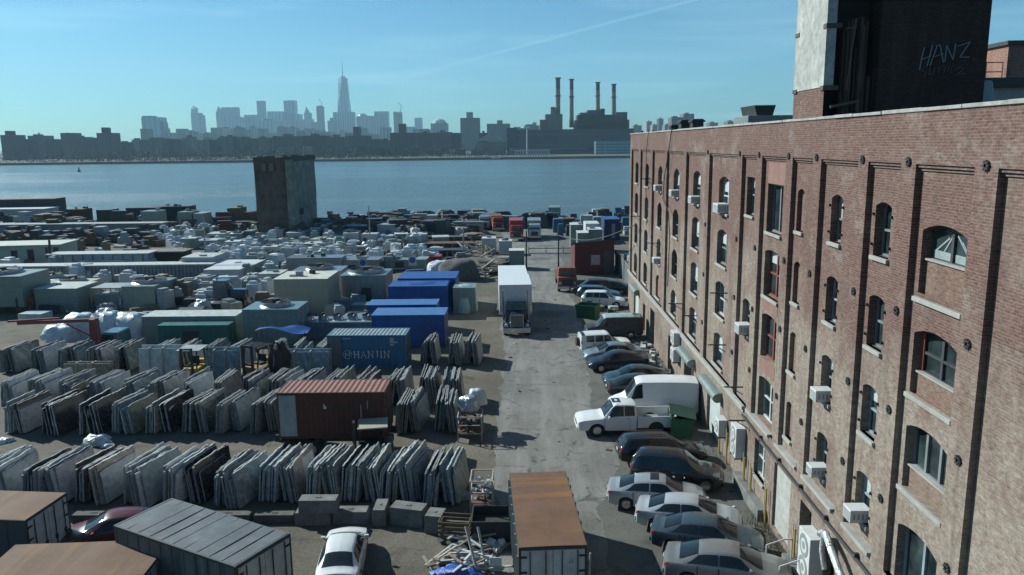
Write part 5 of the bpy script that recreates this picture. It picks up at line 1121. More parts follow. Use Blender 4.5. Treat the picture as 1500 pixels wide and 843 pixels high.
t = container('storage_container', 'storage container with long rusty brown roof and pale doors at bottom centre', (o_.x, o_.y, 0), ang, Lc, Wc, zt_, M('green_grey_side', (.16, .19, .18), .6, dirt=.3), RROOF, TRIM, GREYDOOR, 1, roof_corr=False, flatside=True)
for k in range(9): m = MB(); m.bar((.2 + k*.8, Wc + .03, .1), (.45 + k*.8, Wc + .05, zt_-.1), .06); m.build('strut', GREYP, t); m = MB(); m.bar((.2 + k*.8, -.03, .1), (.45 + k*.8, -.05, zt_-.1), .06); m.build('strut', GREYP, t)
# door number mark
m = MB(); m.box(Lc + .008, Lc + .012, Wc*.74, Wc*.745, 2.0, 2.14); m.box(Lc + .008, Lc + .012, Wc*.78, Wc*.785, 2.0, 2.14); m.box(Lc + .008, Lc + .012, Wc*.74, Wc*.785, 2.06, 2.075); m.build('marking', DARK, t)
zt_ = 2.6
GRROOF = M('grey_metal_roof', (.085, .10, .112), .65, .0, var=.2, scale=.9, dirt=.25, dirtcol=(.18, .19, .19), streak=False, bump=.15)
def roofbox(label, c0, c1, c2, zt, mats, door_end=1, name='storage_container', L=None, Wd=None, **k):
    """c0 = far corner of the length edge nearest the camera side start, c1 = end of that edge, c2 = width point from c0 (pixels on the roof plane)"""
    a, b, c = P(*c0, zt), P(*c1, zt), P(*c2, zt); d = b - a; L = L or d.length; an = math.atan2(d.y, d.x); Wd = Wd or abs((c-a).dot(Vector((-math.sin(an), math.cos(an), 0))))
    return container(name, label, (a.x, a.y, 0), an, L, Wd, zt, *mats, door_end, **k), L, Wd
(t, L_, W_) = roofbox('grey roofed storage container standing askew at bottom left', (166, 770), (345, 831), (246, 728), 3.3, (M('streaky_dark_side', (.10, .11, .105), .7, var=.6, scale=2.2, streak=True, dirt=.3, dirtcol=(.26, .26, .23)), GRROOF, TRIM, GREYDOOR), 1, roof_corr=False, flatside=True)
(t, L_, W_) = roofbox('rusty roofed container with pale doors at the left edge', (-120, 757), (37, 763), (97-157, 720), 2.6, (M('dark_blue_side', (.035, .055, .07), .6, dirt=.25), RROOF, TRIM, GREYDOOR), 1, roof_corr=False, flatside=True, Wd=2.5)
(t, L_, W_) = roofbox('rusty brown roofed container at the bottom left corner', (-40, 853), (211, 843), (-40, 823), 2.6, (M('dark_side', (.05, .055, .055), .6, dirt=.25), RROOF, TRIM, GREYDOOR), 1, roof_corr=False, flatside=True, Wd=2.5)

# ------------------------------------------------------------------ stone slabs on A-frames
pal = {'pale grey': (.27, .29, .29), 'white': (.40, .42, .42), 'blue grey': (.12, .155, .175), 'dark grey': (.045, .05, .053), 'black': (.016, .016, .016), 'brown': (.09, .062, .05), 'tan': (.20, .17, .125), 'grey': (.165, .175, .175), 'green grey': (.11, .13, .115), 'pink grey': (.22, .175, .16)}
SLM = {}
for n_, c_ in pal.items():
    c_ = tuple(x*1.85 for x in c_); SLM[n_] = M('stone_' + n_.replace(' ', '_'), c_, .42 if n_ not in ('black', 'dark grey') else .25, var=.32, scale=3.5, dirt=.3, dirtcol=tuple(x*.5 for x in c_), objrand=.28, veins=True)
EDGE = M('rough_slab_edge', (.42, .44, .43), .85, var=.55, scale=5, objrand=.45); slab_meshes = []
rs = random.Random(21)
for k in range(10):
    m = MB(); L, Hs, th = rs.uniform(2.45, 3.1), rs.uniform(1.5, 1.92), .07; pts = []
    n = 9
    for i in range(n+1): pts.append((L*i/n - L/2, Hs + (rs.uniform(-.05, .02) if 0 < i < n else rs.uniform(-.09, 0))))
    for i in range(4, 0, -1): pts.append((L/2 + rs.uniform(-.05, .015), Hs*i/5))
    pts += [(L/2 - rs.uniform(0, .04), 0), (-L/2 + rs.uniform(0, .04), 0)]
    for i in range(1, 5): pts.append((-L/2 + rs.uniform(-.015, .05), Hs*i/5))
    # y is the long direction, x the thickness
    m.face([(0, y, z) for y, z in pts]); m.face([(th, y, z) for y, z in pts][::-1])
    for (y0_, z0_), (y1_, z1_) in zip(pts, pts[1:] + pts[:1]): m.face([(0, y0_, z0_), (th, y0_, z0_), (th, y1_, z1_), (0, y1_, z1_)][::-1], 1)
    slab_meshes.append(m.mesh('slab', [SLM['grey'], EDGE]))
SLABN = 0; STUFF = MB(); STUFFM = list(SLM.values()) + [EDGE]
ORD = ['first', 'second', 'third', 'fourth', 'fifth', 'sixth', 'seventh', 'eighth', 'ninth', 'tenth', 'eleventh', 'twelfth', 'thirteenth', 'fourteenth', 'fifteenth', 'sixteenth', 'seventeenth', 'eighteenth', 'nineteenth', 'twentieth', 'twenty-first', 'twenty-second', 'twenty-third', 'twenty-fourth']
def rack(X, Y, ang, row, order, cols, n=6, individual=True, seed=0, hs=1.0):
    """an A-frame with slabs leaning on both of its sides"""
    global SLABN
    r = random.Random(seed*97 + int(X*10)); base = Matrix.Translation((X, Y, gz(X, Y))) @ Matrix.Rotation(-R(ang), 4, 'Z')
    t = thing('slab_rack', 'steel A-frame rack under the %s pair of stacks of the %s' % (order, row), 'slab rack', base.translation, -R(ang), 'slab racks of the ' + row); m = MB()
    for y in (-.9, .9): m.bar((-.55, y, .06), (.55, y, .06), .08, .1); m.bar((-.5, y, .1), (0, y, 1.35*hs), .06); m.bar((.5, y, .1), (0, y, 1.35*hs), .06)
    m.build('frame', DARK, t); m = MB(); m.bar((0, -1.1, 1.35*hs), (0, 1.1, 1.35*hs), .07); m.build('ridge_bar', DARK, t)
    for sd in (-1, 1):
        col = cols[0 if sd < 0 else 1]; nn = n + r.randint(-1, 1)
        lead = r.uniform(-.4, .4); tw = r.uniform(-4, 4)
        for k in range(nn):
            cc = col if r.random() < .72 else r.choice(['pale grey', 'white', 'blue grey', 'grey', 'pale grey', 'tan', 'dark grey', 'green grey']); off = .05 + k*r.uniform(.072, .084) ; ln = R(r.uniform(5.6, 7.6))*sd*-1
            mt = Matrix.Translation((sd*(off + .16), lead + r.uniform(-.07, .07), .12)) @ Matrix.Rotation(ln, 4, 'Y') @ Matrix.Rotation(R(tw + r.uniform(-1.3, 1.3)), 4, 'Z')
            me = slab_meshes[r.randrange(len(slab_meshes))]
            if individual and SLABN < 300:
                SLABN += 1; o = bpy.data.objects.new('stone_slab', me); COL.objects.link(o); o.matrix_world = base @ mt @ Matrix.Diagonal((1, r.uniform(.9, 1.04), hs*r.uniform(.9, 1.04), 1)); o.material_slots[0].link = 'OBJECT'; o.material_slots[0].material = SLM[cc]
                tag(o, '%s stone slab in the %s stack of the %s rack from left, %s' % (cc, 'left' if sd < 0 else 'right', order, row), 'stone slab', 'stone slabs of the ' + row)
            else:
                k0 = len(STUFF.v); mm = base @ mt @ Matrix.Diagonal((1, 1, hs, 1)); STUFF.v += [mm @ v.co for v in me.vertices]
                for p in me.polygons: STUFF.f.append(tuple(k0 + i for i in p.vertices)); STUFF.m.append(STUFFM.index(SLM[cc] if p.material_index == 0 else EDGE))
row1 = [(-14, 5), (62, 9), (128, 12), (200, 13), (268, 11), (336, 9), (405, 8), (470, 9), (528, 9), (585, 8), (648, 6)]
c1_ = [('white', 'white'), ('pale grey', 'white'), ('brown', 'tan'), ('white', 'pale grey'), ('white', 'black'), ('blue grey', 'grey'), ('blue grey', 'pink grey'), ('pale grey', 'grey'), ('dark grey', 'green grey'), ('grey', 'blue grey'), ('dark grey', 'blue grey')]
for i, (px, an) in enumerate(row1):
    p = P(px, 749); rack(p.x, 36.0, an, 'front row', ORD[i], c1_[i], n=10, seed=1, hs=1.02)
row2 = [22, 78, 134, 184, 236, 287, 336, 388, 600, 652]
c2_ = [('pale grey', 'brown'), ('brown', 'black'), ('dark grey', 'black'), ('grey', 'blue grey'), ('tan', 'black'), ('dark grey', 'grey'), ('pale grey', 'pale grey'), ('grey', 'pale grey'), ('dark grey', 'blue grey'), ('grey', 'blue grey')]
for i, px in enumerate(row2):
    p = P(px, 638); rack(p.x, 45.6, 8 + rnd.uniform(-2, 2) - (5 if px > 590 else 0), 'second row', ORD[i], c2_[i], n=8, seed=2)
row3 = [8, 52, 98, 142, 188, 232, 276, 318, 362, 404, 446, 488, 532, 578, 622, 660]
for i, px in enumerate(row3):
    p = P(px, 604); cs = (rnd.choice(['pale grey', 'white', 'grey', 'tan', 'brown']), rnd.choice(['pale grey', 'blue grey', 'white', 'grey'])) if px < 420 else (rnd.choice(['dark grey', 'grey']), rnd.choice(['dark grey', 'pale grey'])); rack(p.x, 50.2, 7 + rnd.uniform(-3, 3) - (5 if px > 560 else 0), 'third row', ORD[i], cs, n=7, seed=3)
row4 = [5, 50, 92, 132, 170, 225, 262, 300, 340, 395, 430, 466, 622, 660, 688]
for i, px in enumerate(row4):
    p = P(px, 552); rack(p.x, 58.6 + (1.2 if px > 600 else 0), 4 + rnd.uniform(-3, 3), 'rear row', ORD[i], (rnd.choice(['pale grey', 'white', 'grey']), rnd.choice(['blue grey', 'grey', 'pale grey'])), n=6, seed=4, individual=SLABN < 300)
if STUFF.f: struct(STUFF.build('stone_slabs', STUFFM), 'stuff')
# strapped slab bundles facing the camera
def bundle(label, x0, x1, yb, yt, mat, n=3, lean=6, name='strapped_bundle'):
    a, b = P(x0, yb), P(x1, yb); w = b.x - a.x; h = PY(x0, yt, a.y).z; t = thing(name, label, 'slab bundle', (a.x, a.y, 0), 0)
    for k in range(n):
        m = MB(); m.T = Matrix.Translation((k*.05, .16*k, .1)) @ Matrix.Rotation(-R(lean), 4, 'X'); m.box(0, w, 0, .09, 0, h*(1 - .04*k*(1 if k % 2 else -1)) - .1); m.build('slab', mat, t)
    m = MB()
    for x in (w*.28, w*.62): m.bar((x, -.05, .1), (x, .12, h + .05), .09, .09); m.bar((x, .1, h + .02), (x, .16*n + .3, h+.02), .09, .07)
    m.build('strap', PALEWOOD, t); return t
for lab, x0, x1, yb, yt, c in (('strapped pale blue slab bundle left of the small yellow forklift', 205, 262, 557, 512, 'pale grey'), ('strapped grey slab bundle right of the small yellow forklift', 302, 348, 557, 515, 'blue grey'), ('low strapped grey slab bundle left of the blue lettered container', 412, 482, 553, 517, 'blue grey'), ('brown slabs laid low before the rear row at left', 94, 160, 556, 534, 'tan')):
    bundle(lab, x0, x1, yb, yt, SLM[c])

# ------------------------------------------------------------------ concrete blocks, scrap, small yard things
def block(label, x0, x1, yb, h, d=.75, rz=0, mat=CONC, name='concrete_block', cat='concrete block', z=0, group=None):
    a, b = P(x0, yb, z), P(x1, yb, z); w = (b-a).length; m = MB(); m.box(0, w, 0, d, 0, h, tx=.02, ty=.02); m.box(w*.42, w*.58, d*.42, d*.58, h-.01, h + .03); m.T = Matrix.Rotation(R(rnd.uniform(-2, 2)), 4, 'Y'); o = m.build(name, mat, bevel=.035); o.location = (a.x, a.y, z); o.rotation_euler = (0, 0, R(rz)); return tag(o, label, cat, group)
GB = 'concrete blocks along the front row'
block('concrete block lying on two others left of the white sedan', 437, 493, 753, .62, .7, 0, z=.66, group=GB)
block('long concrete block under the raised block left of the white sedan', 432, 484, 771, .62, .7, 0, group=GB); block('dirty concrete block behind the white sedan', 487, 538, 769, .6, .7, 0, group=GB)
block('upright concrete block end right of the white sedan', 546, 565, 772, .8, 1.2, 0, group=GB); block('large pale concrete block askew right of the white sedan', 571, 622, 769, .85, .8, -14, group=GB); block('pale square concrete block left of the wooden crate', 622, 648, 782, .85, .9, -10, group=GB)
for k, (x0, x1) in enumerate(((372, 430), (300, 366), (105, 165))): block(['low concrete barrier behind the grey roofed container', 'low concrete barrier left of the barrier by the raised block', 'low concrete barrier by the dark red car'][k], x0, x1, 768, .42, .5, 0, mat=M('dirty_concrete', (.10, .10, .09), .9, var=.4, dirt=.5, dirtcol=(.05, .045, .04)), group=GB)
block('pale stone kerb piece lying right of the last front row stack', 676, 690, 735, .3, .5, 20, mat=STONE, name='stone_piece', cat='stone')
# wooden crate
p = P(642, 797); t = thing('wooden_crate', 'open brown wooden crate of slats right of the concrete blocks', 'crate', p, R(-8))
for k in range(4):
    m = MB()
    for q in range(5):
        z = .08 + q*.2
        if k == 0: m.box(0, 1.35, 0, .04, z, z+.13)
        if k == 1: m.box(0, 1.35, .9, .94, z, z+.13)
        if k == 2: m.box(0, .04, .05, .89, z, z+.13)
        if k == 3: m.box(1.31, 1.35, .05, .89, z, z+.13)
    m.build('side', M('crate_wood', (.13, .095, .06), .85, var=.3), t)
m = MB(); m.box(.05, 1.3, .05, .89, .02, .3); m.build('content', M('scrap_fill', (.18, .17, .15), .8, var=.7, scale=9), t)
# wire cage with bottles/scrap on a stand
def cage(label, x0, x1, yb, h0, h1, d, fill, name='wire_cage'):
    a, b = P(x0, yb), P(x1, yb); w = b.x - a.x; t = thing(name, label, 'cage', a); m = MB()
    for x in (0, w):
        for y in (0, d): m.bar((x, y, 0), (x, y, h1), .07)
    for z in (h0, (h0+h1)/2, h1):
        m.bar((0, 0, z), (w, 0, z), .05); m.bar((0, d, z), (w, d, z), .05); m.bar((0, 0, z), (0, d, z), .05); m.bar((w, 0, z), (w, d, z), .05)
    m.build('frame', PALEWOOD, t); m = MB(); m.box(.02, w-.02, .02, d-.02, h0, h0+.06); m.build('shelf', RUST, t)
    r = random.Random(len(label)); m = MB()
    for k in range(46):
        c = Vector((r.uniform(.1, w-.1), r.uniform(.1, d-.1), r.uniform(h0+.08, h1-.1))); s = r.uniform(.04, .13); m.T = Matrix.Translation(c) @ Matrix.Rotation(r.uniform(0, 3), 4, Vector((r.uniform(-1, 1), r.uniform(-1, 1), 1)).normalized()); m.box(-s, s, -s*.6, s*.6, -s*.5, s*.5, r.randrange(2))
    m.T = Matrix(); m.build('scrap', fill, t)['kind'] = 'stuff'; return t
cage('pale framed cage of bright scrap right of the front row', 690, 722, 768, .95, 2.05, 1.3, [WRAP, STEEL])
cage('tall rusty rack under foil wrapped bales at the end of the second row', 671, 706, 648, .5, 1.5, 1.4, [RUST, DARK], 'pallet_rack')
def blob(m, c, sx, sy, sz, seed, rough=.18, nu=18, nv=10):
    r = random.Random(seed); ph = [r.uniform(0, 6.28) for _ in range(6)]
    def f(u, v):
        a = 2*math.pi*u; b = v*math.pi/2; k = 1 + rough*(math.sin(3*a+ph[0])*math.sin(2*b+ph[1]) + .6*math.sin(7*a+ph[2])*math.cos(5*b+ph[3]) + .4*math.sin(13*a + ph[4])*math.sin(9*b+ph[5]))
        cb = math.cos(b)**.55; return (c[0] + sx*cb*math.cos(a)*k, c[1] + sy*cb*math.sin(a)*k, c[2] + sz*math.sin(b)**.8*(1 + rough*.8*math.sin(5*a+ph[1])*math.cos(b)))
    m.grid(f, nu, nv)
def lump(name, label, cat, px, yb, sx, sy, sz, mat, seed=1, z=0, rough=.18, group=None, loc=None):
    p = Vector(loc) if loc else P(px, yb, z); m = MB(); blob(m, (0, 0, 0), sx, sy, sz, seed, rough); o = m.build(name, mat, smooth=50); o.location = (p.x, p.y + (0 if loc else sy*.8), p.z); return tag(o, label, cat, group)
FOIL = M('silver_foil_wrap', (.5, .53, .55), .22, .6, var=.3, scale=4, bump=.9)
q_ = P(688, 640); lump('wrapped_bale', 'silver wrapped bale in front on the rusty rack', 'bale', 0, 0, .62, .5, .85, FOIL, 3, loc=(q_.x - .02, q_.y + .5, 1.52)); lump('wrapped_bale', 'white wrapped bale with yellow top behind on the rusty rack', 'bale', 0, 0, .58, .45, .95, WRAP, 4, loc=(q_.x + .35, q_.y + 1.45, 1.52))
lump('plastic_sheet', 'crumpled translucent plastic sheet on dirt before the second row', 'plastic sheet', 138, 655, .75, .45, .55, WRAP, 9, rough=.4); lump('plastic_sheet', 'small crumpled plastic scrap right beside the larger sheet', 'plastic sheet', 155, 657, .35, .25, .18, WRAP, 10, rough=.4); lump('plastic_sheet', 'blue plastic scrap at the left edge by the second row', 'plastic sheet', 2, 650, .5, .3, .25, WRAP, 12, rough=.4)
# debris heap with blue tarp at bottom centre
dr = random.Random(77)
lump('blue_tarp', 'crumpled bright blue tarp on the debris heap at bottom centre', 'tarp', 672, 853, .9, .5, .42, M('bright_blue_tarp', (.012, .10, .42), .35, var=.4, bump=.9, scale=3), 14, rough=.35)
gl = 'debris of the bottom centre heap'
for k in range(34):
    c = P(dr.triangular(628, 735, 665), dr.uniform(800, 843)); L = dr.uniform(.3, 1.9); an = dr.uniform(-.5, 1.2) if k % 3 else dr.uniform(0, 3); m = MB(); m.T = Matrix.Rotation(an, 4, 'Z') @ Matrix.Rotation(dr.uniform(-.25, .25), 4, 'Y'); m.box(-L/2, L/2, -.05, .05, 0, .05); o = m.build('timber_scrap', dr.choice([PALEWOOD, PALEWOOD, WOOD, WHITEP])); o.location = (c.x, c.y, .12 + dr.uniform(0, .45)); tag(o, 'loose stick of pale timber in the heap by the blue tarp', 'timber', gl)
for k in range(26):
    c = P(dr.triangular(622, 740, 670), dr.uniform(790, 843)); s = dr.uniform(.06, .18); m = MB(); m.T = Matrix.Rotation(dr.uniform(0, 3), 4, 'Z') @ Matrix.Rotation(dr.uniform(-.6, .6), 4, 'X'); m.box(-s, s, -s*.8, s*.8, 0, s*.6); o = m.build('litter', dr.choice([WHITEP, WRAP, CONC, STEEL])); o.location = (c.x, c.y, .02 + dr.uniform(0, .25)); tag(o, 'small pale scrap lying about the heap by the blue tarp', 'litter', gl)
for k, (x0, y0_, x1, y1_) in enumerate(((682, 771, 700, 843), (700, 772, 711, 826), (620, 815, 640, 843))):
    a = P(x1, y1_, .1); b = PY(x0, y0_, a.y + .9); m = MB(); m.bar(a, b, .09); o = m.build('steel_bar', PALEWOOD if k == 2 else GREYP); tag(o, ['longest leaning pale bar over the debris heap', 'darker leaning bar right of the longest bar', 'bar lying left of the blue tarp heap'][k], 'bar')
m = MB(); a = P(717, 838); m.box(0, .5, 0, .06, 0, .62); o = m.build('scrap_board', WHITEP, bevel=.05); o.location = a; tag(o, 'small white panel standing right of the blue tarp', 'panel')
p = P(690, 800); t = thing('steel_skip', 'dark open steel skip behind the leaning bars', 'skip', (p.x, p.y, 0)); m = MB()
for b_ in ((0, 2.3, 0, .06, 0, 1.1), (0, 2.3, 1.5, 1.56, 0, 1.1), (0, .06, .06, 1.5, 0, 1.1), (2.24, 2.3, .06, 1.5, 0, 1.1), (0, 2.3, 0, 1.56, 0, .05)): m.box(*b_)
m.build('body', M('black_skip_paint', (.02, .022, .022), .7, dirt=.3), t); m = MB(); m.box(.1, 2.2, .1, 1.45, .55, .7); m.build('content', M('dark_waste', (.04, .038, .034), .9, var=.7, scale=8, bump=1), t)
# bags and rubbish behind the maroon car
for k, (px, py, s) in enumerate(((148, 802, .35), (158, 798, .3), (125, 812, .3), (137, 815, .25))): lump('rubbish_bag', ['white bag beside the dark red car', 'pale bag right of the white bag by the dark red car', 'grey bag near the rusty roofed container', 'small pale bag between car and grey roofed container'][k], 'bag', px, py, s, s*.8, s*1.1, [WRAP, WHITEP, GREYP, WRAP][k], 30 + k)
# forklifts
def forklift(label, px, yb, rz, col, roof=True, scale=1.0, roofm=None):
    p = P(px, yb); t = thing('forklift', label, 'forklift', (p.x, p.y, 0), R(rz)); t.scale = (scale,)*3
    m = MB(); m.box(-.6, .6, -1.0, .6, .35, 1.05, ty=.05); m.box(-.6, .6, -1.25, -.7, .45, 1.3, ty=.1); m.build('body', col, t, bevel=.06)
    for sx in (-.5, .5):
        for q_ in (((sx, .55, 1.0), (sx, .35, 2.15)), ((sx, -.8, 1.2), (sx, -.7, 2.15))): m = MB(); m.bar(q_[0], q_[1], .07); m.build('cage_post', DARK, t)
    m = MB()
    if roofm: m.box(-.75, .75, -.95, .55, 2.15, 2.22)
    else:
        for k in range(6): m.box(-.55, .55, -.75 + k*.22, -.70 + k*.22, 2.15, 2.2)
        m.box(-.57, -.5, -.8, .45, 2.12, 2.2); m.box(.5, .57, -.8, .45, 2.12, 2.2)
    m.build('roof', roofm or DARK, t, bevel=.01)
    m = MB()
    for sx in (-.32, .32): m.box(sx - .06, sx + .06, .68, .82, .05, 2.4)
    m.box(-.4, .4, .7, .8, 2.3, 2.4); m.box(-.4, .4, .7, .8, 1.2, 1.3); m.build('mast', DARK, t); m = MB()
    for sx in (-.28, .28): m.box(sx - .06, sx+.06, .83, 1.95, .1, .15); m.box(sx-.06, sx+.06, .83, .88, .15, .7)
    m.build('fork', DARK, t); m = MB(); m.box(-.25, .25, -.55, -.05, 1.05, 1.15); m.box(-.25, .25, -.6, -.5, 1.15, 1.6); m.build('seat', BLACK, t, bevel=.03)
    for y, r in ((.35, .36), (-.8, .28)):
        for sx in (-.55, .55): m = MB(); m.cyl((sx - .12, y, r), (sx + .12, y, r), r, n=18); m.build('wheel', BLACK, t, smooth=40)
    return t
forklift('small yellow forklift with grey canopy between strapped bundles', 284, 560, 180, YELLOWP, roofm=GREYP, scale=1.15); forklift('yellow brown forklift beside a round white tank at centre left', 378, 560, 160, M('ochre_paint', (.30, .18, .04), .6, dirt=.3), scale=1.25)
forklift('dark forklift with tan canopy in front of the rust red container', 543, 680, 100, M('dark_forklift_paint', (.05, .05, .045), .6, dirt=.3), roofm=TANP, scale=1.05)
lump('round_tank', 'round cream tank top beside the yellow brown forklift', 'tank', 362, 553, .55, .55, .9, M('cream_tank', (.6, .56, .45), .4), 41, rough=.02); lump('tarp_heap', 'tall black tarp draped over a stand by the centre left forklift', 'tarp', 408, 560, .75, .5, 2.9, M('black_tarp', (.018, .017, .02), .55, bump=.8, scale=3), 44, rough=.3)
p = P(405, 530); t = thing('blue_canopy', 'small blue tarp canopy on poles behind the rear row', 'canopy', (p.x, p.y+1.5, 0)); m = MB(); m.grid(lambda u, v: (-1.9 + 4.2*u, -.6 + 1.4*v, 2.35 + .25*math.sin(u*6)*math.sin(v*3+1) - .5*max(0, u-.6)), 12, 5); m.build('sheet', BLUETARP, t, smooth=50); m = MB()
for x in (-1.8, 2.1):
    for y in (-.5, .7): m.cyl((x, y, 0), (x, y, 2.2), .04, n=6)
m.build('pole', DARK, t)

# ------------------------------------------------------------------ cooling units and boxes of the middle yard
def unit(name, label, cat, x0, x1, yb, yt, depth, mat, top=None, fans=0, seams=0, rz=0, legs=0, fanr=None, roofmat=None, group=None, louvre=False, openframe=False, sheet=None, bev=.03):
    """box standing on the ground: (x0..x1, yb) its camera-side base line, yt its front top edge in the photograph"""
    a, b = P(x0, yb), P(x1, yb); w = (b - a).length; h = PY(x0, yt, a.y).z; t = thing(name, label, cat, (a.x, a.y, 0), R(rz), group)
    z0 = legs
    m = MB()
    if openframe:
        for x in (0, w*.33, w*.66, w-.1):
            for y in (0, depth-.1): m.box(x, x+.1, y, y+.1, 0, h)
        m.box(0, w, 0, depth, h-.15, h-.02); m.box(0, w, .3, depth, .1, .3); m.box(.2, w-.2, .5, depth-.3, .3, h*.6)
    else: m.box(0, w, 0, depth, z0, h)
    if seams:
        for k in range(1, seams): x = w*k/seams; m.box(x - .03, x + .03, -.035, .02, z0 + .05, h - .05)
        ns = max(1, int(depth/ (w/seams)))
        for k in range(1, ns): y = depth*k/ns; m.box(w - .02, w + .035, y - .03, y + .03, z0 + .05, h-.05)
    elif not openframe and w > 2.2:
        for zq in (.33, .66): m.box(-.012, w + .012, -.012, .3, z0 + (h-z0)*zq - .02, z0 + (h-z0)*zq + .02)
        for k in range(1, 3): m.box(w*k/3 - .02, w*k/3 + .02, -.016, .1, z0 + .04, h - .04)
        m.box(w - .1, w + .014, depth*.48, depth*.52, z0+.05, h-.05)
    m.build('casing', mat, t, bevel=bev)
    if not openframe and not sheet and mat is not BLUETARP and w > 2.5 and rnd.random() < .6:
        px_ = rnd.uniform(.1, .6)*w; m = MB(); m.box(px_, px_ + w*.22, -.05, -.017, z0 + (h-z0)*.1, z0 + (h-z0)*rnd.uniform(.5, .85)); m.build('hatch', rnd.choice([GREYP, GREENP, DARK]), t)
    if not openframe and not sheet and mat is not BLUETARP and w > 1.8 and fans == 0 and rnd.random() < .75:
        for k in range(rnd.randint(1, 3)):
            cx, cy = rnd.uniform(.2, .8)*w, rnd.uniform(.2, .75)*depth; m = MB(); zz = h + (.045 if roofmat else -.01)
            if rnd.random() < .5: m.cyl((cx, cy, zz), (cx, cy, zz + rnd.uniform(.15, .5)), rnd.uniform(.12, .4), n=12)
            else: m.box(cx - .3, cx + rnd.uniform(.2, .9), cy - .25, cy + .3, zz, zz + rnd.uniform(.12, .5))
            m.build('roof_vent', rnd.choice([GREYP, DARK, STEEL, GREENP]), t)
    if roofmat: m = MB(); m.box(-.03, w+.03, -.03, depth+.03, h + .002, h + .05); m.build('roof', roofmat, t)
    if legs:
        m = MB()
        for x in (.1, w-.25):
            for y in (.1, depth-.25): m.box(x, x+.15, y, y+.15, 0, z0)
        m.build('leg', DARK, t)
    if louvre:
        m = MB(); n = int((h - z0)/.16)
        for k in range(n): m.box(w*.1, w*.9, -.03, .0, z0 + .1 + k*.16, z0 + .18 + k*.16)
        m.build('louvre', DARK, t)
    for k in range(fans):
        cx = w*(k+.5)/fans; r = fanr or min(w/fans, depth)*.42; cy = depth*.5; ht = h + (.05 if roofmat else 0)
        m = MB(); m.lathe((cx, cy, ht), [(r*1.12, 0), (r*1.02, .12), (r, .38), (r*.95, .38), (r*.93, .05)], n=28); ring = m.build('fan_ring', STEEL, t, smooth=40)
        m = MB(); m.cyl((cx, cy, ht + .02), (cx, cy, ht + .30), r*.95, n=28); m.cyl((cx, cy, ht+.3), (cx, cy, ht + .62), r*.3, n=14)
        for q in range(6):
            an = q*math.pi/3; m.face([(cx + r*.15*math.cos(an), cy + r*.15*math.sin(an), ht+.45), (cx + r*.9*math.cos(an - .2), cy + r*.9*math.sin(an-.2), ht + .36), (cx + r*.9*math.cos(an + .2), cy + r*.9*math.sin(an+.2), ht+.5)])
        for q in range(4): m.bar((cx - r*.95, cy - r*.45 + q*r*.3, ht+.42), (cx + r*.95, cy - r*.45 + q*r*.3, ht + .42), .05)
        m.build('fan', DARK, ring)
    if sheet:
        m = MB(); blob(m, (w/2, depth/2, h*.0), w*.56, depth*.56, h + .12, len(label), .04, 24, 12); m.build('sheet', sheet, t, smooth=50)
    return t
TEALC = M('teal_container_paint', (.02, .13, .125), .5, dirt=.3, dirtcol=(.03, .07, .07)); PALET = M('pale_roof_sheet', (.46, .48, .46), .6, dirt=.25); DUSTW = M('dusty_white_metal', (.47, .50, .50), .5, var=.1, dirt=.22, dirtcol=(.36, .35, .32))
TEALG = M('teal_grey_metal', (.20, .30, .31), .4, .4, var=.15, dirt=.25)
U = unit
U('cooling_unit', 'big tan box unit with pale top before the steel fan units', 'cooling unit', 404, 481, 463, 410, 5.0, TANP, roofmat=M('cream_roof', (.62, .60, .50), .5))
U('cooling_tower', 'tall galvanised cooling tower with fan right of the tan box', 'cooling tower', 500, 566, 446, 404, 4.6, STEEL, fans=1, seams=5, fanr=1.9)
U('cooling_tower', 'galvanised cooling tower with fan behind the tan box', 'cooling tower', 428, 500, 436, 398, 4.0, STEEL, fans=1, seams=4, fanr=1.5)
U('cooling_tower', 'teal grey cooling tower with single round fan behind the blue canopy', 'cooling tower', 358, 438, 506, 454, 3.6, TEALG, fans=1, seams=5, fanr=1.25)
U('tarped_unit', 'largest unit under dark blue tarp, far one', 'tarped unit', 584, 668, 452, 409, 4.5, BLUETARP, roofmat=BLUETARP, bev=.12)
U('tarped_unit', 'crumpled blue tarp covered unit in front of the far one', 'tarped unit', 570, 655, 463, 420, 3.6, BLUETARP, sheet=BLUETARP, bev=.15)
U('tarped_unit', 'long flat blue tarped box behind the nearest blue box', 'tarped unit', 539, 640, 487, 448, 2.6, BLUETARP, roofmat=M('pale_blue_tarp', (.05, .16, .38), .5, var=.15), bev=.05)  # top sheet in a paler copy of the tarp blue
U('tarped_unit', 'nearest flat topped blue tarped box behind the blue lettered container', 'tarped unit', 546, 652, 510, 463, 3.0, BLUETARP, roofmat=MATS['pale_blue_tarp'], bev=.05)
U('wrapped_pallet', 'teal wrapped pallet load beside the blue tarped units', 'pallet load', 664, 697, 459, 422, 2.6, GREENP, sheet=M('teal_wrap', (.36, .48, .46), .3, var=.2, bump=.7, scale=3))
U('shipping_container', 'teal container with corrugated side at centre left', 'container', 234, 335, 512, 478, 2.4, TEALC, seams=12, roofmat=TEALC)
U('shipping_container', 'pale topped grey container behind the teal container', 'container', 211, 346, 505, 465, 2.6, GREENP, roofmat=PALET)
U('flat_unit', 'flat teal slatted unit left of the pale topped container', 'unit', 190, 226, 492, 466, 3.0, TEALG, seams=6)
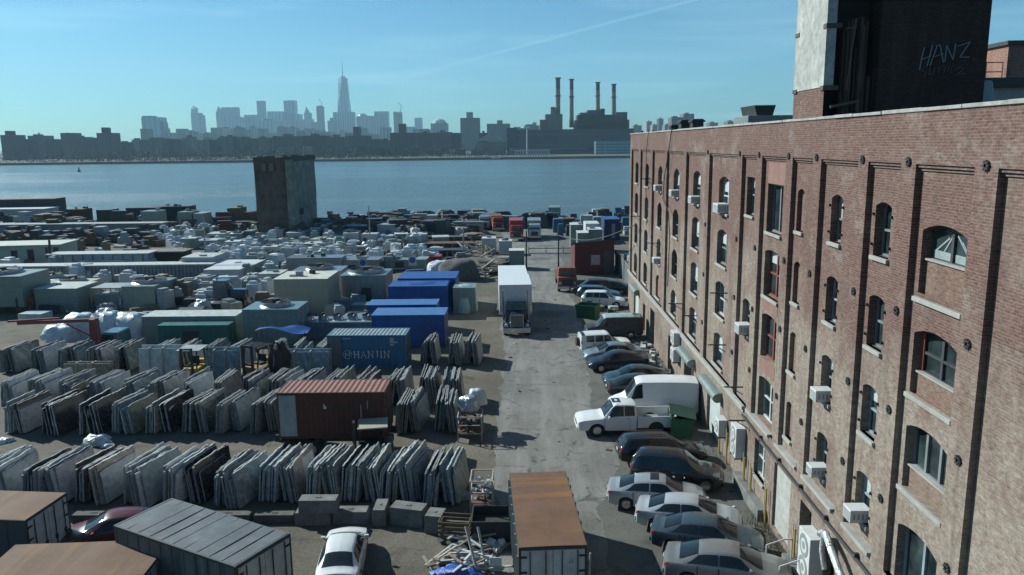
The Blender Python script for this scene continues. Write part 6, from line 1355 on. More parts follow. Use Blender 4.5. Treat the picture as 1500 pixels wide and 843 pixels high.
for q, (lab, x0, x1, yb, yt, dp, mt, kw) in enumerate((
    ('large grey green cooling tower at the left edge with drum fan', -70, 34, 462, 406, 5.0, GREENP, dict(fans=1, fanr=2.2, legs=.8)),
    ('slanted grey box unit with rounded corner left of the open steel frame', 53, 114, 458, 424, 4.2, GREENP, dict(roofmat=PALET)),
    ('tan fan unit behind the slanted grey box', 66, 126, 440, 416, 3.5, TANP, dict(fans=1, fanr=1.4)),
    ('open steel frame unit full of machinery at left', 134, 178, 452, 422, 3.2, GREYP, dict(openframe=True)),
    ('large grey fan unit right of the open steel frame', 181, 228, 453, 420, 5.6, GREENP, dict(fans=1, fanr=1.7)),
    ('dark fan unit far left behind the slanted box', 38, 90, 430, 410, 3.5, GREENP, dict(fans=1, fanr=1.3)),
    ('white box unit beside the parked dark tractor', 298, 331, 434, 417, 2.0, DUSTW, {}),
    ('white stepped unit with dark slot left of the tan box', 300, 352, 418, 396, 3.4, DUSTW, dict(louvre=False, roofmat=WHITEP)),
    ('pale wedge topped unit behind the stepped unit', 305, 372, 408, 389, 4.6, GREENP, dict(roofmat=WHITEP)),
    ('grey cube unit left of the tan box', 380, 412, 428, 402, 3.0, GREYP, dict(roofmat=PALET)),
    ('small pale unit between stepped unit and grey cube', 353, 380, 425, 408, 2.2, DUSTW, {}),
    ('long grey ribbed unit behind the galvanised towers', 420, 500, 402, 379, 3.0, GREYP, dict(seams=8, roofmat=STEEL)),
    ('galvanised ribbed unit with blue disc sign', 492, 555, 400, 382, 3.4, STEEL, dict(seams=7, roofmat=STEEL)),
    ('row of grey slotted units right of the blue disc sign unit', 565, 624, 396, 381, 2.2, GREENP, dict(seams=8)),
    ('open dark fronted box at the end of the slotted units', 611, 627, 394, 379, 2.0, GREYP, dict(louvre=True)),
    ('long low blue grey unit with small fans before the blue boxes', 437, 545, 497, 473, 2.6, M('blue_grey_metal', (.16, .22, .27), .5, .2, dirt=.2), dict(fans=5, fanr=.45)),
    ('small grey cube before the galvanised tower', 488, 510, 455, 440, 1.4, GREYP, {}),
    ('green grey box before the blue tarped box', 515, 538, 462, 447, 1.6, GREENP, {}),
    ('small tan box left of the green grey box', 476, 493, 468, 450, 1.4, TANP, {}),
    ('flat grey hatch box on the ground before the blue tarped box', 500, 538, 478, 466, 3.0, GREENP, {}))):
    t = U('cooling_unit' if 'fan' in lab or 'cooling' in lab else 'equipment_box', lab, 'cooling unit' if 'fan' in lab else 'equipment', x0, x1, yb, yt, dp, mt, **kw)
    if 'disc' in lab:
        m = MB(); m.box(3.2, 4.3, -.06, -.04, .6, 2.2); m.build('sign_board', WHITEP, t); m = MB(); m.cyl((3.75, -.061, 1.35), (3.75, -.075, 1.35), .42, n=20); m.build('sign_disc', M('sign_blue', (.02, .10, .42), .5), t)
# wrapped white heaps behind the red loader crane
for q, (px, yb, sx, sy, sz) in enumerate(((112, 505, 2.0, 1.3, 2.6), (152, 505, 1.6, 1.3, 2.7), (186, 505, 1.9, 1.4, 2.6), (85, 510, 1.7, 1.0, 1.9))):
    lump('wrapped_load', ['white wrapped load behind the crane boom', 'tallest white wrapped load behind the crane post', 'white wrapped load left of the teal slatted unit', 'low white wrapped load under the crane boom'][q], 'wrapped load', px, yb, sx, sy, sz, WRAP, 50 + q, rough=.2)
p = P(135, 528); t = thing('crane_truck', 'red truck crane with long folded boom over the rear row', 'crane truck', (p.x, p.y + 1.0, 0)); CRR = M('crane_red', (.26, .045, .035), .5, dirt=.35)
m = MB(); m.box(-.42, .28, -.35, .35, .9, 3.25, tx=.1); m.build('post', CRR, t, bevel=.05); m = MB(); m.bar((.2, 0, 3.15), (-6.6, .3, 2.85), .22, .26); m.bar((-3, .1, 3.28), (-7.4, .3, 3.0), .15, .15); m.bar((.0, 0, 1.6), (-2.4, .1, 2.8), .13); m.build('boom', CRR, t)
m = MB(); m.box(-8.5, .6, -.9, .9, .75, .98); m.build('bed', RUST, t); m = MB(); m.box(.8, 2.5, -1.05, 1.05, .7, 2.3, tx=.15, ty=.1); m.build('cab', BLUECAR, t, bevel=.1); m = MB(); m.face(((.88, -1.06, 1.4), (2.0, -1.06, 1.4), (1.95, -1.0, 2.1), (.98, -1.0, 2.1))); m.build('side_window', GLASS, t)
for x in (1.6, -4.5, -5.8):
    for y in (-.95, .75): m = MB(); m.cyl((x, y, .48), (x, y+.25, .48), .48, n=18); m.build('wheel', BLACK, t, smooth=40)
p = P(322, 452); t = thing('road_tractor', 'dark bobtail road tractor parked facing right among the cooling units', 'truck', (p.x, p.y+1.2, 0), R(-90)); m = MB(); m.box(-1.0, 1.0, -.8, .9, .9, 2.9, tx=.12, ty=.12); m.build('cab', DBLUE, t, bevel=.1)
m = MB(); m.box(-.6, .6, .9, 2.6, .9, 1.9, tx=.06); m.build('hood', DBLUE, t, bevel=.12); m = MB(); m.box(-.45, .45, -4.2, 2.4, .65, .88); m.build('chassis', DARK, t); m = MB(); m.face(((-.8, .86, 2.0), (.8, .86, 2.0), (.75, .80, 2.7), (-.75, .80, 2.7))); m.build('windscreen', GLASS, t); m = MB(); m.box(-1.0, 1.0, 2.62, 2.8, .4, .8); m.build('bumper', CHROME, t)
for y in (1.7, -2.4, -3.6):
    for sx in (-.95, .75): m = MB(); m.cyl((sx, y, .5), (sx+.25, y, .5), .5, n=18); m.build('wheel', BLACK, t, smooth=40)
m = MB(); m.cyl((-.9, -.9, .9), (-.9, -.9, 3.4), .08, n=8); m.build('exhaust_stack', CHROME, t)
# sheds at the left
def shed(name, label, x0, x1, yb, yt, depth, wall, roof, rz=0, pitch=.0, windows=None, over=.25, ribs=0, cat='shed'):
    a, b = P(x0, yb), P(x1, yb); w = (b-a).length; h = PY(x0, yt, a.y).z; t = thing(name, label, cat, (a.x, a.y, 0), R(rz)); m = MB(); m.box(0, w, 0, depth, 0, h)
    m.build('wall', wall, t); m = MB(); m.face(((-over, -over, h+.02), (w+over, -over, h+.02), (w+over, depth+over, h + pitch+.02), (-over, depth+over, h+pitch+.02))); m.face(((-over, -over, h-.14), (w+over, -over, h-.14), (w+over, -over, h+.02), (-over, -over, h+.02))); m.face(((w+over, -over, h-.14), (w+over, depth+over, h+pitch-.14), (w+over, depth+over, h+pitch+.02), (w+over, -over, h+.02))); m.build('roof', roof, t)
    for (u, v0, v1, ww) in windows or []:
        m = MB(); m.box(w*u, w*u + ww, -.05, -.005, h*v0, h*v1); f = m.build('window', DARK, t); m = MB(); m.box(w*u + .1, w*u + ww - .1, -.06, -.052, h*v0 + .1, h*v1 - .1); m.build('pane', GLASS, f)
    if ribs:
        m = MB()
        for k in range(ribs): m.box(w*(k+.5)/ribs - .07, w*(k+.5)/ribs + .07, -.06, .0, .1, h - .2)
        m.build('rib', M('dark_rib', (.14, .16, .17), .6), t)['kind'] = 'stuff'
    return t
CREAMW = M('cream_siding', (.46, .47, .40), .7, var=.12, dirt=.15, dirtcol=(.3, .28, .22)); GREENR = M('green_trim_roof', (.50, .52, .46), .7, dirt=.3)
shed('site_cabin', 'cream site cabin with dark windows and pale roof at the left edge', -60, 75, 391, 362, 6, CREAMW, GREENR, rz=7, windows=[(.52, .15, .75, .9), (.68, .2, .78, .9), (.86, .3, .85, .8), (.94, .3, .85, .7)], cat='cabin')
shed('trailer_shed', 'long white trailer shed with thin vertical seams right of the cabin', 72, 212, 393, 373, 2.8, DUSTW, PALET, rz=1, ribs=10)
shed('trailer_shed', 'low white trailer in front of the long white shed', 120, 180, 393, 382, 2.4, DUSTW, WHITEP)
shed('long_shed', 'long grey ribbed wall shed stretching behind the fan units', -20, 300, 412, 391, 2.2, M('grey_rib_sheet', (.30, .33, .34), .6, dirt=.25), PALET, rz=1, ribs=60)
shed('dark_shed', 'dark open shed right of the white trailer shed', 212, 268, 388, 369, 3, M('dark_shed_wall', (.04, .035, .03), .85), M('brown_roof', (.17, .14, .11), .8))
t = U('trailer_box', 'tall dirty white trailer end right of the long ribbed shed', 'trailer', 268, 312, 405, 378, 4.5, DUSTW, seams=6, roofmat=PALET)
shed('pier_building', 'dark sloping shore building at the far left edge', -20, 70, 322, 293, 6, M('dark_rust_wall', (.05, .04, .04), .85), M('dark_shore_roof', (.10, .11, .11), .8), rz=5, cat='building')
shed('shore_wall', 'long grey shore wall with low roof at far left', -40, 225, 345, 330, 3, M('grey_shore_wall', (.24, .27, .28), .85, dirt=.25), M('grey_wall_cap', (.3, .32, .32), .8))
shed('boat_cover', 'white rounded covered boat shed at the far left shore', -20, 60, 325, 307, 6, DUSTW, WHITEP, cat='shed')
# ruined tower by the water
Yt = 146.0; pa = PY(377, 318, Yt); pm = PY(431, 322, Yt); zt = PY(420, 227, Yt).z; t = thing('ruined_tower', 'square crumbling concrete tower standing at the water edge', 'tower', (pa.x, Yt, 0))
m = MB(); h = zt; w1 = pm.x - pa.x; dp = 15.5
TWD = M('tower_dark_brick', (.10, .08, .068), .9, var=.6, scale=.6, dirt=.35, dirtcol=(.12, .11, .09)); TWL = M('tower_pale_concrete', (.24, .24, .21), .9, var=.45, scale=.6, dirt=.4, dirtcol=(.10, .09, .075), bump=.8)
m.grid(lambda u, v: (u*w1 - .08*math.sin(v*7)*(1-u), -.1 - .05*math.sin(u*5+v*9), v*(h - .6 + .25*math.sin(u*9))), 12, 12); m.box(0, w1, 0, dp, 0, h-.7); m.build('wall', TWD, t); m = MB(); m.grid(lambda u, v: (w1 + .35 + .05*math.sin(v*8+u*3), -.6 + u*(dp+.6), v*(h - .9 + .3*math.sin(u*11))), 10, 10); m.grid(lambda u, v: (w1 - .9 + u*1.25 + (.05*math.sin(v*8))*u, -.6, v*(h-.9)), 3, 10); m.build('buttress', TWL, t)
m = MB(); rtw = random.Random(3)
for k in range(9): x = (w1+.3)*k/9; m.box(x, x + w1/9 - .01, -.3, .3, h - 1.2, h - .1 + rtw.uniform(-.4, .1))
for k in range(12): y = dp*k/12; m.box(w1 - .3, w1 + .5, y + .31, y + dp/12 + .3, h - 1.2, h - .15 + rtw.uniform(-.5, .1))
m.build('parapet', M('tower_parapet', (.10, .09, .07), .9, var=.4, scale=.4), t)
for k in range(2):
    m = MB(); m.box(w1*(.22 + .2*k), w1*(.22+.2*k) + .8, -.36, -.28, h - 3.0, h - 1.5); m.build('opening', M('tower_patch', (.16, .155, .13), .9), t)
m = MB(); m.box(w1 + .3, w1 + .62, 3.0, 4.6, 4.0, 5.2); m.build('opening', BLACK, t); m = MB(); m.face(((w1 - 3, -3.4, 0), (w1+2.4, -3.6, 0), (w1+1.9, -.7, 3.2), (w1 - .6, -.7, 1.2))); m.face(((w1+2.4, -3.6, 0), (w1+3.2, 2, 0), (w1+1.9, -.7, 3.2))); m.build('rubble_ramp', M('rubble', (.05, .045, .04), .95, var=.6, scale=1), t)
# red shed at the road end and its surroundings
a, b = P(842, 403), P(899, 402); w = b.x - a.x; t = thing('red_shed', 'dark red sheet metal shed with sloping roof beside the far road', 'shed', (a.x, a.y, 0)); DRED = M('dark_red_sheet', (.12, .012, .012), .6, var=.2, dirt=.15); zl, zr = PY(843, 356, a.y).z, PY(899, 352, a.y).z; m = MB()
m.face(((0, 0, 0), (w, 0, 0), (w, 0, zr), (0, 0, zl))); m.face(((0, 8, 0), (0, 0, 0), (0, 0, zl), (0, 8, zl-1.4))); m.face(((w, 0, 0), (w, 8, 0), (w, 8, zr-1.4), (w, 0, zr))); m.face(((w, 8, 0), (0, 8, 0), (0, 8, zl-1.4), (w, 8, zr-1.4))); m.build('wall', DRED, t)
m = MB(); m.face(((-.2, -.2, zl+.01), (w+.2, -.2, zr+.01), (w+.2, 8, zr-1.3), (-.2, 8, zl-1.3))); m.build('roof', M('rust_red_roof', (.16, .05, .04), .7, dirt=.3), t); m = MB(); m.box(w*.41, w*.64, -.06, -.01, 1.3, 2.6); m.build('sign', M('pale_pink_sign', (.5, .36, .36), .6), t); m = MB(); m.box(w*.74, w*.97, -.05, -.01, .05, 3.1); m.build('door', M('grey_brown_door', (.10, .08, .075), .7), t)
for q, (x0, x1, yb, yt, lab) in enumerate(((846, 862, 358, 342, 'white roofed cabin left on the red shed side'), (862, 882, 357, 337, 'white roofed cabin with bluish side behind the red shed'), (836, 848, 352, 330, 'tall pale stack of units beside the far road'))): U('site_cabin', lab, 'cabin', x0, x1, yb + 12, yt, 3.5, GREENP, roofmat=WHITEP)
U('blue_awning', 'blue sheet shelter with pale edge by the far corner of the warehouse', 'shelter', 885, 908, 352, 322, 6, M('navy_sheet', (.015, .03, .10), .6), roofmat=BLUETARP)
t = thing('sheet_fence', 'grey sheet metal fence between the red shed and the warehouse', 'fence', P(902, 396)); a, b = P(902, 396), P(938, 440); d = (b-a); m = MB(); m.box(-.04, .04, 0, d.length, 0, 2.6); o_ = m.build('panel', M('grey_fence_sheet', (.12, .14, .15), .7, dirt=.2), t); t.rotation_euler = (0, 0, math.atan2(d.y, d.x) - math.pi/2); m = MB()
for k in range(6): m = MB(); m.box(-.1, .1, k*d.length/5 - .05, k*d.length/5 + .05, 0, 2.7); m.build('post', DARK, t)
DWRAP = M('dusty_wrap', (.36, .41, .42), .4, var=.25, bump=.6, scale=2)
for k in range(6):
    q_ = P(907 + k*4.2, 402 + k*5.5) + Vector((1.3, 0, 0)); m = MB(); m.box(-.7, .7, -.7, .7, 0, 2.7 + .15*(k % 2), tx=.08, ty=.08); o = m.build('white_bundle', DWRAP, bevel=.1); o.location = q_; tag(o, 'white wrapped bundle in the row behind the grey sheet fence', 'bundle', 'white bundles behind the grey sheet fence')
# green dumpster, green bin, dark panel, dumpster clutter
def dumpster(label, px, yb, rz, w, d, h, name='dumpster', lid=False):
    p = P(px, yb); t = thing(name, label, 'dumpster', (p.x, p.y, 0), R(rz)); m = MB(); s = .22
    for q in ([(-w/2, 0, 0), (w/2, 0, 0), (w/2+s*.3, -s, h), (-w/2-s*.3, -s, h)], [(w/2, 0, 0), (w/2, d, 0), (w/2+s*.3, d, h), (w/2+s*.3, -s, h)], [(w/2, d, 0), (-w/2, d, 0), (-w/2-s*.3, d, h), (w/2+s*.3, d, h)], [(-w/2, d, 0), (-w/2, 0, 0), (-w/2-s*.3, -s, h), (-w/2-s*.3, d, h)], [(-w/2, 0, .04), (-w/2, d, .04), (w/2, d, .04), (w/2, 0, .04)]): m.face(q)
    m.build('body', GREENB, t); m = MB(); m.box(-w/2-.12, w/2+.12, -s-.05, -s+.03, h - .12, h); m.box(-w/2-.12, w/2+.12, d-.03, d+.05, h-.12, h)
    for x in (-w*.25, w*.25): m.box(x-.05, x+.05, -s*.6, -.0, .1, h-.15)
    m.build('rim', GREENB, t)
    if lid: m = MB(); m.face(((-w/2-.15, -s-.1, h+.03), (w/2+.15, -s-.1, h+.03), (w/2+.1, d+.1, h + .32), (-w/2-.1, d+.1, h+.32))); m.face(((-w/2-.15, -s-.1, h-.03), (w/2+.15, -s-.1, h-.03), (w/2+.15, -s-.1, h+.03), (-w/2-.15, -s-.1, h+.03))); m.face(((w/2+.15, -s-.1, h-.03), (w/2+.1, d+.1, h-.02), (w/2+.1, d+.1, h+.32), (w/2+.15, -s-.1, h+.03))); m.build('lid', M('dark_green_lid', (.012, .05, .03), .45), t)
    else: m = MB(); m.box(-w/2+.1, w/2-.1, .1, d-.1, h*.5, h*.7); m.build('content', MATS['dark_waste'], t)
    return t
dumpster('bright green open dumpster standing before the old van', 858, 467, -25, 1.9, 1.4, 1.35); dumpster('dark green lidded bin between the pickup and the warehouse', 1010, 637, 80, 1.7, 1.1, 1.25, 'lidded_bin', True)
o = MB().box(0, 1.3, 0, .06, .0, 1.6).build('leaning_board', M('dark_teal_board', (.03, .06, .065), .5), None); p = P(966, 552); o.location = (p.x, p.y, 0); o.rotation_euler = (R(-12), 0, R(78)); tag(o, 'dark teal board leaning on the wall behind the navy sedans', 'board')
cr_ = random.Random(9)
for k in range(30):
    x, y = cr_.uniform(952, 985), cr_.uniform(505, 545); c = P(x, y); c.x = min(c.x, 10.6) - cr_.uniform(0, 1.0); s = cr_.uniform(.06, .24); m = MB(); m.T = Matrix.Rotation(cr_.uniform(0, 3), 4, 'Z') @ Matrix.Rotation(cr_.uniform(-.4, .4), 4, 'X'); m.box(-s, s, -s, s, 0, s*.9); o = m.build('litter', cr_.choice([WHITEP, WRAP, PALEWOOD, CONC])); o.location = (c.x, c.y, .02 + cr_.uniform(0, .3)); tag(o, 'pale piece of rubble heaped at the wall behind the parked sedans', 'rubble', 'rubble at the wall behind the sedans')
for k in range(22):
    y = cr_.uniform(27, 70); c = Vector((10.5 - cr_.uniform(0, 1.2), y, 0)); s = cr_.uniform(.04, .12); m = MB(); m.T = Matrix.Rotation(cr_.uniform(0, 3), 4, 'Z'); m.box(-s, s, -s*1.4, s*1.4, 0, s*.7); o = m.build('litter', cr_.choice([WHITEP, WRAP, WOOD, CONC, RUST])); o.location = c; tag(o, 'small litter lying along the foot of the warehouse wall', 'litter', 'litter along the warehouse wall')
for k in range(9):
    x, y = cr_.uniform(872, 900), cr_.uniform(445, 458); c = P(x, y); s = cr_.uniform(.2, .45); m = MB(); m.T = Matrix.Rotation(cr_.uniform(0, 3), 4, 'Z'); m.box(-s*1.4, s*1.4, -s, s, 0, s*1.3); o = m.build('scrap_box', cr_.choice([RUST, WOOD, PALEWOOD, WRAP, DARK])); o.location = (c.x, c.y, 0); tag(o, 'box of scrap piled between the green dumpster and the warehouse', 'scrap', 'scrap piled beyond the green dumpster')
# dry weeds along the wall
m = MB()
for k in range(900):
    y = cr_.choice([cr_.uniform(29, 33.5), cr_.uniform(27, 34), cr_.uniform(36, 60)]); x = 10.85 - abs(cr_.gauss(0, .55)); h = cr_.uniform(.08, .5); a = cr_.uniform(0, 6.28); dx, dy = math.cos(a)*.012, math.sin(a)*.012; lx, ly = cr_.uniform(-.2, .2), cr_.uniform(-.2, .2); m.face(((x-dx, y-dy, 0), (x+dx, y+dy, 0), (x+lx, y+ly, h)))
struct(m.build('dry_weeds', M('dry_weed', (.13, .10, .05), .9)), 'stuff')
# broken timber and pipe heap left of the box truck
hp = random.Random(31)
for k in range(60):
    c = P(hp.triangular(668, 745, 715), hp.uniform(362, 408)); L = hp.uniform(1.2, 4.2); m = MB(); m.T = Matrix.Rotation(hp.uniform(0, 3.1), 4, 'Z') @ Matrix.Rotation(hp.uniform(-.5, .5), 4, 'Y'); m.box(-L/2, L/2, -.09, .09, 0, .16); o = m.build('broken_timber', hp.choice([PALEWOOD, PALEWOOD, WOOD, STONE])); o.location = (c.x, c.y, hp.uniform(.1, 1.5)); tag(o, 'broken pale timber in the heap left of the box truck', 'timber', 'broken timber heap left of the box truck')
lump('scrap_mound', 'dark mound under the broken timber heap', 'mound', 705, 400, 5.0, 5, 1.2, M('dark_mound', (.09, .078, .06), .95, var=.5, scale=2, bump=1), 71, rough=.3); lump('netted_load', 'grey netted load behind the blue tarped units', 'load', 672, 412, 2.6, 2.0, 2.6, M('grey_net', (.12, .12, .12), .9, var=.5, scale=4, bump=.8), 73, rough=.12)
lump('sheeted_load', 'white sheeted load between blue tarp and netted load', 'load', 645, 404, 2.0, 1.5, 1.8, WRAP, 74, rough=.2)
for q, (x0, x1, yb, yt, mt, lab) in enumerate(((706, 726, 372, 350, DUSTW, 'white stacked unit left of the far road'), (731, 750, 374, 354, DUSTW, 'white square unit beside the far road'), (746, 768, 395, 368, GREENP, 'pale pallet stack behind the box truck'), (627, 646, 390, 376, M('dark_red_box', (.24, .02, .02), .6), 'dark red box behind the slotted units'), (630, 642, 378, 370, BLUETARP, 'blue bundle on the dark red box'))): U('equipment_box', lab, 'equipment', x0, x1, yb, yt, 2.4, mt, roofmat=WHITEP if q < 3 else None)
# poles
for px, yb, yt, lab in ((543, 372, 302, 'thin steel pole among pale units at centre'), (301, 378, 312, 'thin leaning pole left of the ruined tower'), (679, 383, 333, 'thin steel pole right of the scrap rows'), (771, 395, 338, 'dark pole standing at the far road'), (818, 400, 340, 'dark pole by the dusty red lorry'), (75, 392, 352, 'dark timber pole at the corner of the cream cabin')):
    a = P(px, yb); b = PY(px - (3 if px < 600 else 0), yt, a.y); m = MB(); m.cyl((0, 0, 0), (b.x - a.x, 0, b.z), .22 if px == 75 else .12, .16 if px == 75 else .08, n=8); o = m.build('pole', DARK if px in (771, 818, 75) else STEEL); o.location = a; tag(o, lab, 'pole')
a, b = PX(930, 330, 10.5), P(818, 400); b.z = 5.0; m = MB(); n = 14; m.tube([(a.lerp(b, i/n) + Vector((0, 0, -1.0*math.sin(math.pi*i/n)))) - a for i in range(n+1)], .05, n=5); o = m.build('overhead_wire', DARK); o.location = a; tag(o, 'black overhead wire sagging from the warehouse to the far pole', 'wire')
o = MB(); o.box(0, 11, 0, .1, .0, .12); o.box(0, 11, 0, .1, .75, .9)
for k in range(5): o.box(k*2.7, k*2.7+.12, -.05, .14, 0, 1.1)
o = o.build('road_barrier', GREYP); p = P(774, 372); o.location = p; tag(o, 'low grey barrier across the far end of the road', 'barrier')
# far yard: rows of stored units, scrap and vehicles toward the shore
fr = random.Random(17)
FM = [DUSTW, DUSTW, DUSTW, GREENP, GREYP, GREENP, STEEL, TEALG, DUSTW]
ROWF = [(352, 250, 470, 'row before the ruined tower'), (364, 265, 480, 'row behind the wedge topped unit'), (375, 300, 520, 'row behind the galvanised units'), (345, 470, 640, 'row right of the ruined tower'), (357, 480, 640, 'row right of the ruined tower, nearer'), (368, 330, 470, 'row beside the grey ribbed unit')]
for yb, xa, xb, desc in ROWF:
    x = xa
    while x < xb:
        w = fr.uniform(12, 30); hpx = fr.uniform(8, 15); mt = fr.choice(FM)
        U('stored_unit', 'pale stored metal unit in the ' + desc, 'stored unit', x, x + w*.92, yb + fr.uniform(-3, 3), yb - hpx, fr.uniform(2, 4), mt, roofmat=fr.choice([None, None, WHITEP, PALET]), seams=fr.choice([0, 0, 4]), rz=fr.uniform(-14, 14), fans=1 if fr.random() < .25 else 0, group='stored units, ' + desc); x += w*fr.uniform(1.0, 1.35)
JM = [DARK, RUST, WOOD, M('dark_scrap', (.06, .058, .055), .8, var=.5, scale=1), GREYP, BLUEP, DARK, RUST, M('navy_scrap', (.02, .03, .06), .7), GREENP]
for k in range(290):
    px = fr.uniform(60, 925) if k % 2 else fr.uniform(60, 400) if k % 4 == 1 else fr.uniform(480, 740)
    if px < 372: yb = fr.uniform(316, 343)
    elif px < 470: yb = fr.uniform(327, 338)
    elif px < 700: yb = fr.uniform(318, 352)
    elif px < 820: yb = fr.uniform(318, 334)
    else: yb = fr.uniform(314, 345)
    a = P(px, yb)
    if a.y > 169: a = P(px, yb + 8)
    w, d, h = fr.uniform(1.2, 5), fr.uniform(1.2, 4), fr.uniform(.8, 3.0); m = MB(); m.T = Matrix.Rotation(fr.uniform(-.5, .5), 4, 'Z')
    if k % 3 == 0: blob(m, (0, 0, 0), w*.6, d*.6, h, k, .3, 12, 6)
    elif k % 3 == 1: m.box(-w/2, w/2, -d/2, d/2, 0, h, tx=fr.uniform(0, .3), ty=fr.uniform(0, .3)); m.box(-w/2 + .1, w*.2, -d/2+.1, d/2-.1, h, h + fr.uniform(.1, .8))
    else:
        for q in range(7): m.box(-w/2 + fr.uniform(0, .5), w/2 - fr.uniform(0, .5), -d/2 + fr.uniform(0, .4), d/2 - fr.uniform(0, .4), q*h/7, (q+.8)*h/7)
    o = m.build('scrap_heap' if k % 3 == 0 else 'scrap_crate' if k % 3 == 1 else 'plate_stack', fr.choice(JM)); o.location = a; tag(o, 'dark heap of scrap in the jumble along the shore' if k % 3 == 0 else 'dark crate of scrap in the jumble along the shore' if k % 3 == 1 else 'dark stack of plates in the jumble along the shore', 'scrap', ['scrap heaps along the shore', 'scrap crates along the shore', 'plate stacks along the shore'][k % 3])
for k, (x0, x1, yb, yt) in enumerate(((186, 232, 330, 305), (228, 276, 328, 303), (100, 122, 330, 307), (143, 162, 331, 308), (338, 353, 330, 305), (208, 232, 338, 310), (262, 282, 338, 311), (285, 300, 338, 313))):
    U('shore_stack', ['left long navy crate stack at the shore', 'right long navy crate stack at the shore', 'brown block stack at the far left shore', 'dark block stack left of the navy crates', 'yellow brown tall block left of the ruined tower', 'pale tall cabin before the navy crates', 'grey cabin right of the pale tall cabin', 'small grey cabin before the ruined tower'][k], 'stack', x0, x1, yb, yt, 4, [M('navy_stack', (.02, .026, .05), .7), MATS['navy_stack'], RUST, DARK, M('ochre_block', (.16, .12, .05), .8), GREENP, GREENP, GREYP][k], seams=6)
U('shipping_container', 'left white container of the pair under the ruined tower', 'container', 380, 397, 345, 326, 4, DUSTW, roofmat=WHITEP); U('shipping_container', 'right white container of the pair under the ruined tower', 'container', 398, 416, 345, 326, 4, DUSTW, roofmat=WHITEP)
# plank and pipe stacks right of the ruined tower
for k, (x0, x1, yb, yt) in enumerate(((615, 690, 330, 316), (600, 700, 343, 333), (590, 690, 356, 348), (600, 700, 366, 357), (620, 690, 376, 367))):
    a, b = P(x0, yb), P(x1, yb); h = PY(x0, yt, a.y).z; t = thing('plate_rack', ['topmost dark plate rack at the shore line', 'dark plate rack behind pale rods', 'long dark plate rack with pale upright rods', 'long rusty plate rack in the middle', 'dark plate rack nearest the red box'][k], 'rack', a); w = b.x-a.x; m = MB()
    for q in range(5): m.box(fr.uniform(0, 1.5), w - fr.uniform(0, 2), fr.uniform(0, .4), 3, h*q/5, h*(q+.7)/5)
    m.build('plate', [DARK, RUST, MATS['dark_scrap'], RUST, DARK][k], t); m = MB()
    for q in range(9): m.bar((w*q/8, -.1, 0), (w*q/8, -.1, h*1.15), .12)
    m.build('upright', GREYP if k != 2 else DUSTW, t)
# light scrap truck far road left edge
for k in range(26):
    px = fr.uniform(815, 922); yb = fr.uniform(318, 350); a = P(px, yb); m = MB(); w = fr.uniform(.8, 2.4); m.box(-w/2, w/2, -w/2, w/2, 0, fr.uniform(.8, 3.2), tx=.1); o = m.build('pier_crate', fr.choice([DUSTW, DARK, BLUEP, GREYP, RUST, MATS['navy_scrap']])); o.location = a; tag(o, 'small crate among the clutter between the far road and the warehouse corner', 'crate', 'crates at the far corner of the warehouse')

# loose things between the cooling units
CM = [DARK, GREYP, WOOD, RUST, GREENP, DARK, WRAP, STEEL, DUSTW, MATS['dark_scrap'], MATS['navy_scrap'], WRAP, DUSTW]
for k in range(230):
    px = fr.uniform(0, 690); yb = fr.uniform(346, 470 if px < 570 else 405)
    a = P(px, yb); w, d, h = fr.uniform(.5, 2.6), fr.uniform(.5, 1.9), fr.uniform(.4, 2.0); m = MB(); m.T = Matrix.Rotation(fr.uniform(-.8, .8), 4, 'Z')
    kd = k % 4
    if kd == 0:
        for q in range(6): m.box(-w/2, w/2, -d/2, d/2, q*.15, q*.15 + .11)
        nm, lb, gr = 'pallet_stack', 'low stack of pallets between the cooling units', 'pallet stacks between the cooling units'
    elif kd == 1: m.box(-w/2, w/2, -d/2, d/2, .1, h); m.box(-w/2+.1, w*.1, -d/2 + .05, d*.3, h, h + .25); m.box(-w/2, w/2, -d/2, -d/2 + .1, 0, .1); m.box(-w/2, w/2, d/2-.1, d/2, 0, .1); nm, lb, gr = 'machine_box', 'small machine box standing between the cooling units', 'machine boxes between the cooling units'
    elif kd == 2: blob(m, (0, 0, 0), w*.7, d*.7, h*.9, k, .3, 12, 6); nm, lb, gr = 'sheeted_heap', 'small sheeted heap between the cooling units', 'sheeted heaps between the cooling units'
    else:
        for q in range(4): m.cyl((-w*.9, (q-1.5)*.24, .14), (w*.9, (q-1.5)*.24, .14), .12, n=8)
        for q in range(3): m.cyl((-w*.9, (q-1)*.24, .36), (w*.9, (q-1)*.24, .36), .12, n=8)
        nm, lb, gr = 'pipe_bundle', 'bundle of pipes lying between the cooling units', 'pipe bundles between the cooling units'
    o = m.build(nm, fr.choice(CM)); o.location = a; tag(o, lb, {'pallet_stack': 'pallets', 'machine_box': 'machine', 'sheeted_heap': 'heap', 'pipe_bundle': 'pipes'}[nm], gr)

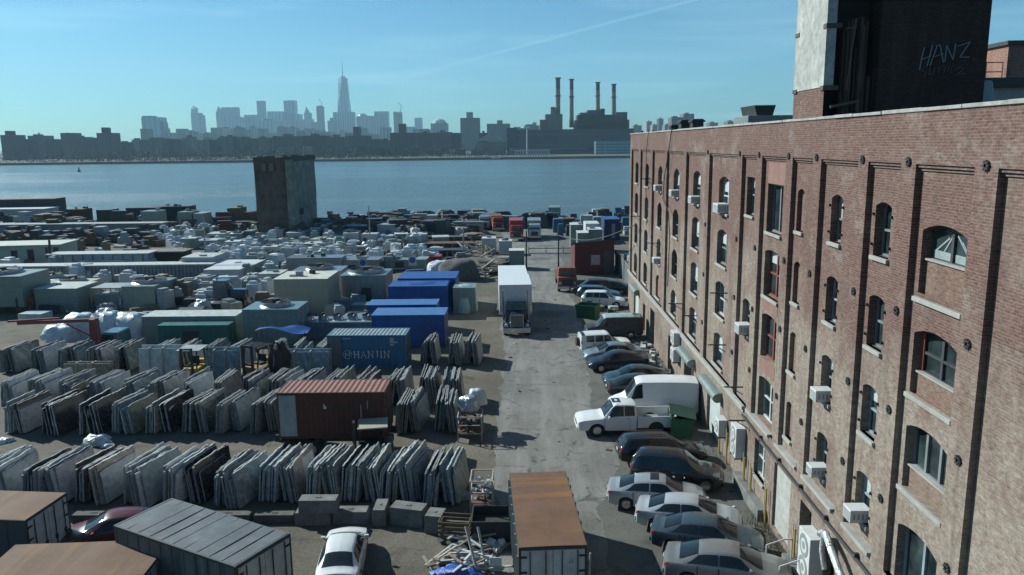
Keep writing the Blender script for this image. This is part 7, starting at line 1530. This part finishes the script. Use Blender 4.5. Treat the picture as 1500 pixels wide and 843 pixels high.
for k in range(210):
    px = fr.uniform(235, 640); yb = fr.uniform(334, 398 if px > 300 else 372)
    if k >= 150: px = fr.uniform(0, 480); yb = fr.uniform(395, 448)
    a = P(px, yb); w, d, h = fr.uniform(.9, 2.2), fr.uniform(.9, 1.8), fr.uniform(.8, 2.1); m = MB(); m.T = Matrix.Rotation(fr.uniform(-.5, .5), 4, 'Z')
    m.box(-w/2, w/2, -d/2, d/2, .14, h, tx=.05, ty=.05); m.box(-w/2, w/2, -d/2, -d/2 + .12, 0, .14); m.box(-w/2, w/2, d/2-.12, d/2, 0, .14); m.box(-w*.35, w*.3, -d*.3, d*.35, h, h + fr.uniform(.1, .4), tx=.1, ty=.1)
    o = m.build('wrapped_pallet', fr.choice([WRAP, DUSTW, WRAP, WHITEP, GREYP, GREENP]), bevel=.06); o.location = a; tag(o, *(('small pale wrapped pallet among the rows before the ruined tower', 'pallet', 'wrapped pallets before the ruined tower') if k < 150 else ('small pale wrapped pallet among the large fan units', 'pallet', 'wrapped pallets among the fan units')))
for k in range(14):
    lump('plastic_scrap', 'crumpled pale plastic scrap in the heap by the blue tarp', 'plastic', dr.uniform(635, 735), dr.uniform(800, 843), dr.uniform(.12, .3), dr.uniform(.1, .25), dr.uniform(.12, .45), dr.choice([WRAP, WRAP, WHITEP, GREYP]), 200 + k, rough=.45, group='plastic scraps of the bottom centre heap')

for k in range(60):
    px = fr.uniform(-10, 235); yb = fr.uniform(346, 361) if k < 42 else fr.uniform(303, 330); a = P(px, yb)
    if a.y > 168: a = P(px, 326)
    w, d, h = fr.uniform(1.6, 6), fr.uniform(1.2, 3), fr.uniform(.9, 2.6); m = MB(); m.T = Matrix.Rotation(fr.uniform(-.3, .3), 4, 'Z')
    m.box(-w/2, w/2, -d/2, d/2, .3, h*.6, tx=.05); m.box(-w*.3, w*.2, -d*.4, d*.4, h*.6, h, tx=.15, ty=.1); m.box(-w*.45, -w*.3, -d/2+.1, d/2-.1, 0, .3); m.box(w*.3, w*.45, -d/2+.1, d/2-.1, 0, .3)
    o = m.build('machine_wreck', fr.choice([DARK, MATS['dark_scrap'], MATS['navy_scrap'], RUST, GREYP, MATS['navy_scrap'], DARK])); o.location = a; tag(o, 'dark derelict machine in the strip before the long shore wall', 'machine', 'derelict machines before the shore wall')

for k in range(60):
    y = fr.uniform(26, 100); c = Vector((fr.uniform(-1.5, 6.5), y, .012)) if k % 3 else Vector((fr.choice([-1, 5]) + fr.uniform(-.8, .8), y, .012)); s_ = fr.uniform(.03, .11); m = MB(); m.T = Matrix.Rotation(fr.uniform(0, 3), 4, 'Z') @ Matrix.Rotation(fr.uniform(-.3, .3), 4, 'X'); m.box(-s_, s_, -s_*1.5, s_*1.5, 0, s_*.5); o = m.build('litter', fr.choice([WHITEP, WRAP, CONC, WOOD, RUST, DARK])); o.location = c; tag(o, 'small stone or scrap of litter lying on the road', 'litter', 'litter on the road')
